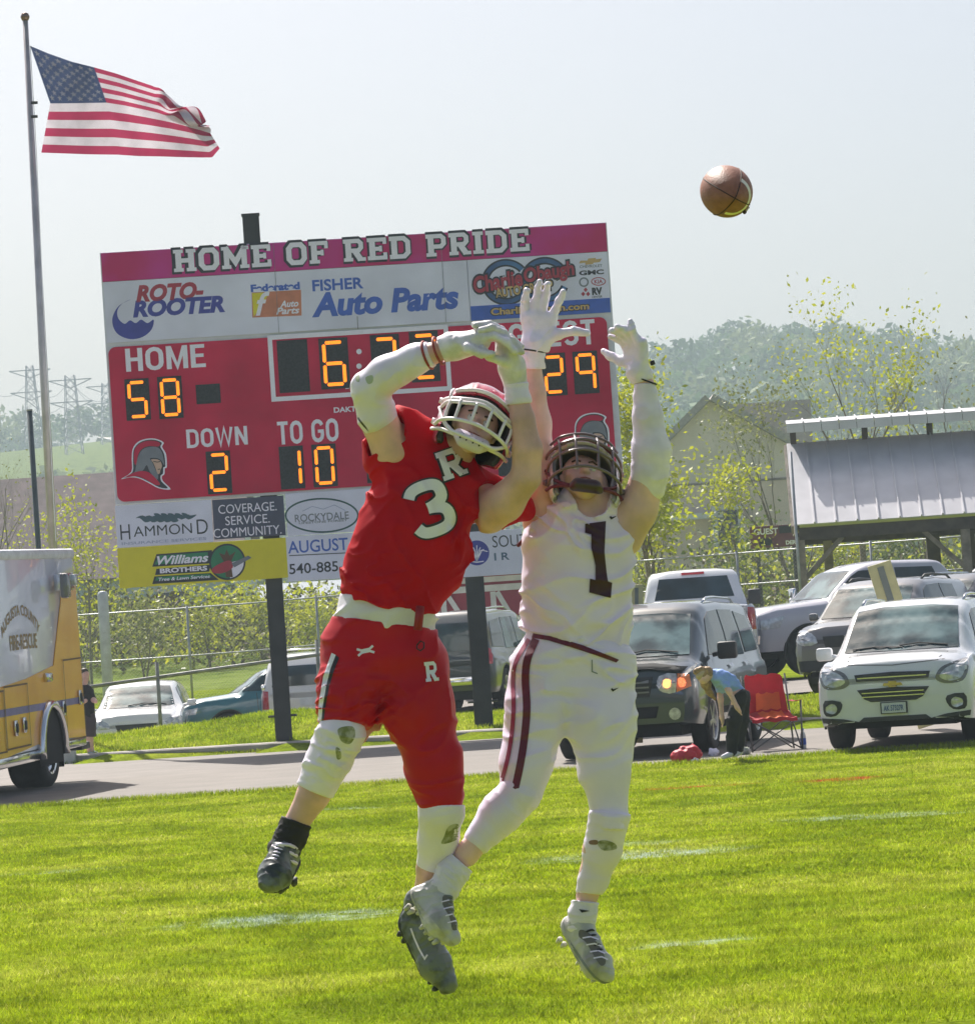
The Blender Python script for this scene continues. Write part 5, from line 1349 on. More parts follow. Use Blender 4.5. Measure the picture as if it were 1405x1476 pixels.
def face_head(parent, c, right, up, fwd, R_, skin, hair, mouth_open=.03):
    right, up, fwd = [np.array(v, float) / np.linalg.norm(v) for v in (right, up, fwd)]
    def to(V): V = np.asarray(V, float); return px_world(np.array(c) + R_ * (V[:, :1] * right + V[:, 1:2] * fwd + V[:, 2:3] * up), YP, SP)
    S = Sdf()
    S.cap((0, -.1, .18), (0, .05, .2), .66, .64, 1, .2); S.cap((0, .12, -.25), (0, .3, -.42), .5, .42, 1, .3); S.cap((0, .42, -.66), (0, .46, -.68), .24, .22, 1, .25)   # skull, jaw, chin
    S.cap((-.24, .6, .16), (.24, .6, .16), .1, .1, 1, .12); S.cap((0, .66, .06), (0, .82, -.18), .07, .115, 1, .1); S.cap((-.1, .76, -.2), (.1, .76, -.2), .07, .07, 1, .07)  # brow, nose
    S.cap((-.16, .66, -.46), (.16, .66, -.46), .07, .07, 1, .06); S.cap((-.38, .36, -.14), (-.36, .46, -.2), .2, .15, 1, .15); S.cap((.38, .36, -.14), (.36, .46, -.2), .2, .15, 1, .15)
    for s_ in (-1, 1): S.cap((s_ * .66, .0, .08), (s_ * .64, .02, -.16), .09, .06, 1, .05)
    def f(P):
        d = S.eval(P)
        for s_ in (-1, 1): e = np.linalg.norm((P - np.array((s_ * .25, .72, .05))) / np.array((1.4, 1, .8)), axis=1) - .11; d = np.maximum(d, -e)
        m_ = np.linalg.norm((P - np.array((0, .78, -.42 - mouth_open))) / np.array((2.0, 1, .45 + mouth_open * 4)), axis=1) - .09; return np.maximum(d, -m_)
    V, F = surface_nets(f, (-.85, -.9, -1.05), (.85, 1.05, .95), .035); V = relax(V, F, 2); hd = mesh('head', to(V), F, skin, parent, smooth=True, world=True)
    for s_ in (-1, 1):
        M_eye = pm('eye_white', (.7, .68, .66), rough=.2); M_iris = pm('iris_dark', (.03, .02, .015), rough=.15)
        for nm, ctr, r_, mm in (('eye', (s_ * .25, .60, .05), .12, M_eye), ('iris', (s_ * .25, .685, .06), .05, M_iris)):
            mb = MB(); mb.lathe([(0, -r_)] + [(r_ * math.sin(a), -r_ * math.cos(a)) for a in np.linspace(.4, 2.74, 6)] + [(0, r_)], 10); W = to([np.array(ctr) + np.array(v) for v in mb.V]); mesh(nm, W, mb.F, mm, parent, smooth=True, world=True)
        e = [Vector(p) for p in to([(s_ * .12, .73, .2), (s_ * .26, .74, .235), (s_ * .4, .66, .2)])]; MB().tube(e, .028 * R_ / SP, 6).build('eyebrow', hair, parent, True, world=True)
    l_ = [Vector(p) for p in to([(-.17, .71, -.45), (0, .77, -.455), (.17, .71, -.45)])]; MB().tube(l_, .022 * R_ / SP, 6).build('lips', pm('lips', (.42, .16, .14), rough=.4), parent, True, world=True)
    return to
def hand(S, wrist, palm_dir, palm_nrm, width_dir, L, fingers, thumb, r=5.2, palm_r=8, k=3):
    """adds palm, four fingers and a thumb to S. fingers: list of (lateral, [(along, lift) joints]) in units of hand length L"""
    w, d, n, s_ = [np.array(v, float) for v in (wrist, palm_dir, palm_nrm, width_dir)]; d /= np.linalg.norm(d); n = n - d * n.dot(d); n /= np.linalg.norm(n); s_ = s_ - d * s_.dot(d) - n * s_.dot(n); s_ /= np.linalg.norm(s_)
    for lat in (-.14, -.03, .08, .17): S.cap(w + s_ * lat * L * .7, w + d * L * .46 + s_ * lat * L * 1.15, palm_r * .82, palm_r * .72, 1, 5)
    for lat, jn in fingers:
        pts = [w + d * L * .42 + s_ * lat * L]
        for al, lf, sd in jn: pts.append(w + d * L * al + n * L * lf + s_ * L * sd)
        rr = [r * 1.08, r, r * .93, r * .8][:len(pts)]
        for i in range(len(pts) - 1): S.cap(pts[i], pts[i + 1], rr[i], rr[i + 1], 1, k if i else 4)
    pts = [w + d * L * .12 + s_ * L * .12] + [w + d * L * a_ + n * L * b_ + s_ * L * c_ for a_, b_, c_ in thumb]; rr = [r * 1.5, r * 1.25, r * 1.05, r * .9]
    for i in range(len(pts) - 1): S.cap(pts[i], pts[i + 1], rr[i], rr[i + 1], 1, 5 if i == 0 else k)

# ------------------------------------------------------------ player in red
pb = Vector(px_world([(570, 1440, 0)], YP, SP)[0]); 
red = thing('person', 'player in red jersey number 3, red pants and red helmet, leaping with arms crossed', 'person', pb)
S = Sdf()        # the whole body, skin
tors = [((628, 668, 4), 52), ((622, 720, 2), 64), ((594, 790, 0), 66), ((566, 850, 0), 62), ((552, 905, 4), 60), ((550, 950, 6), 52)]
S.chain(tors, 20, .68)
S.cap((575, 640, 6), (690, 716, 8), 30, 30, .9, 22)                       # shoulder line
S.cap((640, 690, 5), (668, 640, -4), 24, 23, 1, 10)                       # neck
# right arm (left in the picture): up, bent over the head
rsh, rel, rwr = (566, 652, -4), (534, 560, -34), (640, 503, -72)
S.chain([(rsh, 31), ((548, 610, -16), 25.5), (rel, 24)], 10)
S.chain([(rel, 24), ((556, 540, -44), 24.5), ((596, 520, -58), 20.5), (rwr, 15)], 8)
# left arm (right in the picture)
lsh, lel, lwr = (704, 738, -6), (758, 688, -62), (744, 560, -62)
S.chain([(lsh, 32), ((728, 724, -34), 27.5), (lel, 22)], 9)
S.chain([(lel, 22), ((760, 648, -66), 22), ((753, 604, -66), 18), (lwr, 14.5)], 6)
# legs
rk, ra_ = (492, 1056, -40), (424, 1192, 0)
S.chain([((524, 945, 0), 40), ((510, 992, -14), 36), (rk, 30)], 18, .9)
S.chain([(rk, 29), ((474, 1095, -24), 27), ((452, 1145, -12), 23.5), (ra_, 18)], 8)
lk, la_ = (636, 1170, -18), (612, 1285, 66)
S.chain([((590, 950, 2), 48), ((603, 1020, -8), 45), ((626, 1100, -18), 35), (lk, 30)], 18, .9)
S.chain([(lk, 28), ((632, 1210, 10), 24), ((619, 1250, 38), 18.5), (la_, 16)], 8)
body_r = S
part('body', S, 3.0, M_skin, red, lambda P: S.eval(P) + np.where((P[:, 1] > 690) & (P[:, 0] < 690) & (P[:, 1] < 1120), 7.0, .5))
# jersey
J = Sdf()
J.chain([((626, 668, 4), 56), ((620, 716, 0), 76), ((596, 780, -2), 83), ((569, 832, -2), 78), ((556, 884, 0), 74)], 22, .70)
J.cap((574, 622, 8), (600, 640, 4), 38, 42, 1, 18); J.cap((560, 640, 10), (556, 660, 12), 40, 40, 1, 14)
J.cap((672, 712, 4), (728, 726, 6), 46, 36, 1, 14); J.cap((700, 726, 14), (742, 730, 22), 40, 30, 1, 10)
def jx(P, d):
    # sleeve mouths follow the arms, neck hole, hem
    a1 = Sdf().cap(rsh, (540, 590, -26), 34, 31).cap((540, 590, -26), (520, 520, -50), 31, 40); a2 = Sdf().cap((716, 730, -24), lel, 38, 36).cap(lel, (790, 640, -90), 36, 50)
    d = np.maximum(d, -np.maximum(a1.eval(P), (P - np.array((556, 640, -10))) @ np.array((.35, .9, -.1)) - 8))
    d = np.maximum(d, -np.maximum(a2.eval(P), -((P - np.array((704, 738, -14))) @ (np.array((.82, -.3, -.45))))))
    nk = Sdf().cap((668, 640, -14), (694, 600, -20), 18, 36); d = np.maximum(d, -nk.eval(P))
    hem = (P - np.array((556, 874, 0))) @ np.array((-.17, .98, 0)) + 3 * np.sin(P[:, 0] / 9) + 3 * value_noise(P / 14, 8); d = np.maximum(d, hem)
    return d
wr = both(folds(26, 3.2, (.5, -.3, .1), 3.5, 3), near((540, 850, -40), 60, folds(13, 4.5, (.3, 1, .2), 2.5, 5)), near((690, 770, -30), 60, folds(15, 5, (.8, .6, .2), 3, 6)), near((530, 700, -30), 50, folds(14, 4, (.6, .8, 0), 3, 7)), folds(60, 4, (1, .4, 0), 1.5, 9, False))
jr, _, _ = part('jersey', J, 2.4, M_jred, red, shell(J, -4, (), wr, jx), it=1)
# undershirt below the hem
U = Sdf().chain([((560, 850, 0), 74), ((556, 885, 0), 76), ((552, 915, 0), 77)], 10, .68)
part('undershirt', U, 2.4, M_cloth, red, shell(U, -5, (cut_plane((556, 862, 0), (.12, -1, 0)), lambda P: (P - np.array((550, 904, 0))) @ np.array((-.10, .99, 0)) + 2 * np.sin(P[:, 0] / 7)), folds(18, 3.0, (.3, 1, 0), 4, 12)))
band([(606, 874, -58), (604, 890, -61), (602, 908, -60)], 6.5, 'back_strap', M_marn if False else pm('belt_red', (.3, .01, .015), rough=.6), red, 6)
# pants
Pn = Sdf().chain([((550, 905, 0), 76), ((550, 950, 2), 78)], 14, .72)
Pn.chain([((516, 945, -2), 58), ((502, 1000, -24), 47), ((493, 1040, -36), 40)], 18, .92).chain([((590, 955, 0), 60), ((603, 1020, -10), 54), ((626, 1100, -22), 42), ((638, 1168, -24), 33.5)], 18, .92)
pf = both(folds(22, 2.0, (.2, 1, .2), 3.5, 21), near((500, 1010, -40), 55, folds(11, 4, (.15, 1, .2), 4, 22)), near((545, 1010, -20), 45, folds(12, 3.5, (.7, .7, 0), 3, 23)), folds(70, 2.5, (1, 1, 0), 1.5, 24, False))
def px_(P, d):
    d = np.maximum(d, (P - np.array((550, 896, 0))) @ np.array((.13, -.99, 0)))
    kr = (P - np.array((498, 1046, -36))) @ np.array((-.10, .95, -.2)) ; kl = (P - np.array((638, 1168, -24))) @ np.array((.03, .99, 0))
    return np.where(P[:, 0] < 552, np.maximum(d, kr), np.maximum(d, kl))
pr_, _, _ = part('pants', Pn, 2.4, M_pred, red, shell(Pn, -3.5, (), pf, px_), it=1)
# knee sleeves
def sleeve(name, pts, g, mat, par, cuts, wr_, h=2.0, k=8):
    s = Sdf().chain(pts, k, 1); return part(name, s, h, mat, par, shell(s, g - 1.5, cuts, wr_))[0]
k1 = sleeve('knee_sleeve', [(rk, 34), ((474, 1095, -26), 31), ((450, 1148, -12), 26)], 3, M_slv, red, (cut_plane((496, 1036, -36), (.2, -1, .2)), cut_plane((449, 1138, -12), (-.38, .9, .1))), both(near((470, 1090, -50), 45, folds(7, 2.2, (-.45, .9, 0), 6, 31)), folds(20, 1.2, (0, 1, 0), 3, 32)))
k2 = sleeve('knee_sleeve', [((637, 1150, -24), 31), (lk, 31), ((632, 1210, 10), 27.5), ((620, 1254, 40), 20)], 2.5, M_slv, red, (cut_plane((638, 1160, -24), (0, -1, 0)), cut_plane((618, 1250, 36), (-.25, .9, .3))), folds(16, .7, (0, 1, 0), 4, 33))
bk = body_bvh([k1, k2])
for pts in ([(488, 1050), (508, 1047), (512, 1060), (505, 1072), (494, 1070), (489, 1062)], [(484, 1078), (490, 1080), (492, 1092), (486, 1094)], [(646, 1192), (660, 1188), (664, 1205), (650, 1214), (636, 1216), (640, 1206)]): dpoly('grass_stain', pts, bk, .0012, M_grass, red, 4, 6)
# compression sleeve on the right arm
ss = sleeve('arm_sleeve', [((543, 600, -19), 28.5), (rel, 26), ((556, 540, -44), 26), ((596, 520, -58), 21.5), ((630, 507, -68), 18)], 2.2, M_slv, red, (cut_plane((545, 632, -10), (.15, .98, .05)), cut_plane((622, 510, -66), (.9, -.35, -.2))), folds(16, 1.0, (.6, .6, 0), 3, 34))
for a_ in ((616, 512, -64), (632, 506, -70)):
    p = np.array(a_, float); ax = np.array((.92, -.33, -.25)); ax /= np.linalg.norm(ax); u1 = np.cross(ax, (0, 0, 1)); u1 /= np.linalg.norm(u1); u2 = np.cross(ax, u1)
    band([tuple(p + (u1 * math.cos(t) + u2 * math.sin(t)) * 20.5) for t in np.linspace(0, 2 * math.pi, 25)], 2.0, 'wrist_band', pm('wrist_band_red', (.35, .05, .04), rough=.6), red, 6)
wb = body_bvh([ss]); dpoly('scuff_mark', [(509, 588), (513, 596), (520, 606), (528, 616), (532, 623), (524, 615), (516, 605), (509, 595)], wb, .001, M_ink, red, 0, 4)
dpoly('grass_stain', [(513, 543), (518, 541), (518, 550), (513, 549)], wb, .001, pm('faint_stain', (.4, .45, .3)), red, 3, 4); dpoly('grass_stain', [(527, 544), (537, 541), (537, 551), (530, 553)], wb, .001, pm('faint_stain', (.4, .45, .3)), red, 3, 4)
# left wrist band and gloves
sleeve('wrist_wrap', [((748, 590, -64), 19), ((742, 545, -62), 17)], 2, M_slv, red, (cut_plane((750, 582, -64), (.1, 1, 0)), cut_plane((742, 552, -62), (-.1, -1, 0))), folds(8, 1, (0, 1, 0), 4, 35), 1.8)
H = Sdf()      # right glove: palm reaches over, fingers curl down towards the ball
H.cap((628, 508, -70), (650, 498, -76), 19, 19, 1, 6)
hand(H, (654, 497, -78), (.95, -.22, -.1), (.25, .9, -.1), (.1, .35, -.9), 92,
     [(.17, [(.66, .02, .18), (.84, .16, .17), (.93, .34, .15)]), (.06, [(.72, .0, .07), (.92, .15, .07), (1.02, .36, .06)]), (-.06, [(.70, -.02, -.06), (.90, .10, -.07), (1.02, .26, -.07)]), (-.17, [(.62, .0, -.17), (.80, .10, -.19), (.90, .24, -.2)])],
     [(.25, .14, .3), (.42, .26, .3), (.58, .30, .26)], 6.0, 13)
H.cap((655, 500, -78), (690, 492, -86), 20, 17, 1, 8)
part('glove', H, 1.5, M_glv, red, shell(H, 0, (cut_plane((636, 505, -72), (-.93, .34, .1)),), folds(9, .5, (.6, .6, .3), 2.5, 41)), it=1)
H = Sdf()      # left glove: rises and reaches left across the first
H.cap((742, 552, -62), (738, 530, -66), 17.5, 18.5, 1, 6)
hand(H, (738, 532, -66), (-.25, -.96, -.15), (-.9, .2, -.4), (.3, .1, -.95), 88,
     [(.17, [(.64, .05, .18), (.78, .24, .18), (.80, .44, .16)]), (.06, [(.68, .03, .06), (.84, .22, .06), (.88, .46, .05)]), (-.06, [(.66, .02, -.07), (.82, .20, -.08), (.88, .42, -.08)]), (-.16, [(.6, .0, -.17), (.72, .16, -.2), (.76, .34, -.2)])],
     [(.2, .2, .2), (.34, .42, .2), (.52, .5, .18)], 5.8, 12)
H.cap((738, 530, -66), (731, 508, -70), 19, 17, 1, 8)
part('glove', H, 1.5, M_glv, red, shell(H, 0, (cut_plane((741, 556, -62), (.1, 1, 0)),), folds(9, .5, (.3, .9, .3), 2.5, 42)), it=1)
# jersey print
bj = body_bvh([jr])
V, T, _ = slab_text('R', 1, .09); decal('letter_outline', V, T, 651, 668, 41, 47, bj, .003, M_ink, red, rot=R(-19), maxlen=4)
V, T, _ = slab_text('R', 1); decal('letter', V, T, 651, 668, 37, 43, bj, .005, M_num, red, rot=R(-19), maxlen=4)
three = [(-38, 26), (-30, 40), (-12, 46), (10, 46), (26, 40), (34, 28), (34, 14), (27, 5), (18, 0), (28, -6), (36, -16), (36, -30), (28, -42), (10, -48), (-14, -48), (-32, -42), (-40, -28)]
inner = [(-20, -28), (-12, -33), (8, -33), (16, -28), (16, -16), (8, -9), (-6, -8), (-6, 6), (8, 7), (15, 12), (15, 24), (8, 31), (-10, 31), (-18, 26)]
def three_shape(g): 
    c = [(-29, 26), (-22, 35), (-10, 39), (8, 39), (20, 35), (25, 27), (25, 14), (18, 6), (4, 1), (-4, 0)], [(-4, 0), (4, -1), (19, -6), (26, -15), (26, -28), (20, -37), (8, -41), (-12, -41), (-24, -37), (-31, -27)]
    V = []; T = []
    for q in c:
        v, t = stroke(cr([(x, y, 0) for x, y in q], 3), 19 + g); n = len(V); V += v; T += [tuple(i + n for i in x) for x in t]
    for k, v in enumerate(V): v.z = 0 if k < len(V) / 2 else .0004
    return V, T
V, T = three_shape(8); decal('number_outline', V, T, 619, 733, 70, 88, bj, .003, M_ink, red, rot=R(-20), maxlen=5)
V, T = three_shape(0); decal('number', V, T, 619, 733, 65, 83, bj, .0055, M_num, red, rot=R(-20), maxlen=5)
bpn = body_bvh([pr_])
V, T, _ = slab_text('R', 1); decal('letter', V, T, 622, 968, 19, 29, bpn, .003, M_num, red, rot=R(-6), maxlen=3)
for s_ in (-1, 1): V, T = stroke([(-12, s_ * 5), (-6, s_ * 1.5), (6, s_ * 1.5), (12, s_ * 5)], 3.4); decal('emblem', V, T, 527, 938, 1, 1, bpn, .002 + .0006 * s_, M_num, red, rot=R(-12), fit=False, maxlen=3)
dpoly('side_stripe', [(478, 941), (484, 944), (476, 965), (470, 990), (465, 1020), (463, 1044), (458, 1040), (460, 1010), (466, 975)], bpn, .002, M_num, red, 0, 4)
dpoly('side_stripe', [(484, 944), (489, 948), (481, 968), (474, 992), (469, 1020), (466, 1044), (463, 1044), (465, 1020), (470, 990), (476, 965)], bpn, .002, M_ink, red, 0, 4)
bu = band([(601, 930, -59), (606, 924, -60), (611, 926, -60), (611, 934, -60), (606, 938, -60), (601, 935, -59), (601, 930, -59)], 1.2, 'belt_ring', M_ink, red, 5)
# towel at the thigh
TW = Sdf().cap((536, 1040, 6), (520, 1062, 4), 9, 12, .4, 6).cap((542, 1036, 6), (545, 1052, 6), 8, 5, .4, 6)
part('towel', TW, 1.8, pm('towel_pink', (.62, .36, .38), rough=.9), red, shell(TW, 0, (), folds(7, 2, (1, .2, 0), 3, 44)))
# socks and cleats
sleeve('sock', [((428, 1184, 0), 22.5), ((420, 1204, 2), 22), ((410, 1224, 2), 24)], 1.5, M_blk, red, (cut_plane((429, 1184, 0), (.35, -.94, 0)),), folds(6, 1, (-.3, .95, 0), 5, 45), 1.8)
def shoe(parent, ankle, heel, ball, toe, w, up, mat, solem, laces, label=None, studs=True, off_sole=5):
    """boot from picture-space points; up is the direction away from the sole"""
    a, h_, b, t = [np.array(v, float) for v in (ankle, heel, ball, toe)]; u = np.array(up, float); u /= np.linalg.norm(u)
    s = Sdf(); s.cap(a, h_ + u * w * .35, w * .78, w * .80, 1, 10); s.cap(a, (a + b) / 2 + u * w * .2, w * .78, w * .66, 1, 12); s.cap(h_ + u * w * .2, b, w * .8, w * .92, 1, 10); s.cap((a + b) / 2 + u * w * .2, b + u * w * .1, w * .62, w * .66, 1, 10); s.cap(b, t, w * .94, w * .62, 1, 8)
    pl = cut_plane(b - u * w * .62, -u); n2 = np.cross(u, (t - h_) / np.linalg.norm(t - h_))
    o, V_, F_ = part('shoe', s, 1.7, mat, parent, shell(s, 0, (pl,), folds(8, .9, tuple(t - a), 2.5, 51)), it=1)
    def sf(P):
        d = s.eval(P) - 1.2; e = (P - (b - u * w * .62)) @ u; d = np.maximum(d, np.abs(e + 1) - 2.6); return d
    part('sole', s, 1.6, solem, parent, sf, it=1)
    if studs:
        fw = (t - h_) / np.linalg.norm(t - h_); L = np.linalg.norm(t - h_)
        for al in (.02, .14, .58, .72, .88, 1.0):
            for sd_ in (-.5, .5):
                p = h_ + fw * L * al + n2 * w * sd_ - u * w * (.62 + .1); p = p + (b - h_ - fw * np.dot(b - h_, fw)) * (1 if al > .4 else al); band([tuple(p + u * 3), tuple(p - u * 8)], [w * .2, w * .11], 'stud', solem, parent, 8)
    if laces is not None:
        m_ = (a + b) / 2 + u * w * .2; fw = (b - a) / np.linalg.norm(b - a); side = np.cross(fw, u); side /= np.linalg.norm(side); nrm = np.cross(side, fw); nrm *= np.sign(nrm @ u)
        for k in range(6):
            c = a + (b - a) * (.28 + .12 * k) ; pts = []
            for q in np.linspace(-1, 1, 7): pts.append(tuple(c + side * w * .42 * q + nrm * w * (.92 - .30 * q * q)))
            band(pts, 1.7, 'lace', laces, parent, 5)
    return o
shoe(red, (412, 1222, 0), (412, 1254, 20), (396, 1262, -30), (388, 1272, -44), 25, (-.15, -.75, -.62), M_shoeb, M_sole, M_slv)
sh1 = shoe(red, (606, 1300, 72), (592, 1336, 88), (628, 1392, 56), (644, 1418, 48), 25, (.35, -.25, -.9), M_shoeb, M_sole, None)
# shoe on the right foot shows a pale wrap over the instep
for yy in (1218, 1229, 1240): band([(393, yy + 2, -14), (404, yy - 1, -26), (418, yy, -26), (428, yy + 5, -14)], 2.6, 'lace', M_slv, red, 6)
# head and helmet
hr, hu, hf = (.90, .40, .0), (.33, -.86, .40), (.17, -.36, -.92)
hc = (684, 619, -26)
face_head(red, hc, hr, hu, hf, 48, M_skin2, pm('hair_brown', (.06, .035, .02), rough=.7))
to = helmet(red, hc, hr, hu, hf, 57, M_hred, M_mask, M_mask, 0)
# chin cup and straps
s = Sdf().cap((-.2, .92, -.78), (.2, .92, -.78), .2, .2, 1, .1).cap((-.34, .82, -.66), (.34, .82, -.66), .16, .16, 1, .1)
V, F = surface_nets(s.eval, (-.6, .6, -1.1), (.6, 1.2, -.4), .03); mesh('chin_cup', to(relax(V, F, 2)), F, pm('chin_cup_white', (.78, .68, .82), rough=.4), red, smooth=True, world=True)
for x in (-.25, -.08, .1, .27):
    for z_ in (-.72, -.84): W = [Vector(p) for p in to([(x + (z_ + .7) * .4, 1.10, z_), (x + (z_ + .7) * .4, 1.125, z_)])]; MB().tube(W, .022 * 57 / SP, 6).build('vent_hole', M_ink, red, world=True)
for s_ in (-1, 1):
    for z0, y0 in ((.1, .15), (-.5, .1)): W = [Vector(p) for p in to(cr([(s_ * .4, .86, -.72), (s_ * .8, .55, -.6 + .2 * (z0 > 0)), (s_ * 1.03, y0, z0)], 4))]; MB().tube(W, .05 * 57 / SP, 6).build('chin_strap', M_mask, red, True, world=True)

# ------------------------------------------------------------ player in white
pb = Vector(px_world([(800, 1425, 0)], YP + .35, SP)[0])
wht = thing('person', 'player in white jersey number 1 and white pants, jumping with both hands raised', 'person', pb)
DZ = 60.0     # a little behind the first player
def Z(p): return (p[0], p[1], p[2] + DZ)
def ZC(pts): return [(Z(p), r) for p, r in pts]
S = Sdf()
S.chain(ZC([((848, 740, 0), 44), ((838, 790, 0), 62), ((830, 860, 0), 62), ((826, 920, 0), 60), ((826, 965, 2), 52)]), 20, .68)
S.cap(Z((800, 750, 4)), Z((892, 758, 4)), 28, 28, .9, 20); S.cap(Z((852, 745, 0)), Z((850, 700, 2)), 29, 27, 1, 10)
wrs, wre, wrw = Z((782, 752, 8)), Z((774, 650, 2)), Z((766, 532, -6))
S.chain([(wrs, 30), (Z((776, 700, 4)), 26), (wre, 23)], 12); S.chain([(wre, 23), (Z((772, 610, 0)), 22.5), (Z((768, 565, -4)), 18), (wrw, 15.5)], 8)
wls, wle, wlw = Z((898, 772, 6)), Z((936, 682, -14)), Z((928, 552, -20))
S.chain([(wls, 31), (Z((918, 735, -4)), 28), (wle, 25)], 12); S.chain([(wle, 25), (Z((938, 650, -16)), 26), (Z((933, 600, -18)), 20), (wlw, 15)], 8)
wk1, wa1 = Z((748, 1145, -44)), Z((672, 1232, -52))
S.chain(ZC([((786, 960, 0), 48), ((772, 1030, -10), 38), ((757, 1100, -26), 32)]) + [(wk1, 26)], 18, .92); S.chain([(wk1, 26), (Z((722, 1172, -46)), 26), (Z((694, 1205, -50)), 19), (wa1, 18.5)], 8)
wk2, wa2 = Z((878, 1186, -30)), Z((846, 1292, 4))
S.chain(ZC([((858, 960, 0), 52), ((866, 1040, -8), 40), ((873, 1110, -20), 28)]) + [(wk2, 25)], 18, .92); S.chain([(wk2, 25), (Z((866, 1225, -14)), 26), (Z((854, 1262, -2)), 19.5), (wa2, 17)], 8)
part('body', S, 3.0, M_skin2, wht, lambda P: S.eval(P) + np.where((P[:, 1] > 800) & (P[:, 1] < 1205), 5.0, .5))
J = Sdf()
J.chain(ZC([((846, 748, 0), 58), ((836, 790, 0), 80), ((832, 850, 0), 80), ((829, 905, 0), 76), ((828, 950, 0), 74)]), 20, .70)
J.cap(Z((796, 756, 4)), Z((822, 752, 0)), 36, 40, 1, 16); J.cap(Z((870, 760, 0)), Z((888, 768, 2)), 40, 34, 1, 16)
J.cap(Z((818, 722, -22)), Z((846, 740, -40)), 12, 12, 1, 12); J.cap(Z((888, 722, -18)), Z((862, 740, -40)), 11, 11, 1, 10)
def jxw(P, d):
    a1 = Sdf().cap(wrs, wre, 33, 30); a2 = Sdf().cap(wls, wle, 33, 31)
    d = np.maximum(d, -np.maximum(a1.eval(P), (P - np.array(Z((774, 744, 0)))) @ np.array((.55, .83, 0)) - 4))
    d = np.maximum(d, -np.maximum(a2.eval(P), (P - np.array(Z((908, 758, 0)))) @ np.array((-.7, .7, 0)) - 8))
    nk = Sdf().cap(Z((854, 722, -34)), Z((852, 690, -20)), 24, 40); d = np.maximum(d, -nk.eval(P))
    hem = (P - np.array(Z((830, 929, 0)))) @ np.array((-.27, .96, 0)) + 2.5 * value_noise(P / 16, 18); return np.maximum(d, hem)
wr = both(folds(30, 2.4, (.3, 1, .1), 3.5, 63), near(Z((775, 905, -40)), 50, folds(12, 6, (-.5, 1, .2), 3.5, 65)), near(Z((880, 925, -40)), 55, folds(14, 4.5, (.4, .8, .2), 4, 66)), near(Z((830, 750, -40)), 50, folds(14, 5.5, (-.6, .9, 0), 3.5, 67)), folds(70, 3, (1, .4, 0), 1.5, 69, False))
jw, _, _ = part('jersey', J, 2.4, M_jwht, wht, shell(J, -3.5, (), wr, jxw), it=1)
part('armhole_trim', Sdf().cap(Z((747, 786, 0)), Z((768, 764, -6)), 3, 3), 1.2, M_marn, wht)
Pn = Sdf().chain(ZC([((829, 918, 0), 73), ((830, 960, 2), 77)]), 14, .72)
Pn.chain(ZC([((788, 965, -2), 58), ((773, 1035, -16), 46), ((758, 1100, -32), 38), ((750, 1142, -42), 35)]), 18, .94).chain(ZC([((860, 965, 0), 60), ((866, 1040, -14), 51), ((873, 1110, -24), 37), ((879, 1170, -30), 31)]), 18, .94)
Pn.cap(Z((900, 1050, -20)), Z((902, 1078, -20)), 12, 12, 1, 10); Pn.cap(Z((880, 1185, -40)), Z((884, 1200, -40)), 24, 22, 1, 8)   # thigh and knee pads
pf = both(folds(24, 1.8, (.2, 1, .2), 3.5, 71), near(Z((850, 960, -40)), 60, folds(15, 3.5, (-.35, 1, .1), 5, 72)), near(Z((770, 1010, -30)), 50, folds(14, 3.5, (.0, 1, .2), 5, 73)), folds(70, 2.5, (1, 1, 0), 1.5, 74, False))
def pxw(P, d):
    d = np.maximum(d, (P - np.array(Z((830, 912, 0)))) @ np.array((.24, -.97, 0)))
    kr = (P - np.array(Z((752, 1146, -34)))) @ np.array((-.28, .95, 0)); kl = (P - np.array(Z((879, 1196, -30)))) @ np.array((-.05, .99, 0))
    return np.where(P[:, 0] < 822, np.maximum(d, kr), np.maximum(d, kl))
pw, _, _ = part('pants', Pn, 2.4, M_pwht, wht, shell(Pn, -3, (), pf, pxw), it=1)
bpw = body_bvh([pw]); bjw = body_bvh([jw])
def strip(pts, w_, off, mat):
    V, T = stroke(cr([(x, -y, 0) for x, y in pts], 5), w_); decal('side_stripe', V, T, 0, 0, 1, 1, bpw, off, mat, wht, fit=False, maxlen=6)
strip([(772, 921), (760, 950), (757, 980), (759, 1020), (756, 1060), (750, 1100), (741, 1142)], 11, .003, M_marn)
strip([(762, 921), (744, 952), (739, 980), (740, 1020), (737, 1060), (731, 1095), (722, 1128)], 6, .003, pm('maroon_stripe', (.3, .03, .09), rough=.5))
dpoly('hem_band', [(768, 913), (800, 918), (840, 930), (885, 948), (892, 951), (888, 955), (860, 945), (820, 932), (790, 923), (766, 919)], body_bvh([pw]), .004, M_marn, wht, 0, 5)
bk_ = [(853, 951), (853, 968), (861, 971)]; V, T = stroke([(x, -y) for x, y in bk_], 1.6); decal('belt_mark', V, T, 0, 0, 1, 1, bpw, .003, C_gry, wht, fit=False)
for o_, b_ in (((886, 994), bpw), ((884, 746), bjw)):
    V, T = poly_tris([[(-6, 0), (-3, 3), (7, -2), (-2, 0), (-4, -1.5)]]); decal('emblem', [Vector((v.x, -v.y, 0)) for v in V], T, o_[0], o_[1], 12, 6, b_, .004, M_ink, wht, maxlen=3)
one = [(843, 755), (873, 751), (871, 795), (874, 825), (876, 838), (882, 840), (880, 862), (849, 854), (850, 834), (858, 836), (858, 815), (852, 790), (852, 770), (843, 768)]
dpoly('number', one, bjw, .005, M_marn2, wht, 0, 5)
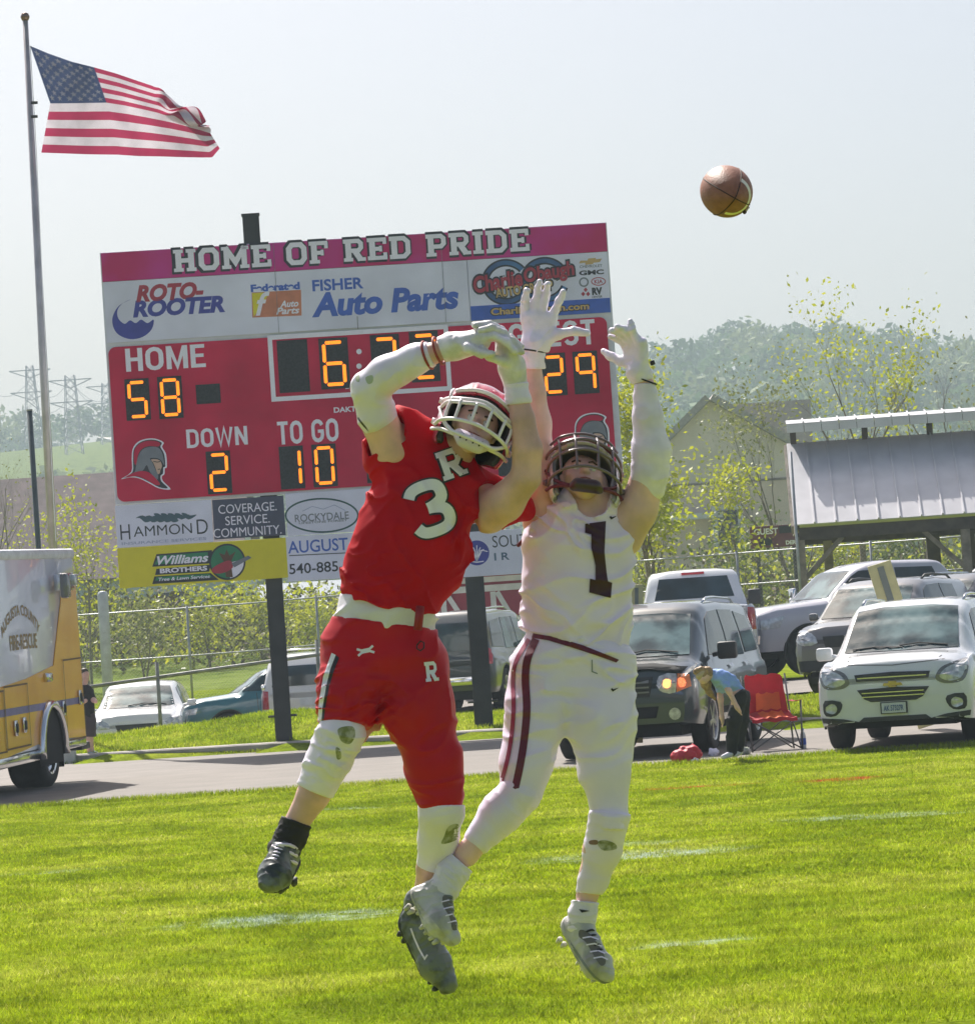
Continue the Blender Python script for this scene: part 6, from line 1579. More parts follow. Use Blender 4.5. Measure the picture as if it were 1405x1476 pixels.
# knee and calf sleeves
c1 = sleeve('calf_sleeve', [(wk1, 31), (Z((722, 1172, -46)), 30), (Z((690, 1210, -50)), 21.5)], 2, M_pwht, wht, (cut_plane(Z((764, 1122, -34)), (.7, -.7, 0)), cut_plane(Z((676, 1228, -50)), (-.75, .66, 0))), folds(14, .6, (-.7, .7, 0), 4, 81))
c2 = sleeve('calf_sleeve', [(Z((878, 1176, -30)), 30), (Z((868, 1225, -14)), 26.5), (Z((855, 1268, -2)), 20.5), (Z((848, 1288, 2)), 18)], 2, M_pwht, wht, (cut_plane(Z((878, 1170, -30)), (.1, -1, 0)), cut_plane(Z((847, 1288, 2)), (-.1, 1, 0))), folds(14, .5, (0, 1, 0), 4, 82))
bc = body_bvh([c2, pw]); dpoly('grass_stain', [(862, 1213), (872, 1211), (886, 1216), (888, 1224), (870, 1226), (862, 1219)], bc, .002, M_grass, wht, 3, 4); dpoly('grass_stain', [(849, 1212), (860, 1211), (861, 1217), (850, 1217)], bc, .002, pm('mud', (.25, .14, .1)), wht, 3, 4)
sleeve('sock', [(Z((668, 1238, -52)), 21), (Z((652, 1258, -54)), 22), (Z((640, 1280, -56)), 23)], 1.6, M_cloth, wht, (cut_plane(Z((664, 1242, -52)), (.65, -.75, 0)),), folds(7, 1, (-.6, .7, 0), 5, 83), 1.8)
s2_ = sleeve('sock', [(Z((844, 1300, 4)), 18.5), (Z((840, 1316, 6)), 19.5), (Z((836, 1334, 8)), 21)], 1.6, M_cloth, wht, (cut_plane(Z((845, 1299, 4)), (.1, -1, 0)),), folds(7, 1, (0, 1, 0), 5, 84), 1.8)
V, T = poly_tris([[(-6, 1), (-3, -3), (6, -1), (-2, 0.5)]]); decal('emblem', V, T, 842, 1313, 16, 5, body_bvh([s2_]), .003, M_ink, wht, maxlen=3)
sh2 = shoe(wht, Z((634, 1284, -56)), Z((606, 1298, -48)), Z((634, 1332, -76)), Z((650, 1350, -80)), 23, (.72, -.5, -.5), M_shoew, M_solew, C_gry)
sh3 = shoe(wht, Z((836, 1334, 8)), Z((820, 1344, 26)), Z((862, 1392, -14)), Z((872, 1404, -18)), 22, (.42, -.42, -.8), M_shoew, M_solew, M_ink)
b_ = body_bvh([sh3]); dpoly('tongue', [(836, 1340), (850, 1346), (866, 1368), (873, 1386), (866, 1392), (856, 1378), (844, 1358), (834, 1350)], b_, .0015, pm('tongue_grey', (.16, .15, .14), rough=.8), wht, 3, 3)
for y_ in (1352, 1362, 1372, 1381): V, T = stroke([(838 + (y_ - 1350) * .55, -y_), (850 + (y_ - 1350) * .55, -y_ + 2), (862 + (y_ - 1350) * .45, -y_ - 2)], 2.2); decal('lace', V, T, 0, 0, 1, 1, b_, .004, M_slv, wht, fit=False, maxlen=3)
dpoly('sole_edge', [(801, 1330), (806, 1342), (822, 1364), (840, 1390), (856, 1410), (872, 1420), (884, 1418), (886, 1415), (872, 1416), (857, 1406), (841, 1385), (824, 1360), (807, 1336)], b_, .002, C_gry, wht, 2, 3)
b_ = body_bvh([sh2]); dpoly('tongue', [(640, 1290), (656, 1298), (662, 1318), (660, 1338), (652, 1340), (648, 1322), (638, 1304)], b_, .0015, pm('tongue_grey', (.16, .15, .14), rough=.8), wht, 3, 3)
for y_ in (1300, 1310, 1320, 1330): V, T = stroke([(636 + (y_ - 1300) * .3, -y_), (648 + (y_ - 1300) * .3, -y_ + 3), (660, -y_)], 2.0); decal('lace', V, T, 0, 0, 1, 1, b_, .004, M_slv, wht, fit=False, maxlen=3)
dpoly('sole_edge', [(588, 1298), (596, 1310), (612, 1326), (628, 1344), (644, 1362), (656, 1368), (654, 1360), (640, 1346), (622, 1324), (606, 1306), (594, 1292)], b_, .002, M_solew, wht, 2, 3)
b_ = body_bvh([sh1]); V, T = stroke([(592, -1338), (597, -1352), (604, -1368), (612, -1382), (616, -1376)], 2.6); decal('emblem', V, T, 0, 0, 1, 1, b_, .002, M_slv, red, fit=False, maxlen=3)
# sleeve on the left arm
sleeve('arm_sleeve', [(Z((934, 700, -10)), 25), (wle, 25.5), (Z((938, 650, -16)), 26.5), (Z((933, 600, -18)), 21), (Z((929, 556, -20)), 15.5)], 2.2, M_glv2, wht, (cut_plane(Z((932, 722, -8)), (-.25, 1, 0)), cut_plane(Z((929, 552, -20)), (0, -1, 0))), folds(18, .8, (0, 1, 0), 3, 85))
sleeve('wrist_wrap', [(Z((768, 568, -4)), 18), (Z((766, 506, -8)), 18)], 2.2, M_glv2, wht, (cut_plane(Z((768, 532, -4)), (0, 1, 0)), cut_plane(Z((766, 504, -8)), (0, -1, 0))), folds(9, 1.2, (0, 1, 0), 4, 86), 1.8)
for c_, ax, rr, nm in (((766, 505, -8), (.15, -1, 0), 20.5, 'wrist_cord'), ((929, 548, -20), (.35, -1, 0), 18, 'wrist_cord')):
    p = np.array(Z(c_)); ax = np.array(ax, float); ax /= np.linalg.norm(ax); u1 = np.cross(ax, (0, 0, 1)); u1 /= np.linalg.norm(u1); u2 = np.cross(ax, u1)
    band([tuple(p + (u1 * math.cos(t) + u2 * math.sin(t)) * rr) for t in np.linspace(0, 2 * math.pi, 25)], 1.3, nm, M_ink, wht, 5)
H = Sdf(); H.cap(Z((766, 512, -8)), Z((770, 496, -10)), 19, 20, 1, 8)      # right glove, open, palm to the camera side
hand(H, Z((772, 500, -10)), (.10, -1, 0), (0, 0, -1), (1, .1, 0), 92,
     [(-.22, [(.60, .02, -.24), (.75, .06, -.24), (.86, .1, -.22)]), (-.07, [(.68, .0, -.07), (.88, .03, -.06), (1.02, .08, -.04)]), (.06, [(.68, .0, .06), (.86, .04, .08), (1.0, .1, .09)]), (.20, [(.60, .02, .24), (.76, .06, .30), (.90, .1, .34)])],
     [(.24, .06, .34), (.30, .08, .56), (.30, .1, .78)], 6.0, 13)
part('glove', H, 1.5, M_glv2, wht, shell(H, 0, (cut_plane(Z((766, 508, -8)), (0, 1, 0)),), folds(10, .8, (.5, .8, .3), 2.5, 87)), it=1)
H = Sdf(); H.cap(Z((928, 552, -20)), Z((920, 536, -22)), 16, 18, 1, 8)
hand(H, Z((920, 534, -22)), (-.12, -.98, -.05), (-.7, 0, -.6), (-.75, .15, .6), 84,
     [(-.14, [(.55, .05, -.12), (.72, .12, -.1), (.86, .1, -.06)]), (-.04, [(.56, .06, .0), (.72, .20, .0), (.80, .34, .02)]), (.08, [(.52, .06, .1), (.66, .22, .1), (.74, .38, .12)]), (.18, [(.46, .06, .2), (.58, .2, .22), (.64, .34, .24)])],
     [(.18, .1, .3), (.28, .16, .48), (.38, .2, .62)], 5.6, 12)
part('glove', H, 1.5, M_glv2, wht, shell(H, 0, (cut_plane(Z((929, 549, -20)), (.3, 1, 0)),), folds(10, .8, (.5, .8, .3), 2.5, 88)), it=1)
band([Z((939, 520, -24)), Z((941, 526, -24))], 3.6, 'glove_tab', M_ink, wht, 8)
# head tipped far back
hr, hu, hf = (.985, .12, .08), (-.04, -.76, .64), (.08, -.63, -.77)
hc = Z((840, 694, -8))
face_head(wht, hc, hr, hu, hf, 46, M_skin2, pm('hair_brown', (.06, .035, .02)))
to = helmet(wht, hc, hr, hu, hf, 54, M_hwht, M_maskd, M_marn, 1, pm('pad_grey', (.30, .28, .30), rough=.6))
s = Sdf().cap((-.24, .84, -.80), (.24, .84, -.80), .16, .16, 1, .1).cap((-.34, .7, -.80), (.34, .7, -.80), .13, .13, 1, .1)
V, F = surface_nets(s.eval, (-.65, .45, -1.15), (.65, 1.15, -.5), .03); mesh('chin_cup', to(relax(V, F, 2)), F, pm('chin_cup_maroon', (.05, .018, .025), rough=.3, coat=.3), wht, smooth=True, world=True)
for s_ in (-1, 1):
    for z0, y0 in ((.05, .2), (-.55, .1)): W = [Vector(p) for p in to(cr([(s_ * .42, .72, -.8), (s_ * .8, .45, -.66 + .2 * (z0 > 0)), (s_ * 1.02, y0, z0)], 4))]; MB().tube(W, .05 * 54 / SP, 6).build('chin_strap', M_marn, wht, True, world=True)

# ------------------------------------------------------------ the ball
bc_ = np.array((1046.5, 276, 0)); YBALL = 11.2; SB = FPX / YBALL
M_ball = pm('ball_leather', (.30, .12, .075), rough=.52, spec=.35, var=.2, scale=30, bump=.25, bscale=160)
ax = np.array((.20, .16, -.965)); ax /= np.linalg.norm(ax); u1 = np.cross(ax, (0, 1, 0)); u1 /= np.linalg.norm(u1); u2 = np.cross(u1, ax)
def ball_w(P): P = np.asarray(P, float); return px_world(bc_ + P, YBALL, SB)
bw = Vector(ball_w([(0, 0, 0)])[0]); ball = thing('football', 'brown leather American football spinning in the air, seen nearly end on', 'ball', bw)
Rb, Lb = 37.5, 62.0
def ball_pt(t, a, g=0):
    """t in -1..1 along the long axis, a angle round it"""
    r = (Rb + g) * (1 - t * t) ** .72 if abs(t) < 1 else 0; return ax * (t * (Lb + g)) + (u1 * math.cos(a) + u2 * math.sin(a)) * r
V = []; F = []; ns, na = 40, 48
for i in range(ns + 1):
    t = -math.cos(math.pi * i / ns)
    for j in range(na):
        a_ = 2 * math.pi * j / na; V.append(ball_pt(t, a_))
for i in range(ns):
    for j in range(na): F.append((i * na + j, i * na + (j + 1) % na, (i + 1) * na + (j + 1) % na, (i + 1) * na + j))
mesh('leather', ball_w(V), F, M_ball, ball, smooth=True, world=True)
def ball_tube(pts, r, nm, mat):
    W = [Vector(p) for p in ball_w(pts)]; MB().tube(W, r / SB, 6).build(nm, mat, ball, True, world=True)
for k in range(4):
    a_ = R(28 + 90 * k); ball_tube([tuple(ball_pt(-math.cos(q), a_, .15)) for q in np.linspace(.02, math.pi - .02, 40)], .8, 'seam', pm('seam_dark', (.05, .02, .015), rough=.7))
st = pm('ball_stripe', (.85, .78, .74), rough=.5, var=.15, scale=20)
for t in (.62, -.62):
    V = []; F = []; n_ = 30; g0 = .35
    for i in range(n_):
        a_ = R(-62 + 172 * i / (n_ - 1))
        for dt in (-.055, .055): V.append(ball_pt(t + dt, a_, g0))
    for i in range(n_ - 1): F.append((2 * i, 2 * i + 1, 2 * i + 3, 2 * i + 2))
    mesh('stripe', ball_w(V), F, st, ball, smooth=True, world=True)
for q in np.linspace(-.32, .32, 8): ball_tube([tuple(ball_pt(q, R(42) + d_, 1.2)) for d_ in (-.16, -.05, .05, .16)], 1.3, 'lace', M_mask)
ball_tube([tuple(ball_pt(q, R(42), 1.6)) for q in np.linspace(-.34, .34, 9)], 1.2, 'lace', M_mask)
ball_tube([tuple(ball_pt(.52, R(-40 + 90), .5)), tuple(ball_pt(.48, R(50), 4))], 3.0, 'valve', pm('seam_dark', (.05, .02, .015)))
# ============================================================ VEHICLES
M_tyre = pm('tyre_rubber', (.022, .022, .023), rough=.85, bump=.3, bscale=40, var=.3)
M_rim = pm('alloy_rim', (.5, .5, .52), rough=.28, metal=.8, var=.1)
M_chrome = pm('chrome', (.7, .71, .73), rough=.12, metal=1, var=.03)
M_glass = pm('car_glass', (.035, .06, .075), rough=.05, var=.5, scale=1.6, spec=.6, coat=0, col2=(.02, .028, .03))
M_glass2 = pm('windshield_glass', (.13, .21, .22), rough=.04, scale=1.7, spec=.45, coat=0, col2=(.02, .045, .055), cut=(.42, .6))  # pale mottling in the base colour stands in for reflections
M_lamp = pm('lamp_clear', (.55, .57, .6), rough=.08, coat=1, var=.3, scale=18, metal=.3)
M_lampdark = pm('lamp_housing', (.16, .16, .17), rough=.2, coat=1)
M_red_l = pm('tail_lamp_red', (.45, .01, .02), rough=.12, coat=1)
M_amb_l = pm('amber_lamp', (.8, .22, .05), rough=.12, coat=1)
M_trimb = pm('black_plastic', (.03, .031, .033), rough=.55, var=.2)
M_plate = pm('plate_white', (.65, .68, .72), rough=.4)
M_plint = pm('plate_ink', (.05, .12, .3), rough=.4)
M_under = pm('underbody', (.012, .012, .013), rough=.9)
def paint(name, c, c2=None, coat=1): return pm(name, c, rough=.28, coat=coat, var=.05, scale=1.2, col2=c2)

class Car:
    def __init__(s, name, label, cat, keys, mat, wheels, L, group=None, wr=.36, ww=.24, arch=.07, zb=.3, rim='spoke', rimmat=None, capr=.5):
        s.root = thing(name, label, cat, (0, 0, 0), 0, group); s.wheels = wheels; s.L = L
        keys = sorted(keys, key=lambda k: k[0]); kx = [k[0] for k in keys]
        xs = set(np.round(np.linspace(kx[0], kx[-1], 90), 3)); 
        for xc in wheels:
            for a in np.linspace(0, math.pi, 19): xs.add(round(xc + (wr + arch) * math.cos(a), 3))
        xs |= {kx[0] + .03, kx[0] + .08, kx[-1] - .03, kx[-1] - .08}; xs = np.array(sorted(x for x in xs if kx[0] <= x <= kx[-1]))
        col = lambda i: np.interp(xs, kx, [k[i] for k in keys])
        zlo, belt, top, wd, wt = (col(i) for i in range(1, 6))
        def sm(a, w_=.1):
            return np.array([np.average(a, weights=np.exp(-((xs - x) / w_) ** 2)) if kx[0] + .25 < x < kx[-1] - .25 else v for x, v in zip(xs, a)])
        top, belt, wt = sm(top, .07), sm(belt), sm(wt)
        V = []; n = len(xs)
        for i, x in enumerate(xs):
            e = min(x - kx[0], kx[-1] - x); rnd = 1 - .10 * max(0, 1 - e / .22) ** 2; tp = .03 * max(0, 1 - e / .12) ** 2
            w, z0, zb_, zt, wr_ = wd[i] * rnd, zlo[i], belt[i], top[i] - tp, wt[i] * rnd
            za = -1
            for xc in wheels:
                q = (wr + arch) ** 2 - (x - xc) ** 2
                if q > 0: za = max(za, wr + math.sqrt(q))
            b = max(z0, za); P = [(w * .8, b), (w * .965, b + .005), (w * .998, max(z0 + .16, b + .02)), (w * 1.0, max(z0 * .55 + zb_ * .45, b + .05)), (w * .99, zb_ - .14), (w * .965, zb_ - .03), (w * .93, zb_ + .005)]
            a1 = (w * .93, zb_ + .005); a2 = (wr_ + .015, zt - .09); t = .55
            P += [(a1[0] + (a2[0] - a1[0]) * t + .012, a1[1] + (a2[1] - a1[1]) * t), a2, (wr_ - .05, zt - .03), (wr_ * .55, zt + .004), (0, zt + .012)]
            row = [(x, y, z) for y, z in P]; row = row + [(x, -y, z) for x, y, z in reversed(row[:-1])]; V += row
        m_ = 23; F = []
        for i in range(n - 1):
            for j in range(m_ - 1): F.append((i * m_ + j, i * m_ + j + 1, (i + 1) * m_ + j + 1, (i + 1) * m_ + j))
        for base, rev in ((0, True), ((n - 1) * m_, False)):
            # end faces in horizontal strips
            for j in range(11):
                q = (base + j, base + j + 1, base + m_ - 2 - j, base + m_ - 1 - j) if j < 10 else (base + 10, base + 11, base + 12)
                F.append(tuple(reversed(q)) if rev else q)
        s.body = mesh('body', V, F, mat, s.root, auto=38)
        s.bvh = BVHTree.FromPolygons([Vector(v) for v in V], F)
        W = max(wd)
        MB().box(((kx[0] + kx[-1]) / 2, 0, zb + .12), (kx[-1] - kx[0] - .25, W * 1.5, .34)).box(((kx[0] + kx[-1]) / 2, 0, .62), (kx[-1] - kx[0] - .9, W * 1.42, .6)).build('underbody', M_under, s.root)
        for xc in wheels:
            for sd_ in (-1, 1): s.wheel(xc, sd_ * (W - ww / 2 - .015), wr, ww, sd_, rim, rimmat or M_rim)
            for sd_ in (-1, 1):
                pts = [(xc + (wr + arch) * math.cos(a), sd_ * W * .985, wr + (wr + arch) * math.sin(a)) for a in np.linspace(-.25, math.pi + .25, 22)]
                MB().tube(pts, .018, 5).build('arch_lip', M_trimb if arch < .085 else mat, s.root, True)
    def wheel(s, x, y, r, w, sd_, style, rm):
        Rm = Matrix.Translation((x, y, r)) @ Matrix.Rotation(math.pi / 2 * sd_, 4, 'X') @ Matrix.Identity(4)
        Rm = Matrix.Translation((x, y, r)) @ Matrix.Rotation(-math.pi / 2 * sd_, 4, 'X')
        k = r * .66; pr_ = [(k * .96, -w / 2), (r * .9, -w / 2), (r * .985, -w * .42), (r, -w * .3), (r, w * .3), (r * .985, w * .42), (r * .9, w / 2), (k * 1.02, w / 2 - .004), (k * .97, w / 2 - .03), (k * .9, w * .1), (k * .3, w * .05), (0, w * .05)]
        t = MB().lathe(pr_[:9] , 32, M=Rm).lathe(pr_[8:], 32, 1, M=Rm).build('wheel', [M_tyre, M_under], s.root, True)
        mb = MB(); mb.lathe([(k * .86, w / 2 - .05), (k * .9, w / 2 - .012), (k, w / 2 - .004), (k * 1.0, w / 2 - .03)], 32, M=Rm)
        if style == 'spoke':
            for i in range(5):
                for o_ in (-.11, .11):
                    a = 2 * math.pi * i / 5 + .3; c = Vector((math.cos(a + o_) * k * .52, math.sin(a + o_) * k * .52, w / 2 - .035)); R3 = Matrix.Rotation(a + o_ * .3, 3, 'Z')
                    mb.box((0, 0, 0), (k * .86, k * .11, .03), rot=R3); nV = 8
                    for q in range(-nV, 0): v = Vector(mb.V[q]) + c; mb.V[q] = tuple(Rm @ v)
            mb.lathe([(0, w / 2 - .015), (k * .16, w / 2 - .02), (k * .2, w / 2 - .05)], 16, M=Rm)
        else:
            mb.lathe([(0, w / 2 - .01), (k * .3, w / 2 - .02), (k * .34, w / 2 - .06), (k * .7, w / 2 - .075), (k * .86, w / 2 - .05)], 32, M=Rm)
        mb.build('rim', rm, t, auto=35)
    def ray(s, side):
        return {'front': ((-1, 0, 0), lambda v: Vector((9, v.x, v.y))), 'rear': ((1, 0, 0), lambda v: Vector((-9, v.x, v.y))), 'left': ((0, -1, 0), lambda v: Vector((v.x, 9, v.y))),
                'right': ((0, 1, 0), lambda v: Vector((v.x, -9, v.y))), 'top': ((0, 0, -1), lambda v: Vector((v.x, v.y, 9)))}[side]
    def patch(s, name, side, pts, mat, off=.006, th=.02, sm=0, maxlen=.09, parent=None, holes=()):
        d, mp = s.ray(side); V, T = poly_tris([smooth_loop(pts, sm) if sm else pts] + list(holes)); V, T = project(V, T, mp, d, s.bvh, off, maxlen)
        if not V: return None
        V, F = slab_solid(V, T, Vector(d), th); return mesh(name, V, F, mat, parent or s.root, auto=40)
    def line(s, side, pts, w, mat=M_trimb, off=.003, name='panel_gap'):
        d, mp = s.ray(side); V, T = stroke(pts, w); V, T = project(V, T, mp, d, s.bvh, off, .12)
        return mesh(name, V, T, mat, s.root, smooth=True) if V else None
    def text(s, side, txt, cx, cz, w, h, mat, off=.012, mirror=False, name='lettering', bold=.02, parent=None):
        d, mp = s.ray(side); V, T = text_tris(txt, 1, bold); V = fitbox(V, 0, 0, w, h); sg = {'front': 1, 'rear': -1, 'left': -1, 'right': 1}[side]
        V = [Vector((cx + sg * v.x, cz + v.y, 0)) for v in V]; V, T = project(V, T, mp, d, s.bvh, off, .1); return mesh(name, V, T, mat, parent or s.root) if V else None
    def mirror(s, x, z, yy, mat, w=.2, h=.15):
        for sd_ in (-1, 1):
            MB().tube([(x, sd_ * (yy - .06), z - .03), (x, sd_ * (yy + .1), z)], .03, 6).box((x, sd_ * (yy + .13), z + .02), (.1, w, h), bev=.035).build('side_mirror', mat, s.root, auto=40)
    def rails(s, x0, x1, y, z, mat):
        for sd_ in (-1, 1):
            pts = []
            for k, x in enumerate(np.linspace(x0 - .25, x1, 9)):
                h = s.bvh.ray_cast(Vector((x, sd_ * y * .93, 9)), Vector((0, 0, -1))); pts.append((x, sd_ * y * .93, h[0].z + (.0 if k in (0, 8) else .055)))
            MB().tube(pts, .019, 6).build('roof_rail', mat, s.root, True)
    def wiper(s, pts):
        d, mp = s.ray('front'); V = [mp(Vector((a, b))) for a, b in pts]; out = []
        for v in V:
            h = s.bvh.ray_cast(v, Vector(d))
            if h[0]: out.append(h[0] + Vector((.03, 0, .01)))
        if len(out) > 1: MB().tube(out, .009, 5).build('wiper', M_trimb, s.root)
    def place(s, ax, ay, px, d, heading, z=None, pitch=0):
        """local ground point (ax, ay) lands at picture column px and depth d; heading is the angle of +X in world"""
        ca, sa = math.cos(heading), math.sin(heading); X = at(px, 990, d).x
        cx, cy = X - (ax * ca - ay * sa), d - (ax * sa + ay * ca)
        s.root.rotation_euler = (0, pitch, heading); s.root.location = (cx, cy, (hg(cx, cy) + .012) if z is None else z); return s
def HD(t): return math.atan2(-math.cos(R(t)), -math.sin(R(t)))      # facing the camera, nose turned t degrees to picture left

# key columns: x, bottom, belt, top, half width, half roof width
SUVK = lambda L, W, H, hood=1.02, nose=.86, zb=.28, ws=.33, roof0=.16: [
    (-L / 2, zb + .06, .98, 1.0, W / 2 * .96, W / 2 * .84), (-L / 2 + .05, zb, 1.02, 1.08, W / 2 * .98, W / 2 * .84), (-L / 2 + .14, zb, 1.06, H - .32, W / 2, W / 2 * .80), (-L / 2 + .42, zb, 1.08, H - .04, W / 2, W / 2 * .76),
    (-L * .1, zb, 1.06, H, W / 2, W / 2 * .75), (L * roof0 - .35, zb, 1.04, H - .02, W / 2, W / 2 * .74), (L * roof0, zb, 1.03, H - .10, W / 2, W / 2 * .73), (L * ws - .12, zb, 1.0, hood + .10, W / 2, W / 2 * .80), (L * ws, zb, hood - .04, hood + .03, W / 2, W / 2 * .84),
    (L / 2 - .45, zb, nose + .06, nose + .13, W / 2, W / 2 * .82), (L / 2 - .1, zb + .02, nose - .02, nose + .06, W / 2 * .98, W / 2 * .8), (L / 2, zb + .05, nose - .12, nose - .06, W / 2 * .93, W / 2 * .72)]

# ---- white SUV, front right of the picture
cw = paint('car_white', (.72, .73, .76))
c = Car('parked_suv', 'clean white SUV facing the camera beside the red folding chair', 'SUV', SUVK(4.77, 1.84, 1.72, 1.08, .95), cw, (1.42, -1.43), 4.77, wr=.36)
c.patch('windshield', 'front', [(-.68, 1.12), (.68, 1.12), (.60, 1.60), (.3, 1.635), (-.3, 1.635), (-.60, 1.60)], M_glass2, .008, .012)
c.patch('lower_bumper', 'front', [(-.84, .30), (.84, .30), (.86, .40), (.6, .375), (.42, .335), (.36, .38), (-.36, .38), (-.42, .335), (-.6, .375), (-.86, .40)], M_trimb, .012, .03)
c.patch('grille', 'front', [(-.44, .87), (0, .885), (.44, .87), (.42, .80), (0, .795), (-.42, .80)], M_trimb, .012, .03); c.patch('grille', 'front', [(-.42, .70), (0, .715), (.42, .70), (.34, .59), (.26, .555), (-.26, .555), (-.34, .59)], M_trimb, .012, .03)
for z_ in (.66, .615): c.line('front', [(-.36, z_), (.36, z_)], .012, M_chrome, .05, 'grille_bar')
c.line('front', [(-.40, .835), (.40, .835)], .014, M_chrome, .05, 'grille_bar')
c.patch('badge', 'front', [(-.115, .735), (-.05, .735), (-.045, .715), (.045, .715), (.05, .735), (.115, .735), (.10, .765), (.045, .765), (.05, .785), (-.05, .785), (-.045, .765), (-.10, .765)], pm('badge_gold', (.6, .45, .12), rough=.2, metal=.7), .03, .02)
for sd_ in (-1, 1):
    c.patch('headlight', 'front', [(sd_ * x, z) for x, z in ((.50, .80), (.56, .90), (.70, .96), (.84, .99), (.86, .86), (.80, .74), (.64, .72), (.54, .745))], M_lampdark, .008, .03, 3)
    c.patch('headlight_lens', 'front', [(sd_ * x, z) for x, z in ((.55, .80), (.6, .88), (.71, .93), (.81, .95), (.82, .86), (.77, .77), (.65, .75))], M_lamp, .018, .02, 3)
    c.patch('fog_light_bezel', 'front', [(sd_ * x, z) for x, z in ((.62, .58), (.8, .60), (.83, .5), (.8, .42), (.68, .42), (.61, .5))], M_trimb, .01, .03, 2)
    c.patch('fog_light', 'front', [(sd_ * (.72 + .06 * math.cos(a)), .50 + .06 * math.sin(a)) for a in np.linspace(0, 2 * math.pi, 13)[:-1]], M_lamp, .03, .02)
    c.line('front', [(sd_ * .50, .99), (sd_ * .58, 1.08)], .012, M_under)
pl = c.patch('number_plate', 'front', [(-.155, .41), (.155, .41), (.155, .545), (-.155, .545)], M_trimb, .04, .03); c.patch('plate_face', 'front', [(-.14, .42), (.14, .42), (.14, .535), (-.14, .535)], M_plate, .05, .01, parent=pl)
c.text('front', 'AK 57327R', 0, .475, .23, .065, M_plint, .06, parent=pl)
c.wiper([(.02, 1.15), (-.30, 1.17), (-.58, 1.15)]); c.wiper([(.55, 1.15), (.2, 1.19), (-.02, 1.17)])
c.mirror(.85, 1.10, .90, cw, .2, .16); c.rails(.55, -1.7, .66, 1.76, M_chrome)
c.patch('side_window', 'left', [(.98, 1.10), (.62, 1.50), (.42, 1.56), (-.22, 1.58), (-.22, 1.10)], M_glass, .008, .012); c.patch('side_window', 'left', [(-.30, 1.10), (-.30, 1.58), (-1.1, 1.56), (-1.15, 1.10)], M_glass, .008, .012); c.patch('side_window', 'left', [(-1.25, 1.12), (-1.2, 1.55), (-1.75, 1.5), (-1.95, 1.16)], M_glass, .008, .012)
for x in (1.0, -.26, -1.18): c.line('left', [(x, 1.05), (x - .02, .42)], .012)
c.line('left', [(.6, .96), (.4, .97)], .04, M_chrome, .03, 'door_handle'); c.line('left', [(-.5, .96), (-.7, .97)], .04, M_chrome, .03, 'door_handle'); c.line('left', [(1.0, .42), (-1.2, .42)], .06, M_trimb, .01, 'sill_trim')
c.line('front', [(-.45, 1.0), (-.5, 1.10)], .008, M_lampdark); c.line('front', [(-.6, 1.0), (.0, .965), (.6, 1.0)], .012, M_lampdark)
c.place(1.42, -.8, 1207, 41.6, HD(15))

# ---- dark SUV behind the players, orange reflections on its lamps imitated by glowing patches
cdk = paint('car_dark_green', (.035, .05, .055))
c = Car('parked_suv', 'dark grey-green SUV with imitated amber reflections on its headlight behind the player in white', 'SUV', SUVK(5.18, 1.96, 1.9, 1.17, 1.02, .36, .34, .17), cdk, (1.5, -1.5), 5.18, wr=.40)
c.patch('windshield', 'front', [(-.74, 1.22), (.74, 1.22), (.64, 1.72), (.3, 1.75), (-.3, 1.75), (-.64, 1.72)], M_glass2, .008, .012)
c.patch('grille', 'front', [(-.45, .98), (.45, .98), (.40, .74), (-.40, .74)], M_trimb, .01, .03, 0)
for z_ in (.8, .86, .92): c.line('front', [(-.4, z_), (.4, z_)], .02, M_lampdark, .045, 'grille_bar')
c.text('front', 'V8', .55, .86, .12, .05, C_lw, .03); c.patch('hood_guard', 'front', [(-.8, 1.0), (-.4, 1.06), (.4, 1.06), (.8, 1.0), (.8, 1.06), (.4, 1.12), (-.4, 1.12), (-.8, 1.06)], M_under, .03, .02)
for sd_ in (-1, 1):
    c.patch('headlight', 'front', [(sd_ * x, z) for x, z in ((.52, .98), (.72, 1.0), (.72, .78), (.56, .79), (.5, .86))], M_lamp, .012, .03, 2)
    c.patch('turn_signal', 'front', [(sd_ * x, z) for x, z in ((.735, 1.0), (.88, .98), (.9, .84), (.735, .78))], M_amb_l, .012, .03)
    c.patch('fog_light', 'front', [(sd_ * (.70 + .075 * math.cos(a)), .52 + .075 * math.sin(a)) for a in np.linspace(0, 2 * math.pi, 13)[:-1]], M_lamp, .03, .02)
c.patch('glint_patch', 'front', [(.62 + .05 * math.cos(a), .885 + .05 * math.sin(a)) for a in np.linspace(0, 2 * math.pi, 11)[:-1]], pm('amber_glint', (1, .6, .2), emit=1.3, ecol=(1, .42, .12), var=.5, scale=40), .035, .01); c.patch('glint_patch', 'front', [(.80 + .035 * math.cos(a), .885 + .05 * math.sin(a)) for a in np.linspace(0, 2 * math.pi, 11)[:-1]], pm('amber_glint2', (1, .4, .2), emit=.7, ecol=(1, .2, .06), var=.5, scale=40), .03, .01)  # emissive patches imitate orange reflections on headlight and turn signal
c.patch('bumper_vent', 'front', [(-.5, .62), (.5, .62), (.46, .48), (-.46, .48)], M_under, .01, .02)
c.wiper([(.6, 1.25), (.2, 1.30), (-.05, 1.26)]); c.wiper([(.0, 1.25), (-.4, 1.29), (-.6, 1.25)])
c.mirror(1.0, 1.22, .96, M_trimb, .25, .22); c.rails(.45, -1.9, .70, 1.95, M_chrome)
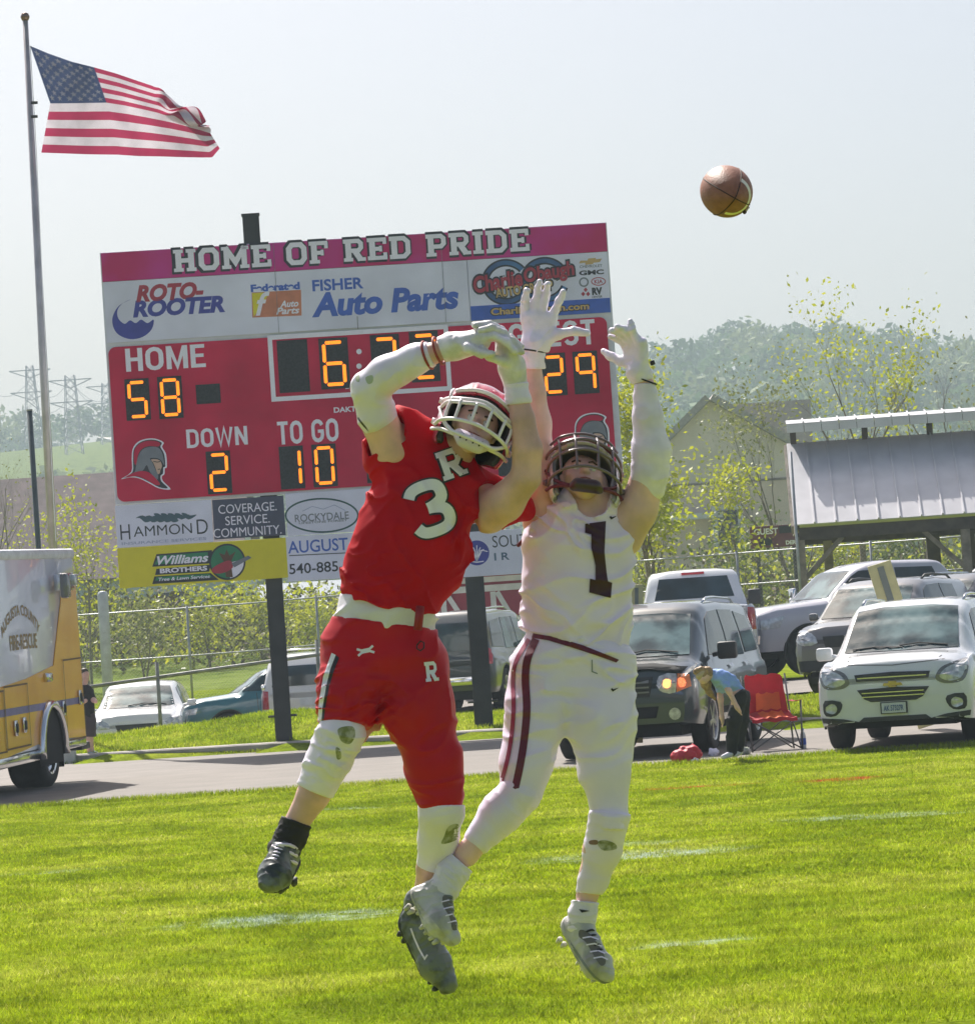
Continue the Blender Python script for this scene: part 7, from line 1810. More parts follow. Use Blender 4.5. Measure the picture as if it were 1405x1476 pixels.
c.patch('side_window', 'left', [(1.12, 1.2), (.70, 1.66), (.46, 1.74), (-.1, 1.76), (-.1, 1.16)], M_glass, .008, .012); c.patch('side_window', 'left', [(-.18, 1.16), (-.18, 1.76), (-1.05, 1.75), (-1.15, 1.16)], M_glass, .008, .012); c.patch('side_window', 'left', [(-1.28, 1.18), (-1.2, 1.73), (-1.95, 1.66), (-2.2, 1.2)], M_glass, .008, .012)
for x in (1.0, -.14, -1.18): c.line('left', [(x, 1.14), (x - .02, .5)], .012)
for x in (.15, -.9): c.line('left', [(x, 1.03), (x - .2, 1.04)], .045, M_lampdark, .03, 'door_handle')
c.line('left', [(1.0, .5), (-1.05, .5)], .08, M_under, .02, 'running_board'); c.line('left', [(1.95, .8), (-2.4, .82)], .03, M_lampdark, .012, 'side_moulding')
c.place(1.5, .84, 1012, 43.6, HD(14.5))

# ---- white pickup seen from behind
def pickup_keys(L, W, H, bed, cab0, cab1, hood, nose, zb=.5, beltz=1.2):
    h = W / 2
    return [(-L / 2, zb, bed - .06, bed - .02, h * .96, h * .86), (-L / 2 + .06, zb, bed - .03, bed, h, h * .90), (cab0 - .08, zb, bed - .03, bed, h, h * .90), (cab0 + .02, zb, beltz, H - .30, h, h * .80), (cab0 + .25, zb, beltz, H - .03, h, h * .76),
            ((cab0 + cab1) / 2, zb, beltz, H, h, h * .76), (cab1 - .9, zb, beltz, H - .04, h, h * .75), (cab1 - .6, zb, beltz, H - .13, h, h * .75), (cab1, zb, hood - .06, hood + .02, h, h * .84), (L / 2 - .4, zb, nose + .04, nose + .10, h, h * .82), (L / 2 - .06, zb, nose - .04, nose + .02, h * .99, h * .8), (L / 2, zb + .05, nose - .14, nose - .08, h * .93, h * .75)]
cw2 = paint('truck_white', (.68, .69, .73))
c = Car('pickup_truck', 'white pickup truck parked tail towards the camera behind the dark SUV', 'pickup', pickup_keys(5.8, 2.0, 1.95, 1.28, -.9, 1.55, 1.25, 1.1), cw2, (1.85, -1.75), 5.8, wr=.41, zb=.5)
c.patch('rear_window', 'rear', [(-.70, 1.42), (.70, 1.42), (.60, 1.79), (-.60, 1.79)], M_glass, .008, .012)
c.patch('third_brake_light', 'rear', [(-.2, 1.84), (.2, 1.84), (.2, 1.88), (-.2, 1.88)], M_red_l, .012, .02)
for sd_ in (-1, 1): c.patch('tail_light', 'rear', [(sd_ * .84, .82), (sd_ * .96, .82), (sd_ * .96, 1.2), (sd_ * .84, 1.2)], M_red_l, .015, .03)
c.line('rear', [(-.82, .8), (-.82, 1.22), (.82, 1.22), (.82, .8)], .015, M_lampdark); c.text('rear', 'DODGE', .45, .98, .3, .06, M_lampdark, .02); c.text('rear', '4x4', -.62, 1.0, .2, .06, M_lampdark, .02); c.patch('tailgate_handle', 'rear', [(-.12, 1.08), (.12, 1.08), (.12, 1.16), (-.12, 1.16)], M_trimb, .02, .02)
MB().box((-2.98, 0, .62), (.14, 1.9, .2), bev=.03).build('rear_bumper', M_chrome, c.root, auto=40)
MB().box((-2.9, .7, .42), (.04, .26, .34)).box((-2.9, -.7, .42), (.04, .26, .34)).build('mud_flaps', M_under, c.root)
c.mirror(1.15, 1.38, 1.0, M_trimb, .24, .28)
c.place(-2.9, 0, 1013, 59.5, R(88)); c.root.location.z += .22

# ---- silver pickup, three-quarter front, nose left
cs = paint('truck_silver', (.52, .52, .58), (.46, .45, .52))
c = Car('pickup_truck', 'silver crew-cab pickup truck with nose to the left in front of the shelter', 'pickup', pickup_keys(5.8, 2.03, 1.93, 1.3, -1.05, 1.5, 1.28, 1.12, .45, 1.22), cs, (1.95, -1.75), 5.8, wr=.41, zb=.48)
c.patch('windshield', 'front', [(-.72, 1.32), (.72, 1.32), (.62, 1.78), (-.62, 1.78)], M_glass2, .008, .012)
for sd_, side in ((1, 'left'), (-1, 'right')):
    c.patch('side_window', side, [(1.35, 1.30), (.98, 1.66), (.80, 1.76), (.22, 1.79), (.22, 1.28)], M_glass, .008, .012); c.patch('side_window', side, [(.12, 1.28), (.12, 1.79), (-.62, 1.77), (-.78, 1.30)], M_glass, .008, .012)
    for x in (1.25, .17, -.86): c.line(side, [(x, 1.26), (x - .02, .55)], .012)
    for x in (.40, -.6): c.line(side, [(x, 1.12), (x - .2, 1.13)], .045, M_chrome, .03, 'door_handle')
    c.line(side, [(1.2, .56), (-1.0, .56)], .07, M_trimb, .02, 'running_board')
    c.patch('headlight', side, [(2.4, 1.06), (2.82, 1.0), (2.84, .84), (2.5, .86)], M_lamp, .012, .02)
c.patch('grille', 'front', [(-.56, 1.06), (.56, 1.06), (.50, .70), (-.50, .70)], M_chrome, .02, .04); 
for z_ in (.78, .86, .94): c.line('front', [(-.5, z_), (.5, z_)], .045, M_under, .045, 'grille_slot')
for sd_ in (-1, 1):
    c.patch('headlight', 'front', [(sd_ * x, z) for x, z in ((.62, 1.05), (.9, 1.06), (.92, .84), (.66, .80))], M_lamp, .012, .03, 0); c.patch('fog_light', 'front', [(sd_ * x, z) for x, z in ((.66, .56), (.82, .58), (.80, .48), (.66, .48))], M_trimb, .02, .03)
c.patch('bumper_strip', 'front', [(-.92, .74), (.92, .74), (.9, .60), (-.9, .60)], M_chrome, .03, .04); c.patch('number_plate', 'front', [(-.16, .5), (.16, .5), (.16, .62), (-.16, .62)], M_plate, .08, .02)
c.mirror(1.22, 1.4, 1.0, M_chrome, .22, .26)
c.place(1.95, .93, 1168, 61.0, HD(70))

# ---- bronze grey SUV between the silver pickup and the white SUV
cg = paint('car_taupe', (.20, .19, .19), (.17, .16, .165))
c = Car('parked_suv', 'taupe compact SUV half hidden behind the white SUV', 'SUV', SUVK(4.6, 1.82, 1.66, 1.06, .92), cg, (1.35, -1.3), 4.6, wr=.35)
c.patch('windshield', 'front', [(-.68, 1.10), (.68, 1.10), (.58, 1.53), (-.58, 1.53)], M_glass2, .008, .012)
for sd_ in (-1, 1): c.patch('headlight', 'front', [(sd_ * x, z) for x, z in ((.5, .76), (.6, .90), (.84, .95), (.86, .8), (.7, .72))], M_lamp, .012, .03, 2)
c.patch('grille', 'front', [(-.42, .84), (.42, .84), (.38, .68), (-.38, .68)], M_trimb, .015, .03); c.patch('badge', 'front', [(-.08, .74), (.08, .74), (.08, .84), (-.08, .84)], M_chrome, .04, .02); c.patch('lower_bumper', 'front', [(-.8, .3), (.8, .3), (.82, .5), (-.82, .5)], M_trimb, .012, .03)
for side in ('left', 'right'): c.patch('side_window', side, [(.95, 1.1), (.6, 1.46), (.4, 1.52), (-.2, 1.54), (-.2, 1.08)], M_glass, .008, .012); c.patch('side_window', side, [(-.28, 1.08), (-.28, 1.54), (-1.05, 1.52), (-1.1, 1.1)], M_glass, .008, .012)
c.mirror(.8, 1.12, .86, M_lampdark, .14, .12); c.rails(.45, -1.5, .62, 1.69, M_trimb)
c.place(1.35, -.78, 1183, 52.8, HD(22))

# ---- dark car roof further back
cn = paint('car_charcoal', (.06, .065, .075))
c = Car('parked_suv', 'charcoal SUV of which only the roof shows above the white SUV', 'SUV', SUVK(4.6, 1.82, 1.6, 1.04, .9), cn, (1.35, -1.3), 4.6, wr=.34)
c.patch('windshield', 'front', [(-.66, 1.08), (.66, 1.08), (.56, 1.47), (-.56, 1.47)], M_glass2, .008, .012); c.rails(.4, -1.4, .6, 1.63, M_chrome)
for sd_ in (-1, 1): c.patch('headlight', 'front', [(sd_ * .5, .75), (sd_ * .8, .9), (sd_ * .8, .75)], M_lamp, .012, .03)
for side in ('left', 'right'): c.patch('side_window', side, [(.9, 1.08), (.55, 1.42), (-.2, 1.47), (-.2, 1.06)], M_glass, .008, .012)
c.place(1.3, 0, 1345, 55.5, HD(35))

# ---- vehicle cut by the right edge
cb = paint('truck_navy', (.04, .07, .13))
c = Car('pickup_truck', 'dark blue pickup truck cut off by the right picture edge under the shelter', 'pickup', pickup_keys(5.6, 1.98, 1.9, 1.28, -1.0, 1.5, 1.22, 1.06), cb, (1.85, -1.7), 5.6, wr=.40)
c.patch('windshield', 'front', [(-.70, 1.27), (.70, 1.27), (.60, 1.74), (-.60, 1.74)], M_glass2, .008, .012)
for sd_ in (-1, 1): c.patch('headlight', 'front', [(sd_ * .62, 1.0), (sd_ * .9, 1.0), (sd_ * .9, .8), (sd_ * .62, .78)], M_lamp, .012, .03)
for side in ('left', 'right'): c.patch('side_window', side, [(1.3, 1.28), (.9, 1.64), (.2, 1.74), (.2, 1.26)], M_glass, .008, .012)
c.patch('grille', 'front', [(-.55, 1.0), (.55, 1.0), (.5, .7), (-.5, .7)], M_chrome, .02, .04)
c.place(2.0, 0, 1400, 68.5, HD(50))

# ---- left: white car facing the camera
c = Car('parked_car', 'white car facing the camera behind the grass bank, left of the scoreboard post', 'car', SUVK(4.7, 1.80, 1.52, 1.0, .84, .25, .30, .13), paint('car_white_b', (.74, .74, .75)), (1.4, -1.4), 4.7, wr=.33)
c.patch('windshield', 'front', [(-.70, 1.03), (.70, 1.03), (.60, 1.40), (.3, 1.425), (-.3, 1.425), (-.60, 1.40)], M_glass2, .008, .012)
for sd_ in (-1, 1): c.patch('headlight', 'front', [(sd_ * x, z) for x, z in ((.5, .68), (.6, .80), (.84, .85), (.85, .7), (.7, .65))], M_lamp, .012, .03, 2)
c.patch('grille', 'front', [(-.4, .72), (.4, .72), (.36, .58), (-.36, .58)], M_trimb, .015, .03); c.wiper([(.55, 1.06), (.1, 1.09), (-.2, 1.06)]); c.mirror(.72, 1.03, .88, cw2, .18, .13)
for side in ('left', 'right'): c.patch('side_window', side, [(.78, 1.04), (.40, 1.36), (-.2, 1.43), (-.2, 1.03)], M_glass, .008, .012)
c.place(1.4, 0, 198, 68.3, HD(-2))

# ---- teal pickup, side on, nose left
c = Car('pickup_truck', 'teal pickup truck seen from the side, nose left, behind the scoreboard post', 'pickup', pickup_keys(5.0, 1.8, 1.62, 1.1, -.6, 1.42, 1.06, .92, .4, 1.06), paint('truck_teal', (.02, .20, .25), (.015, .13, .17)), (1.6, -1.5), 5.0, wr=.35)
c.patch('windshield', 'front', [(-.66, 1.10), (.66, 1.10), (.56, 1.48), (-.56, 1.48)], M_glass2, .008, .012)
for side in ('left', 'right'):
    c.patch('side_window', side, [(1.28, 1.12), (.95, 1.42), (.8, 1.48), (.25, 1.5), (.25, 1.10)], M_glass2, .008, .012); c.patch('side_window', side, [(.17, 1.1), (.17, 1.5), (-.25, 1.48), (-.4, 1.12)], M_glass, .008, .012); c.line(side, [(1.0, 1.08), (.98, .5)], .012); c.line(side, [(-.09, 1.08), (-.1, .5)], .012)
    c.patch('headlight', side, [(2.2, .86), (2.42, .82), (2.44, .72), (2.25, .72)], M_lamp, .012, .02)
c.mirror(.88, 1.14, .9, M_chrome, .18, .15)
c.place(2.5, .9, 262, 70.0, HD(80))

# ---- white minivan, rear view
c = Car('minivan', 'white minivan seen from behind with a red tail light, left of the scoreboard post', 'minivan', SUVK(4.9, 1.92, 1.78, 1.05, .9), paint('van_white', (.7, .69, .7)), (1.5, -1.45), 4.9, wr=.34)
c.patch('rear_window', 'rear', [(-.72, 1.12), (.72, 1.12), (.62, 1.52), (-.62, 1.52)], M_glass, .008, .012)
for sd_ in (-1, 1): c.patch('tail_light', 'rear', [(sd_ * .80, .68), (sd_ * .92, .68), (sd_ * .90, 1.04), (sd_ * .80, 1.04)], M_red_l, .015, .03)
c.patch('number_plate', 'rear', [(-.18, .72), (.18, .72), (.18, .88), (-.18, .88)], M_plate, .02, .02); c.rails(.4, -1.9, .62, 1.82, M_chrome)
for x in (-1.2, -.2): MB().tube([(x, -.62, 1.85), (x, .62, 1.85)], .016, 6).build('roof_bar', M_chrome, c.root, True)
for side in ('left', 'right'): c.patch('side_window', side, [(-1.2, 1.12), (-1.2, 1.6), (-2.0, 1.52), (-2.1, 1.14)], M_glass, .008, .012)
c.place(-2.45, 0, 444, 70.0, R(93))

# ---- dark pickup behind the right scoreboard post
c = Car('parked_suv', 'black SUV seen from behind between the two players, in front of the red hut', 'SUV', SUVK(5.1, 2.0, 1.95, 1.15, 1.0, .36), paint('car_black', (.035, .045, .055), (.02, .025, .03)), (1.5, -1.5), 5.1, wr=.40)
c.patch('rear_window', 'rear', [(-.76, 1.18), (.76, 1.18), (.66, 1.70), (-.66, 1.70)], M_glass, .008, .012)
for sd_ in (-1, 1): c.patch('tail_light', 'rear', [(sd_ * .82, .9), (sd_ * .95, .9), (sd_ * .94, 1.2), (sd_ * .82, 1.2)], M_red_l, .015, .03)
MB().box((-2.6, 0, .6), (.14, 1.86, .18), bev=.03).build('rear_bumper', M_chrome, c.root, auto=40)
c.patch('side_window', 'right', [(1.08, 1.2), (.70, 1.62), (.46, 1.74), (-.1, 1.78), (-.1, 1.18)], M_glass2, .008, .012); c.patch('side_window', 'right', [(-.18, 1.18), (-.18, 1.78), (-1.05, 1.77), (-1.15, 1.18)], M_glass2, .008, .012); c.patch('side_window', 'right', [(-1.25, 1.2), (-1.2, 1.76), (-1.95, 1.7), (-2.2, 1.22)], M_glass, .008, .012)
for x in (1.0, -.14, -1.18): c.line('right', [(x, 1.14), (x - .02, .5)], .015, M_chrome)
c.mirror(1.0, 1.24, .98, M_trimb, .26, .24); c.rails(.4, -1.9, .7, 2.0, M_chrome)
c.place(-2.5, 0, 640, 66.0, R(76))

# ------------------------------------------------------------ ambulance
A_y = pm('ambulance_yellow', (.95, .46, .02), rough=.3, coat=.5, var=.12, scale=1.5, col2=(.86, .36, .01))
A_w = pm('ambulance_white', (.82, .83, .95), rough=.25, coat=.8, var=.1, scale=1.2)
A_top = pm('ambulance_roof_white', (.74, .75, .8), rough=.4)
A_s = pm('stripe_violet', (.19, .17, .36), rough=.4)
amb = thing('ambulance', 'yellow and white rescue ambulance cut off by the left picture edge', 'ambulance')
# local: +X forward (towards the camera), +Y its left side (faces the picture's right)
HB, WB, LB_, ZB = 3.06, 1.12, 4.6, .52
rearc = at(117, 960, 48.2); near_ = at(-2, 960, 44.0); hd = Vector((near_.x - rearc.x, near_.y - rearc.y, 0)); ha = math.atan2(hd.y, hd.x)
amb.rotation_euler = (0, R(1.2), ha)
lc = Vector((math.cos(ha + math.pi / 2), math.sin(ha + math.pi / 2), 0)) * WB
amb.location = (rearc.x - lc.x, rearc.y - lc.y, .06)
MB().box((LB_ / 2, 0, (HB + ZB) / 2), (LB_, 2 * WB, HB - ZB), bev=.05).build('box_body', A_w, amb, auto=40)
MB().box((LB_ / 2, 0, HB + .02), (LB_ + .06, 2 * WB + .06, .14), bev=.05).build('roof_cap', A_top, amb, auto=40)
def side_panel(name, pts, mat, off, th=.012, sm=0, par=None):
    V, T = poly_tris([smooth_loop(pts, sm) if sm else pts]); V = [Vector((v.x, WB + off, v.y)) for v in V]
    T = [t if (V[t[1]] - V[t[0]]).cross(V[t[2]] - V[t[0]]).y > 0 else (t[0], t[2], t[1]) for t in T]
    V, F = slab_solid(V, T, Vector((0, -1, 0)), th); return mesh(name, V, F, mat, par or amb, auto=40)
def sz(x, py):      # height on the side from a picture row, x metres from the rear
    p = at(117 - (117 + 2) * x / 4.24, py, 48.2 - 4.2 * x / 4.24); return p.z - .06 - .03 * x
def X_(px): return (117 - px) / 119 * 4.24
# wheel well arch cut into the yellow side
wx, wrd = X_(66) + .05, .50
archp = [(wx + (wrd + .14) * math.cos(a), .46 + (wrd + .14) * math.sin(a)) for a in np.linspace(0, math.pi, 15)]
low = [(0.0, .55)] + [(x, z) for x, z in reversed(archp) if z > .5] + [(LB_, .5)]
side_panel('yellow_side', low + [(LB_, sz(X_(0), 968)), (X_(34), sz(X_(34), 962)), (X_(75), sz(X_(75), 951)), (X_(95), sz(X_(95), 848)), (.02, sz(0, 830))], A_y, .014)
side_panel('stripe', [(0, sz(0, 1013)), (LB_, sz(0, 1013) + .02), (LB_, sz(0, 1004) + .03), (0, sz(0, 1004))], A_s, .02, .006)
for k, (xa, xb, za, zb2) in enumerate(((.03, X_(88), sz(0, 1062), sz(0, 948)), (X_(34), X_(2), .62, sz(X_(20), 968)), (X_(1), LB_, .6, sz(X_(0), 972)))):
    V, T = stroke([(xa, za), (xb, za), (xb, zb2), (xa, zb2)], .022, True); V = [Vector((v.x, WB + .028, v.y)) for v in V]; mesh('compartment_door_seal', V, [(a, c_, b) for a, b, c_ in T], pm('door_seal', (.16, .09, .03), rough=.6), amb)
def lat(x, z): 
    mb = MB(); mb.box((x, WB + .035, z), (.13, .02, .2), bev=.008); h_ = mb.build('door_handle', M_chrome, amb, auto=40); MB().box((x, WB + .05, z), (.06, .03, .12), bev=.01).build('latch', M_trimb, h_, auto=40)
for px, py in ((110, 1004), (84, 1015), (26, 1027), (14, 1029)): lat(X_(px), sz(X_(px), py))
MB().box((X_(62), WB + .05, sz(X_(62), 966)), (.22, .08, .12), bev=.02).build('marker_light', M_chrome, amb, auto=40)
ml = MB().box((X_(92) + .05, WB + .09, sz(X_(92), 834)), (.62, .14, .24), bev=.03).build('flood_light', M_chrome, amb, auto=40); MB().box((X_(80), WB + .2, sz(X_(80), 838)), (.2, .12, .34), bev=.04).build('warning_lamp', M_lampdark, amb, auto=40)
MB().box((X_(98), WB + .17, sz(X_(98), 833)), (.18, .06, .16), bev=.02).build('lamp_lens', M_lamp, amb, auto=40)
# arch trim, wheel, mud flap, skirt, bumper
MB().tube([(wx + (wrd + .13) * math.cos(a), WB + .04, .46 + (wrd + .13) * math.sin(a)) for a in np.linspace(-.1, math.pi + .1, 24)], .06, 6).build('wheel_arch_trim', M_chrome, amb, True)
side_panel('wheel_well', [(x, max(z, .3)) for x, z in archp] + [(wx - wrd - .1, .3), (wx + wrd + .1, .3)][::1], M_under, .004, .004)
class _W: pass
ww_ = _W(); ww_.root = amb
Car.wheel(ww_, wx, WB - .25, .48, .5, 1, 'disc', M_chrome); Car.wheel(ww_, wx, -WB + .25, .48, .5, -1, 'disc', M_chrome)
Car.wheel(ww_, LB_ + 1.3, WB - .2, .46, .28, 1, 'disc', M_chrome); Car.wheel(ww_, LB_ + 1.3, -WB + .2, .46, .28, -1, 'disc', M_chrome)
MB().box((wx - .62, WB - .25, .5), (.03, .5, .55)).build('mud_flap', M_under, amb)
MB().box((LB_ / 2 + wx / 2 + .3, WB - .02, .46), (LB_ - wx - .6, .1, .13), bev=.01).build('skirt_rail', M_chrome, amb, auto=40); MB().box(((wx - .6) / 2, WB - .02, .5), (wx - .62, .08, .12), bev=.01).build('skirt_rail', M_chrome, amb, auto=40)
MB().box((-.24, 0, .42), (.46, 2 * WB - .1, .1), bev=.02).build('rear_step', M_trimb, amb, auto=40)
MB().box((LB_ / 2, 0, .62), (LB_ - .1, 1.3, .42)).build('chassis', M_under, amb)
# cab ahead of the box (outside the frame but there)
MB().box((LB_ + .9, 0, 1.35), (1.7, 2.0, 1.5), bev=.15).box((LB_ + 2.1, 0, .95), (1.2, 1.95, .75), bev=.15).build('cab', A_y, amb, auto=40)
def atext(txt, cx, cz, w, h, rot=0, shape=None, arc=0):
    V, T = text_tris(txt, 1, .015); V = fitbox(V, 0, 0, w, h); out = []
    for v in V:
        if arc: a = v.x / arc; x, y = (arc + v.y) * math.sin(a), (arc + v.y) * math.cos(a) - arc
        else: x, y = v.x, v.y
        out.append(Vector((cx - x, WB + .008, cz + y)))
    return mesh('lettering', out, [(a, c_, b) for a, b, c_ in T], pm('gold_letters', (.36, .24, .1), rough=.5), amb)
V_, T_ = refine(*text_tris('AUGUSTA COUNTY', 1, .015), .2)
def arc_text(txt, cx, cz, w, h, arc):
    V, T = refine(*text_tris(txt, 1, .02), .3); V = fitbox(V, 0, 0, w, h); out = []
    for v in V: a = v.x / arc; out.append(Vector((cx - (arc + v.y) * math.sin(a), WB + .008, cz + (arc + v.y) * math.cos(a) - arc)))
    mesh('lettering', out, [(a, c_, b) for a, b, c_ in T], pm('gold_letters', (.36, .24, .1), rough=.5), amb)
arc_text('AUGUSTA COUNTY', X_(32), sz(X_(32), 862), 2.0, .14, 1.7); arc_text('FIRE-RESCUE', X_(35), sz(X_(35), 908), 1.35, .2, 30)

# ============================================================ SMALL THINGS BY THE ROAD
# folding chair
q = gp(1112, 1082); ch = thing('folding_chair', 'red folding camp chair with an orange panel at the edge of the asphalt', 'chair', (q[0], q[1], 0), R(8))
ch_r = pm('chair_red', (.55, .012, .03), rough=.7, trans=.3, var=.12); ch_o = pm('chair_orange', (.8, .14, .02), rough=.7, trans=.35, var=.1); ch_m = pm('chair_tube', (.12, .12, .13), rough=.4, metal=.5)
def cloth_sheet(name, rows, mat, th=.01, par=ch, nsub=5):
    V = []; F = []; P = [[Vector(p) for p in r_] for r_ in rows]; n = len(P[0])
    for r_ in P: V += r_
    for i in range(len(P) - 1):
        for j in range(n - 1): F.append((i * n + j, i * n + j + 1, (i + 1) * n + j + 1, (i + 1) * n + j))
    V2, F2 = slab_solid(V, F, Vector((0, 1, 0)), th); return mesh(name, V2, F2, mat, par, auto=50)
def row(x0, x1, z, y, sag, n=9): return [(x0 + (x1 - x0) * k / (n - 1), y + sag * (1 - (2 * k / (n - 1) - 1) ** 2), z + .012 * math.sin(k * 1.9 + z * 9)) for k in range(n)]
cloth_sheet('backrest', [row(-.21, .21, .93, .22, .02), row(-.235, .235, .90, .215, .03), row(-.24, .24, .75, .18, .05), row(-.25, .25, .6, .14, .06), row(-.26, .26, .46, .10, .07)], ch_r)
cloth_sheet('back_panel', [row(-.12, .17, .70, .145, .045), row(-.13, .17, .6, .12, .05), row(-.14, .17, .50, .09, .055)], ch_o)
cloth_sheet('seat', [row(-.27, .27, .47, .12, .02), row(-.27, .27, .415, -.08, .01), row(-.28, .28, .40, -.28, .0), row(-.28, .28, .36, -.30, 0)], ch_r); cloth_sheet('seat_panel', [row(-.14, .17, .475, .08, .01), row(-.14, .17, .425, -.10, .0), row(-.14, .17, .41, -.29, .0)], ch_o)
for s_ in (-1, 1):
    cloth_sheet('armrest', [[(s_ * .27, .15, .60), (s_ * .33, .15, .60)], [(s_ * .27, -.1, .585), (s_ * .34, -.1, .585)], [(s_ * .27, -.32, .60), (s_ * .36, -.32, .61)]], ch_r)
    MB().tube([(s_ * .27, .22, .93), (s_ * .29, .16, .45), (s_ * .3, .1, 0)], .011, 6).build('back_leg', ch_m, ch, True); MB().tube([(s_ * .33, -.3, .60), (s_ * .31, -.32, .0)], .011, 6).build('front_leg', ch_m, ch, True)
    MB().tube([(s_ * .30, -.31, .02), (s_ * .28, .12, .46)], .009, 6).build('side_brace', ch_m, ch, True); MB().tube([(s_ * .30, -.30, .02), (-s_ * .28, -.27, .38)], .009, 6).build('cross_brace', ch_m, ch, True); MB().tube([(s_ * .28, .1, .02), (-s_ * .26, .12, .42)], .009, 6).build('cross_brace', ch_m, ch, True)
# bottle
q = gp(1158, 1080); b_ = thing('water_bottle', 'clear water bottle with a blue label standing on the asphalt', 'bottle', (q[0], q[1], .006))
MB().lathe([(0, 0), (.032, 0), (.034, .02), (.034, .15), (.028, .19), (.013, .215), (.013, .23)], 16).build('bottle_body', pm('bottle_plastic', (.55, .6, .66), rough=.12, var=.2), b_, True); MB().lathe([(.0355, .05), (.0355, .13)], 16).build('bottle_label', pm('label_blue', (.02, .08, .45), rough=.4), b_, True); MB().lathe([(.015, .228), (.015, .25), (0, .25)], 12).build('cap', pm('cap_blue', (.05, .15, .5)), b_, True)
def lump(name, label, cat, px, py, dims, mat, seed, res=.012):
    q = gp(px, py); s = Sdf(); rg = random.Random(seed)
    for k in range(5): s.cap((rg.uniform(-.5, .5) * dims[0], rg.uniform(-.5, .5) * dims[1], dims[2] * .35), (rg.uniform(-.5, .5) * dims[0], rg.uniform(-.5, .5) * dims[1], dims[2] * rg.uniform(.3, .6)), dims[2] * .35, dims[2] * .3, 1, .04)
    f = lambda P: np.maximum(s.eval(P) - .02 * value_noise(P * 22, seed) - .012 * value_noise(P * 50, seed + 1), -P[:, 2] - .01)
    V, F = surface_nets(f, *s.box(), res); o = mesh(name, relax(V, F, 1), F, mat, None, smooth=True); o.location = (q[0], q[1], 0); return tag(o, label, cat)
lump('red_bag', 'crumpled red cloth bag lying on the grass below the dark SUV', 'bag', 989, 1100, (.2, .12, .24), pm('bag_red', (.62, .03, .06), rough=.6), 3)
lump('white_cloth', 'small white rag on the grass beside the red bag', 'cloth', 1000, 1100, (.06, .05, .06), M_cloth, 5, .008)
lump('ball', 'small whitish ball by the wheel of the dark SUV', 'ball', 1028, 1090, (.01, .01, .12), M_cloth, 6, .008)
lump('shoe_pile', 'heap of pale shoes and clothing on the grass at the feet of the bending person', 'shoes', 1078, 1088, (.26, .12, .13), pm('pile_grey', (.5, .5, .5), rough=.7, col2=(.16, .2, .12), scale=14), 8)
# tilted yellow board
M_ylw = pm('board_pale_yellow', (.62, .56, .28), rough=.6, var=.1)
for (pa, pb, Yd, wd_, lb) in (((1266, 812), (1283, 866), 46.5, .22, 'pale yellow plank with a dark centre strip sticking up behind the white SUV'), ((917, 842), (917, 866), 47.5, .12, 'pale yellow board partly hidden behind the player in white')):
    a, b2 = at(pa[0], pa[1], Yd), at(pb[0], pb[1], Yd); t = thing('marker_board', lb, 'board', (b2.x, Yd, 0)); d = (a - b2).normalized(); bt = b2 - d * ((b2.z - .05) / d.z) ; rot = Matrix((d.cross(Vector((0, 1, 0))).normalized(), Vector((0, 1, 0)), d)).transposed(); Lq = (a - bt).length
    MB().box((a + bt) / 2, (wd_ * 1.45, .05, Lq), rot=rot, bev=.008).build('board', M_ylw, t, world=True, auto=40); MB().box((a + bt) / 2 - Vector((0, .03, 0)), (wd_ * .4, .02, Lq - .1), rot=rot).build('centre_strip', pm('strip_grey', (.2, .22, .2)), t, world=True)

# ============================================================ BACKGROUND PEOPLE
def person_part(par, name, S, h, mat, Y0, SP_, f=None, it=1):
    V, F = surface_nets(f or S.eval, *S.box(), h); return mesh(name, px_world(relax(V, F, it), Y0, SP_), F, mat, par, smooth=True, world=True)
def fold_small(sc, am, sd_): return lambda P: am * value_noise(P / sc, sd_)
def sf(S, g, cuts=(), w=None):
    def f(P):
        d = S.eval(P) - g
        if w: d = d - w(P)
        for c in cuts: d = np.maximum(d, c(P))
        return d
    return f
def cutp(p, n):
    p, n = np.array(p, float), np.array(n, float); n /= np.linalg.norm(n); return lambda P: (P - p) @ n
Yw = 40.2; Sw = FPX / Yw
wo = thing('person', 'blonde woman in a light blue top and black trousers bending down by the dark SUV', 'person', Vector(px_world([(1056, 1090, 0)], Yw, Sw)[0]))
B = Sdf()
B.chain([((1064, 1002, 0), 10.5), ((1048, 985, -4), 11), ((1034, 976, -8), 10.5)], 6, .85).cap((1034, 976, -8), (1022, 972, -10), 5, 4.5, 1, 4)
B.cap((1018, 973, -11), (1014, 979, -12), 8.2, 7.6, 1, 3)
B.chain([((1040, 980, -14), 5), ((1050, 996, -22), 4.2), ((1062, 1020, -24), 3.2), ((1066, 1026, -24), 2.6)], 3)
for k in range(4): B.cap((1066, 1026, -24 + k * 1.2), (1068 + k * .4, 1031, -24 + k * 1.5), 1.1, .8, 1, .8)
B.chain([((1036, 984, 4), 5), ((1038, 1008, -2), 4.2), ((1040, 1034, -6), 3.2), ((1041, 1042, -6), 2.4)], 3)
for k in range(4): B.cap((1041, 1042, -6 + k * 1.2), (1041 - k * .4, 1048, -6 + k * 1.5), 1.1, .8, 1, .8)
B.chain([((1064, 1004, -5), 10), ((1056, 1040, -8), 8.5), ((1054, 1078, -4), 5), ((1052, 1086, -6), 4)], 5).chain([((1068, 1004, 5), 10), ((1066, 1040, 6), 8.5), ((1064, 1076, 8), 5)], 5)
person_part(wo, 'body', B, 1.1, M_skin2, Yw, Sw)
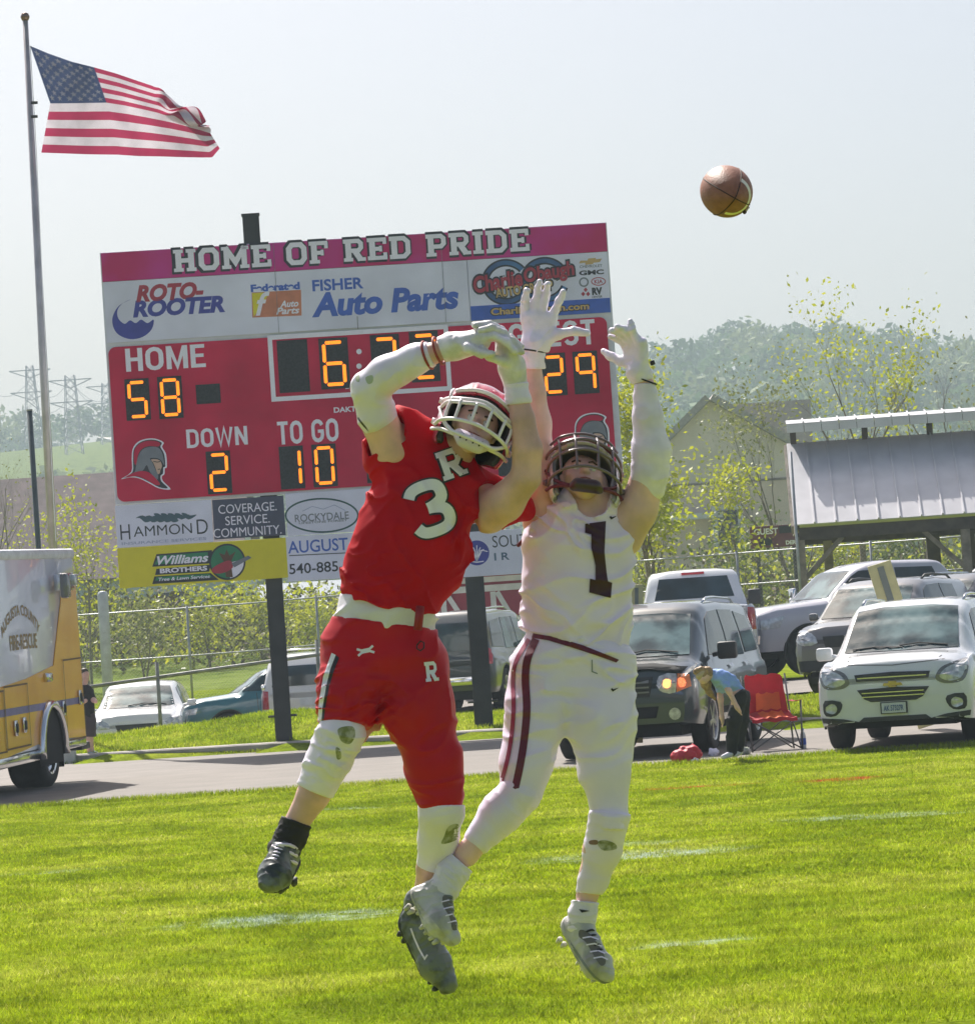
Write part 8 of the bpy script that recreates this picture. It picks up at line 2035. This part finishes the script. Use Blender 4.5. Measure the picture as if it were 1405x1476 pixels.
T_ = Sdf().chain([((1064, 1000, 0), 11), ((1050, 985, -4), 12.5), ((1036, 977, -8), 12), ((1029, 974, -8), 8)], 6, .88).chain([((1040, 980, -14), 6.5), ((1046, 990, -19), 5.5)], 4).chain([((1036, 984, 4), 6.5), ((1037, 996, 1), 5.5)], 4)
person_part(wo, 'top', T_, 1.0, pm('top_light_blue', (.30, .46, .95), rough=.7, var=.15, scale=8), Yw, Sw, sf(T_, 0, (cutp((1048, 993, -20), (.4, 1, 0)) if False else cutp((1066, 1003, 0), (.6, .8, 0)),), fold_small(5, 1.4, 3)))
P_t = Sdf().chain([((1066, 1003, -5), 11.5), ((1057, 1040, -8), 10.5), ((1054, 1082, -5), 8)], 5, .95).chain([((1070, 1005, 5), 11.5), ((1068, 1040, 6), 10.5), ((1064, 1080, 8), 8)], 5, .95)
person_part(wo, 'trousers', P_t, 1.0, pm('trousers_black', (.012, .012, .016), rough=.8), Yw, Sw, sf(P_t, 0, (cutp((1062, 998, 0), (-.6, -.85, 0)),), fold_small(6, 1.3, 4)))
Hh = Sdf().cap((1019, 970, -10), (1015, 974, -10), 9.5, 9, 1, 3).chain([((1014, 976, -8), 8.5), ((1017, 986, -7), 7), ((1022, 998, -6), 4), ((1030, 1008, -6), 2)], 4).chain([((1010, 966, -12), 6), ((1003, 968, -14), 5)], 3)
person_part(wo, 'hair', Hh, .9, pm('hair_blonde', (.45, .28, .12), rough=.6, col2=(.25, .14, .06), scale=30), Yw, Sw, sf(Hh, 0, (), lambda P: .7 * value_noise(P * np.array((1, .25, 1)) / 1.6, 6)))
Cc = Sdf().cap((1013, 970, -13), (1008, 974, -14), 6, 6, 1, 3); person_part(wo, 'cap', Cc, .9, pm('cap_tan', (.5, .38, .24), rough=.7), Yw, Sw)
for (a, b) in (((1052, 1087, -8), (1042, 1091, -16)), ((1066, 1084, 8), (1058, 1088, -2))): s = Sdf().cap(a, b, 4.6, 3.6, 1, 3); person_part(wo, 'shoe', s, .9, M_cloth, Yw, Sw)
class Shf(Sdf):
    def cap(s, a, b, ra, rb=None, ky=1.0, k=8): return Sdf.cap(s, (a[0] + 2, a[1], a[2]), (b[0] + 2, b[1], b[2]), ra, rb, ky, k)
# man behind the ambulance
Ym = 57.9; Sm = FPX / Ym; DXM = 7
gm = at(138, 1087, Ym); mn = thing('person', 'man in a black shirt and dark shorts standing half hidden behind the ambulance', 'person', gm)
B = Shf().chain([((121, 1000, 0), 10), ((122, 1020, 0), 10), ((125, 1040, 0), 10)], 6, .75).cap((121, 996, 0), (121, 984, -1), 4, 4, 1, 3).cap((121, 972, -1), (122, 978, -2), 6.3, 5.2, 1, 3)
B.chain([((127, 998, 0), 5), ((132, 1008, -4), 4), ((136, 1011, -12), 3.2)], 3).chain([((112, 998, 0), 5), ((112, 1015, -4), 4), ((122, 1010, -14), 3)], 3)
for k in range(4): B.cap((136, 1010 + k * .9, -12), (138.5, 1010 + k * 1.1, -14), .9, .7, 1, .8)
B.chain([((122, 1040, 3), 6.5), ((128, 1064, 2), 4.5), ((132, 1083, 2), 2.6)], 4).chain([((120, 1042, -3), 6.5), ((124, 1064, -2), 4.5), ((127, 1084, -2), 2.6)], 4)
person_part(mn, 'body', B, .9, M_skin, Ym, Sm)
T_ = Shf().chain([((121, 996, 0), 10.5), ((122, 1018, 0), 11.5), ((124, 1032, 0), 11)], 6, .8).chain([((127, 998, 0), 6.5), ((132, 1007, -4), 5)], 3).chain([((112, 998, 0), 6.5), ((112, 1010, -4), 5)], 3)
person_part(mn, 'shirt', T_, .9, pm('shirt_black', (.02, .018, .02), rough=.85), Ym, Sm, sf(T_, 0, (), fold_small(5, .8, 3)))
P_t = Shf().chain([((124, 1030, 0), 11), ((126, 1045, 0), 11)], 5, .8).chain([((127, 1040, 3), 8.5), ((130, 1060, 2), 7)], 4).chain([((121, 1042, -3), 8.5), ((124, 1060, -2), 7)], 4)
person_part(mn, 'shorts', P_t, .9, pm('shorts_dark', (.07, .05, .06), rough=.85), Ym, Sm, sf(P_t, 0, (cutp((130, 1062, 0), (0, 1, 0)),), fold_small(5, .8, 5)))
hs = Shf().cap((120, 969, 0), (121, 972, 1), 6.4, 6, 1, 3); person_part(mn, 'hair', hs, .8, pm('hair_dark', (.04, .03, .02)), Ym, Sm, sf(hs, 0, (cutp((124, 972, -3), (.5, .5, -.8)),)))
for (a, b) in (((127, 1085, -2), (134, 1087.5, -8)), ((133, 1084, 2), (141, 1087, -3))): s = Shf().cap(a, b, 2.6, 2.3, 1, 2); person_part(mn, 'shoe', s, .7, pm('shoe_green_white', (.4, .5, .48), rough=.6), Ym, Sm)
tag(MB().box(at(98, 1096, 57.3), (.28, .18, .5), bev=.02).build('marker_block', pm('block_pale', (.5, .5, .48), rough=.8)), 'short pale concrete block on the kerb behind the ambulance wheel', 'block')
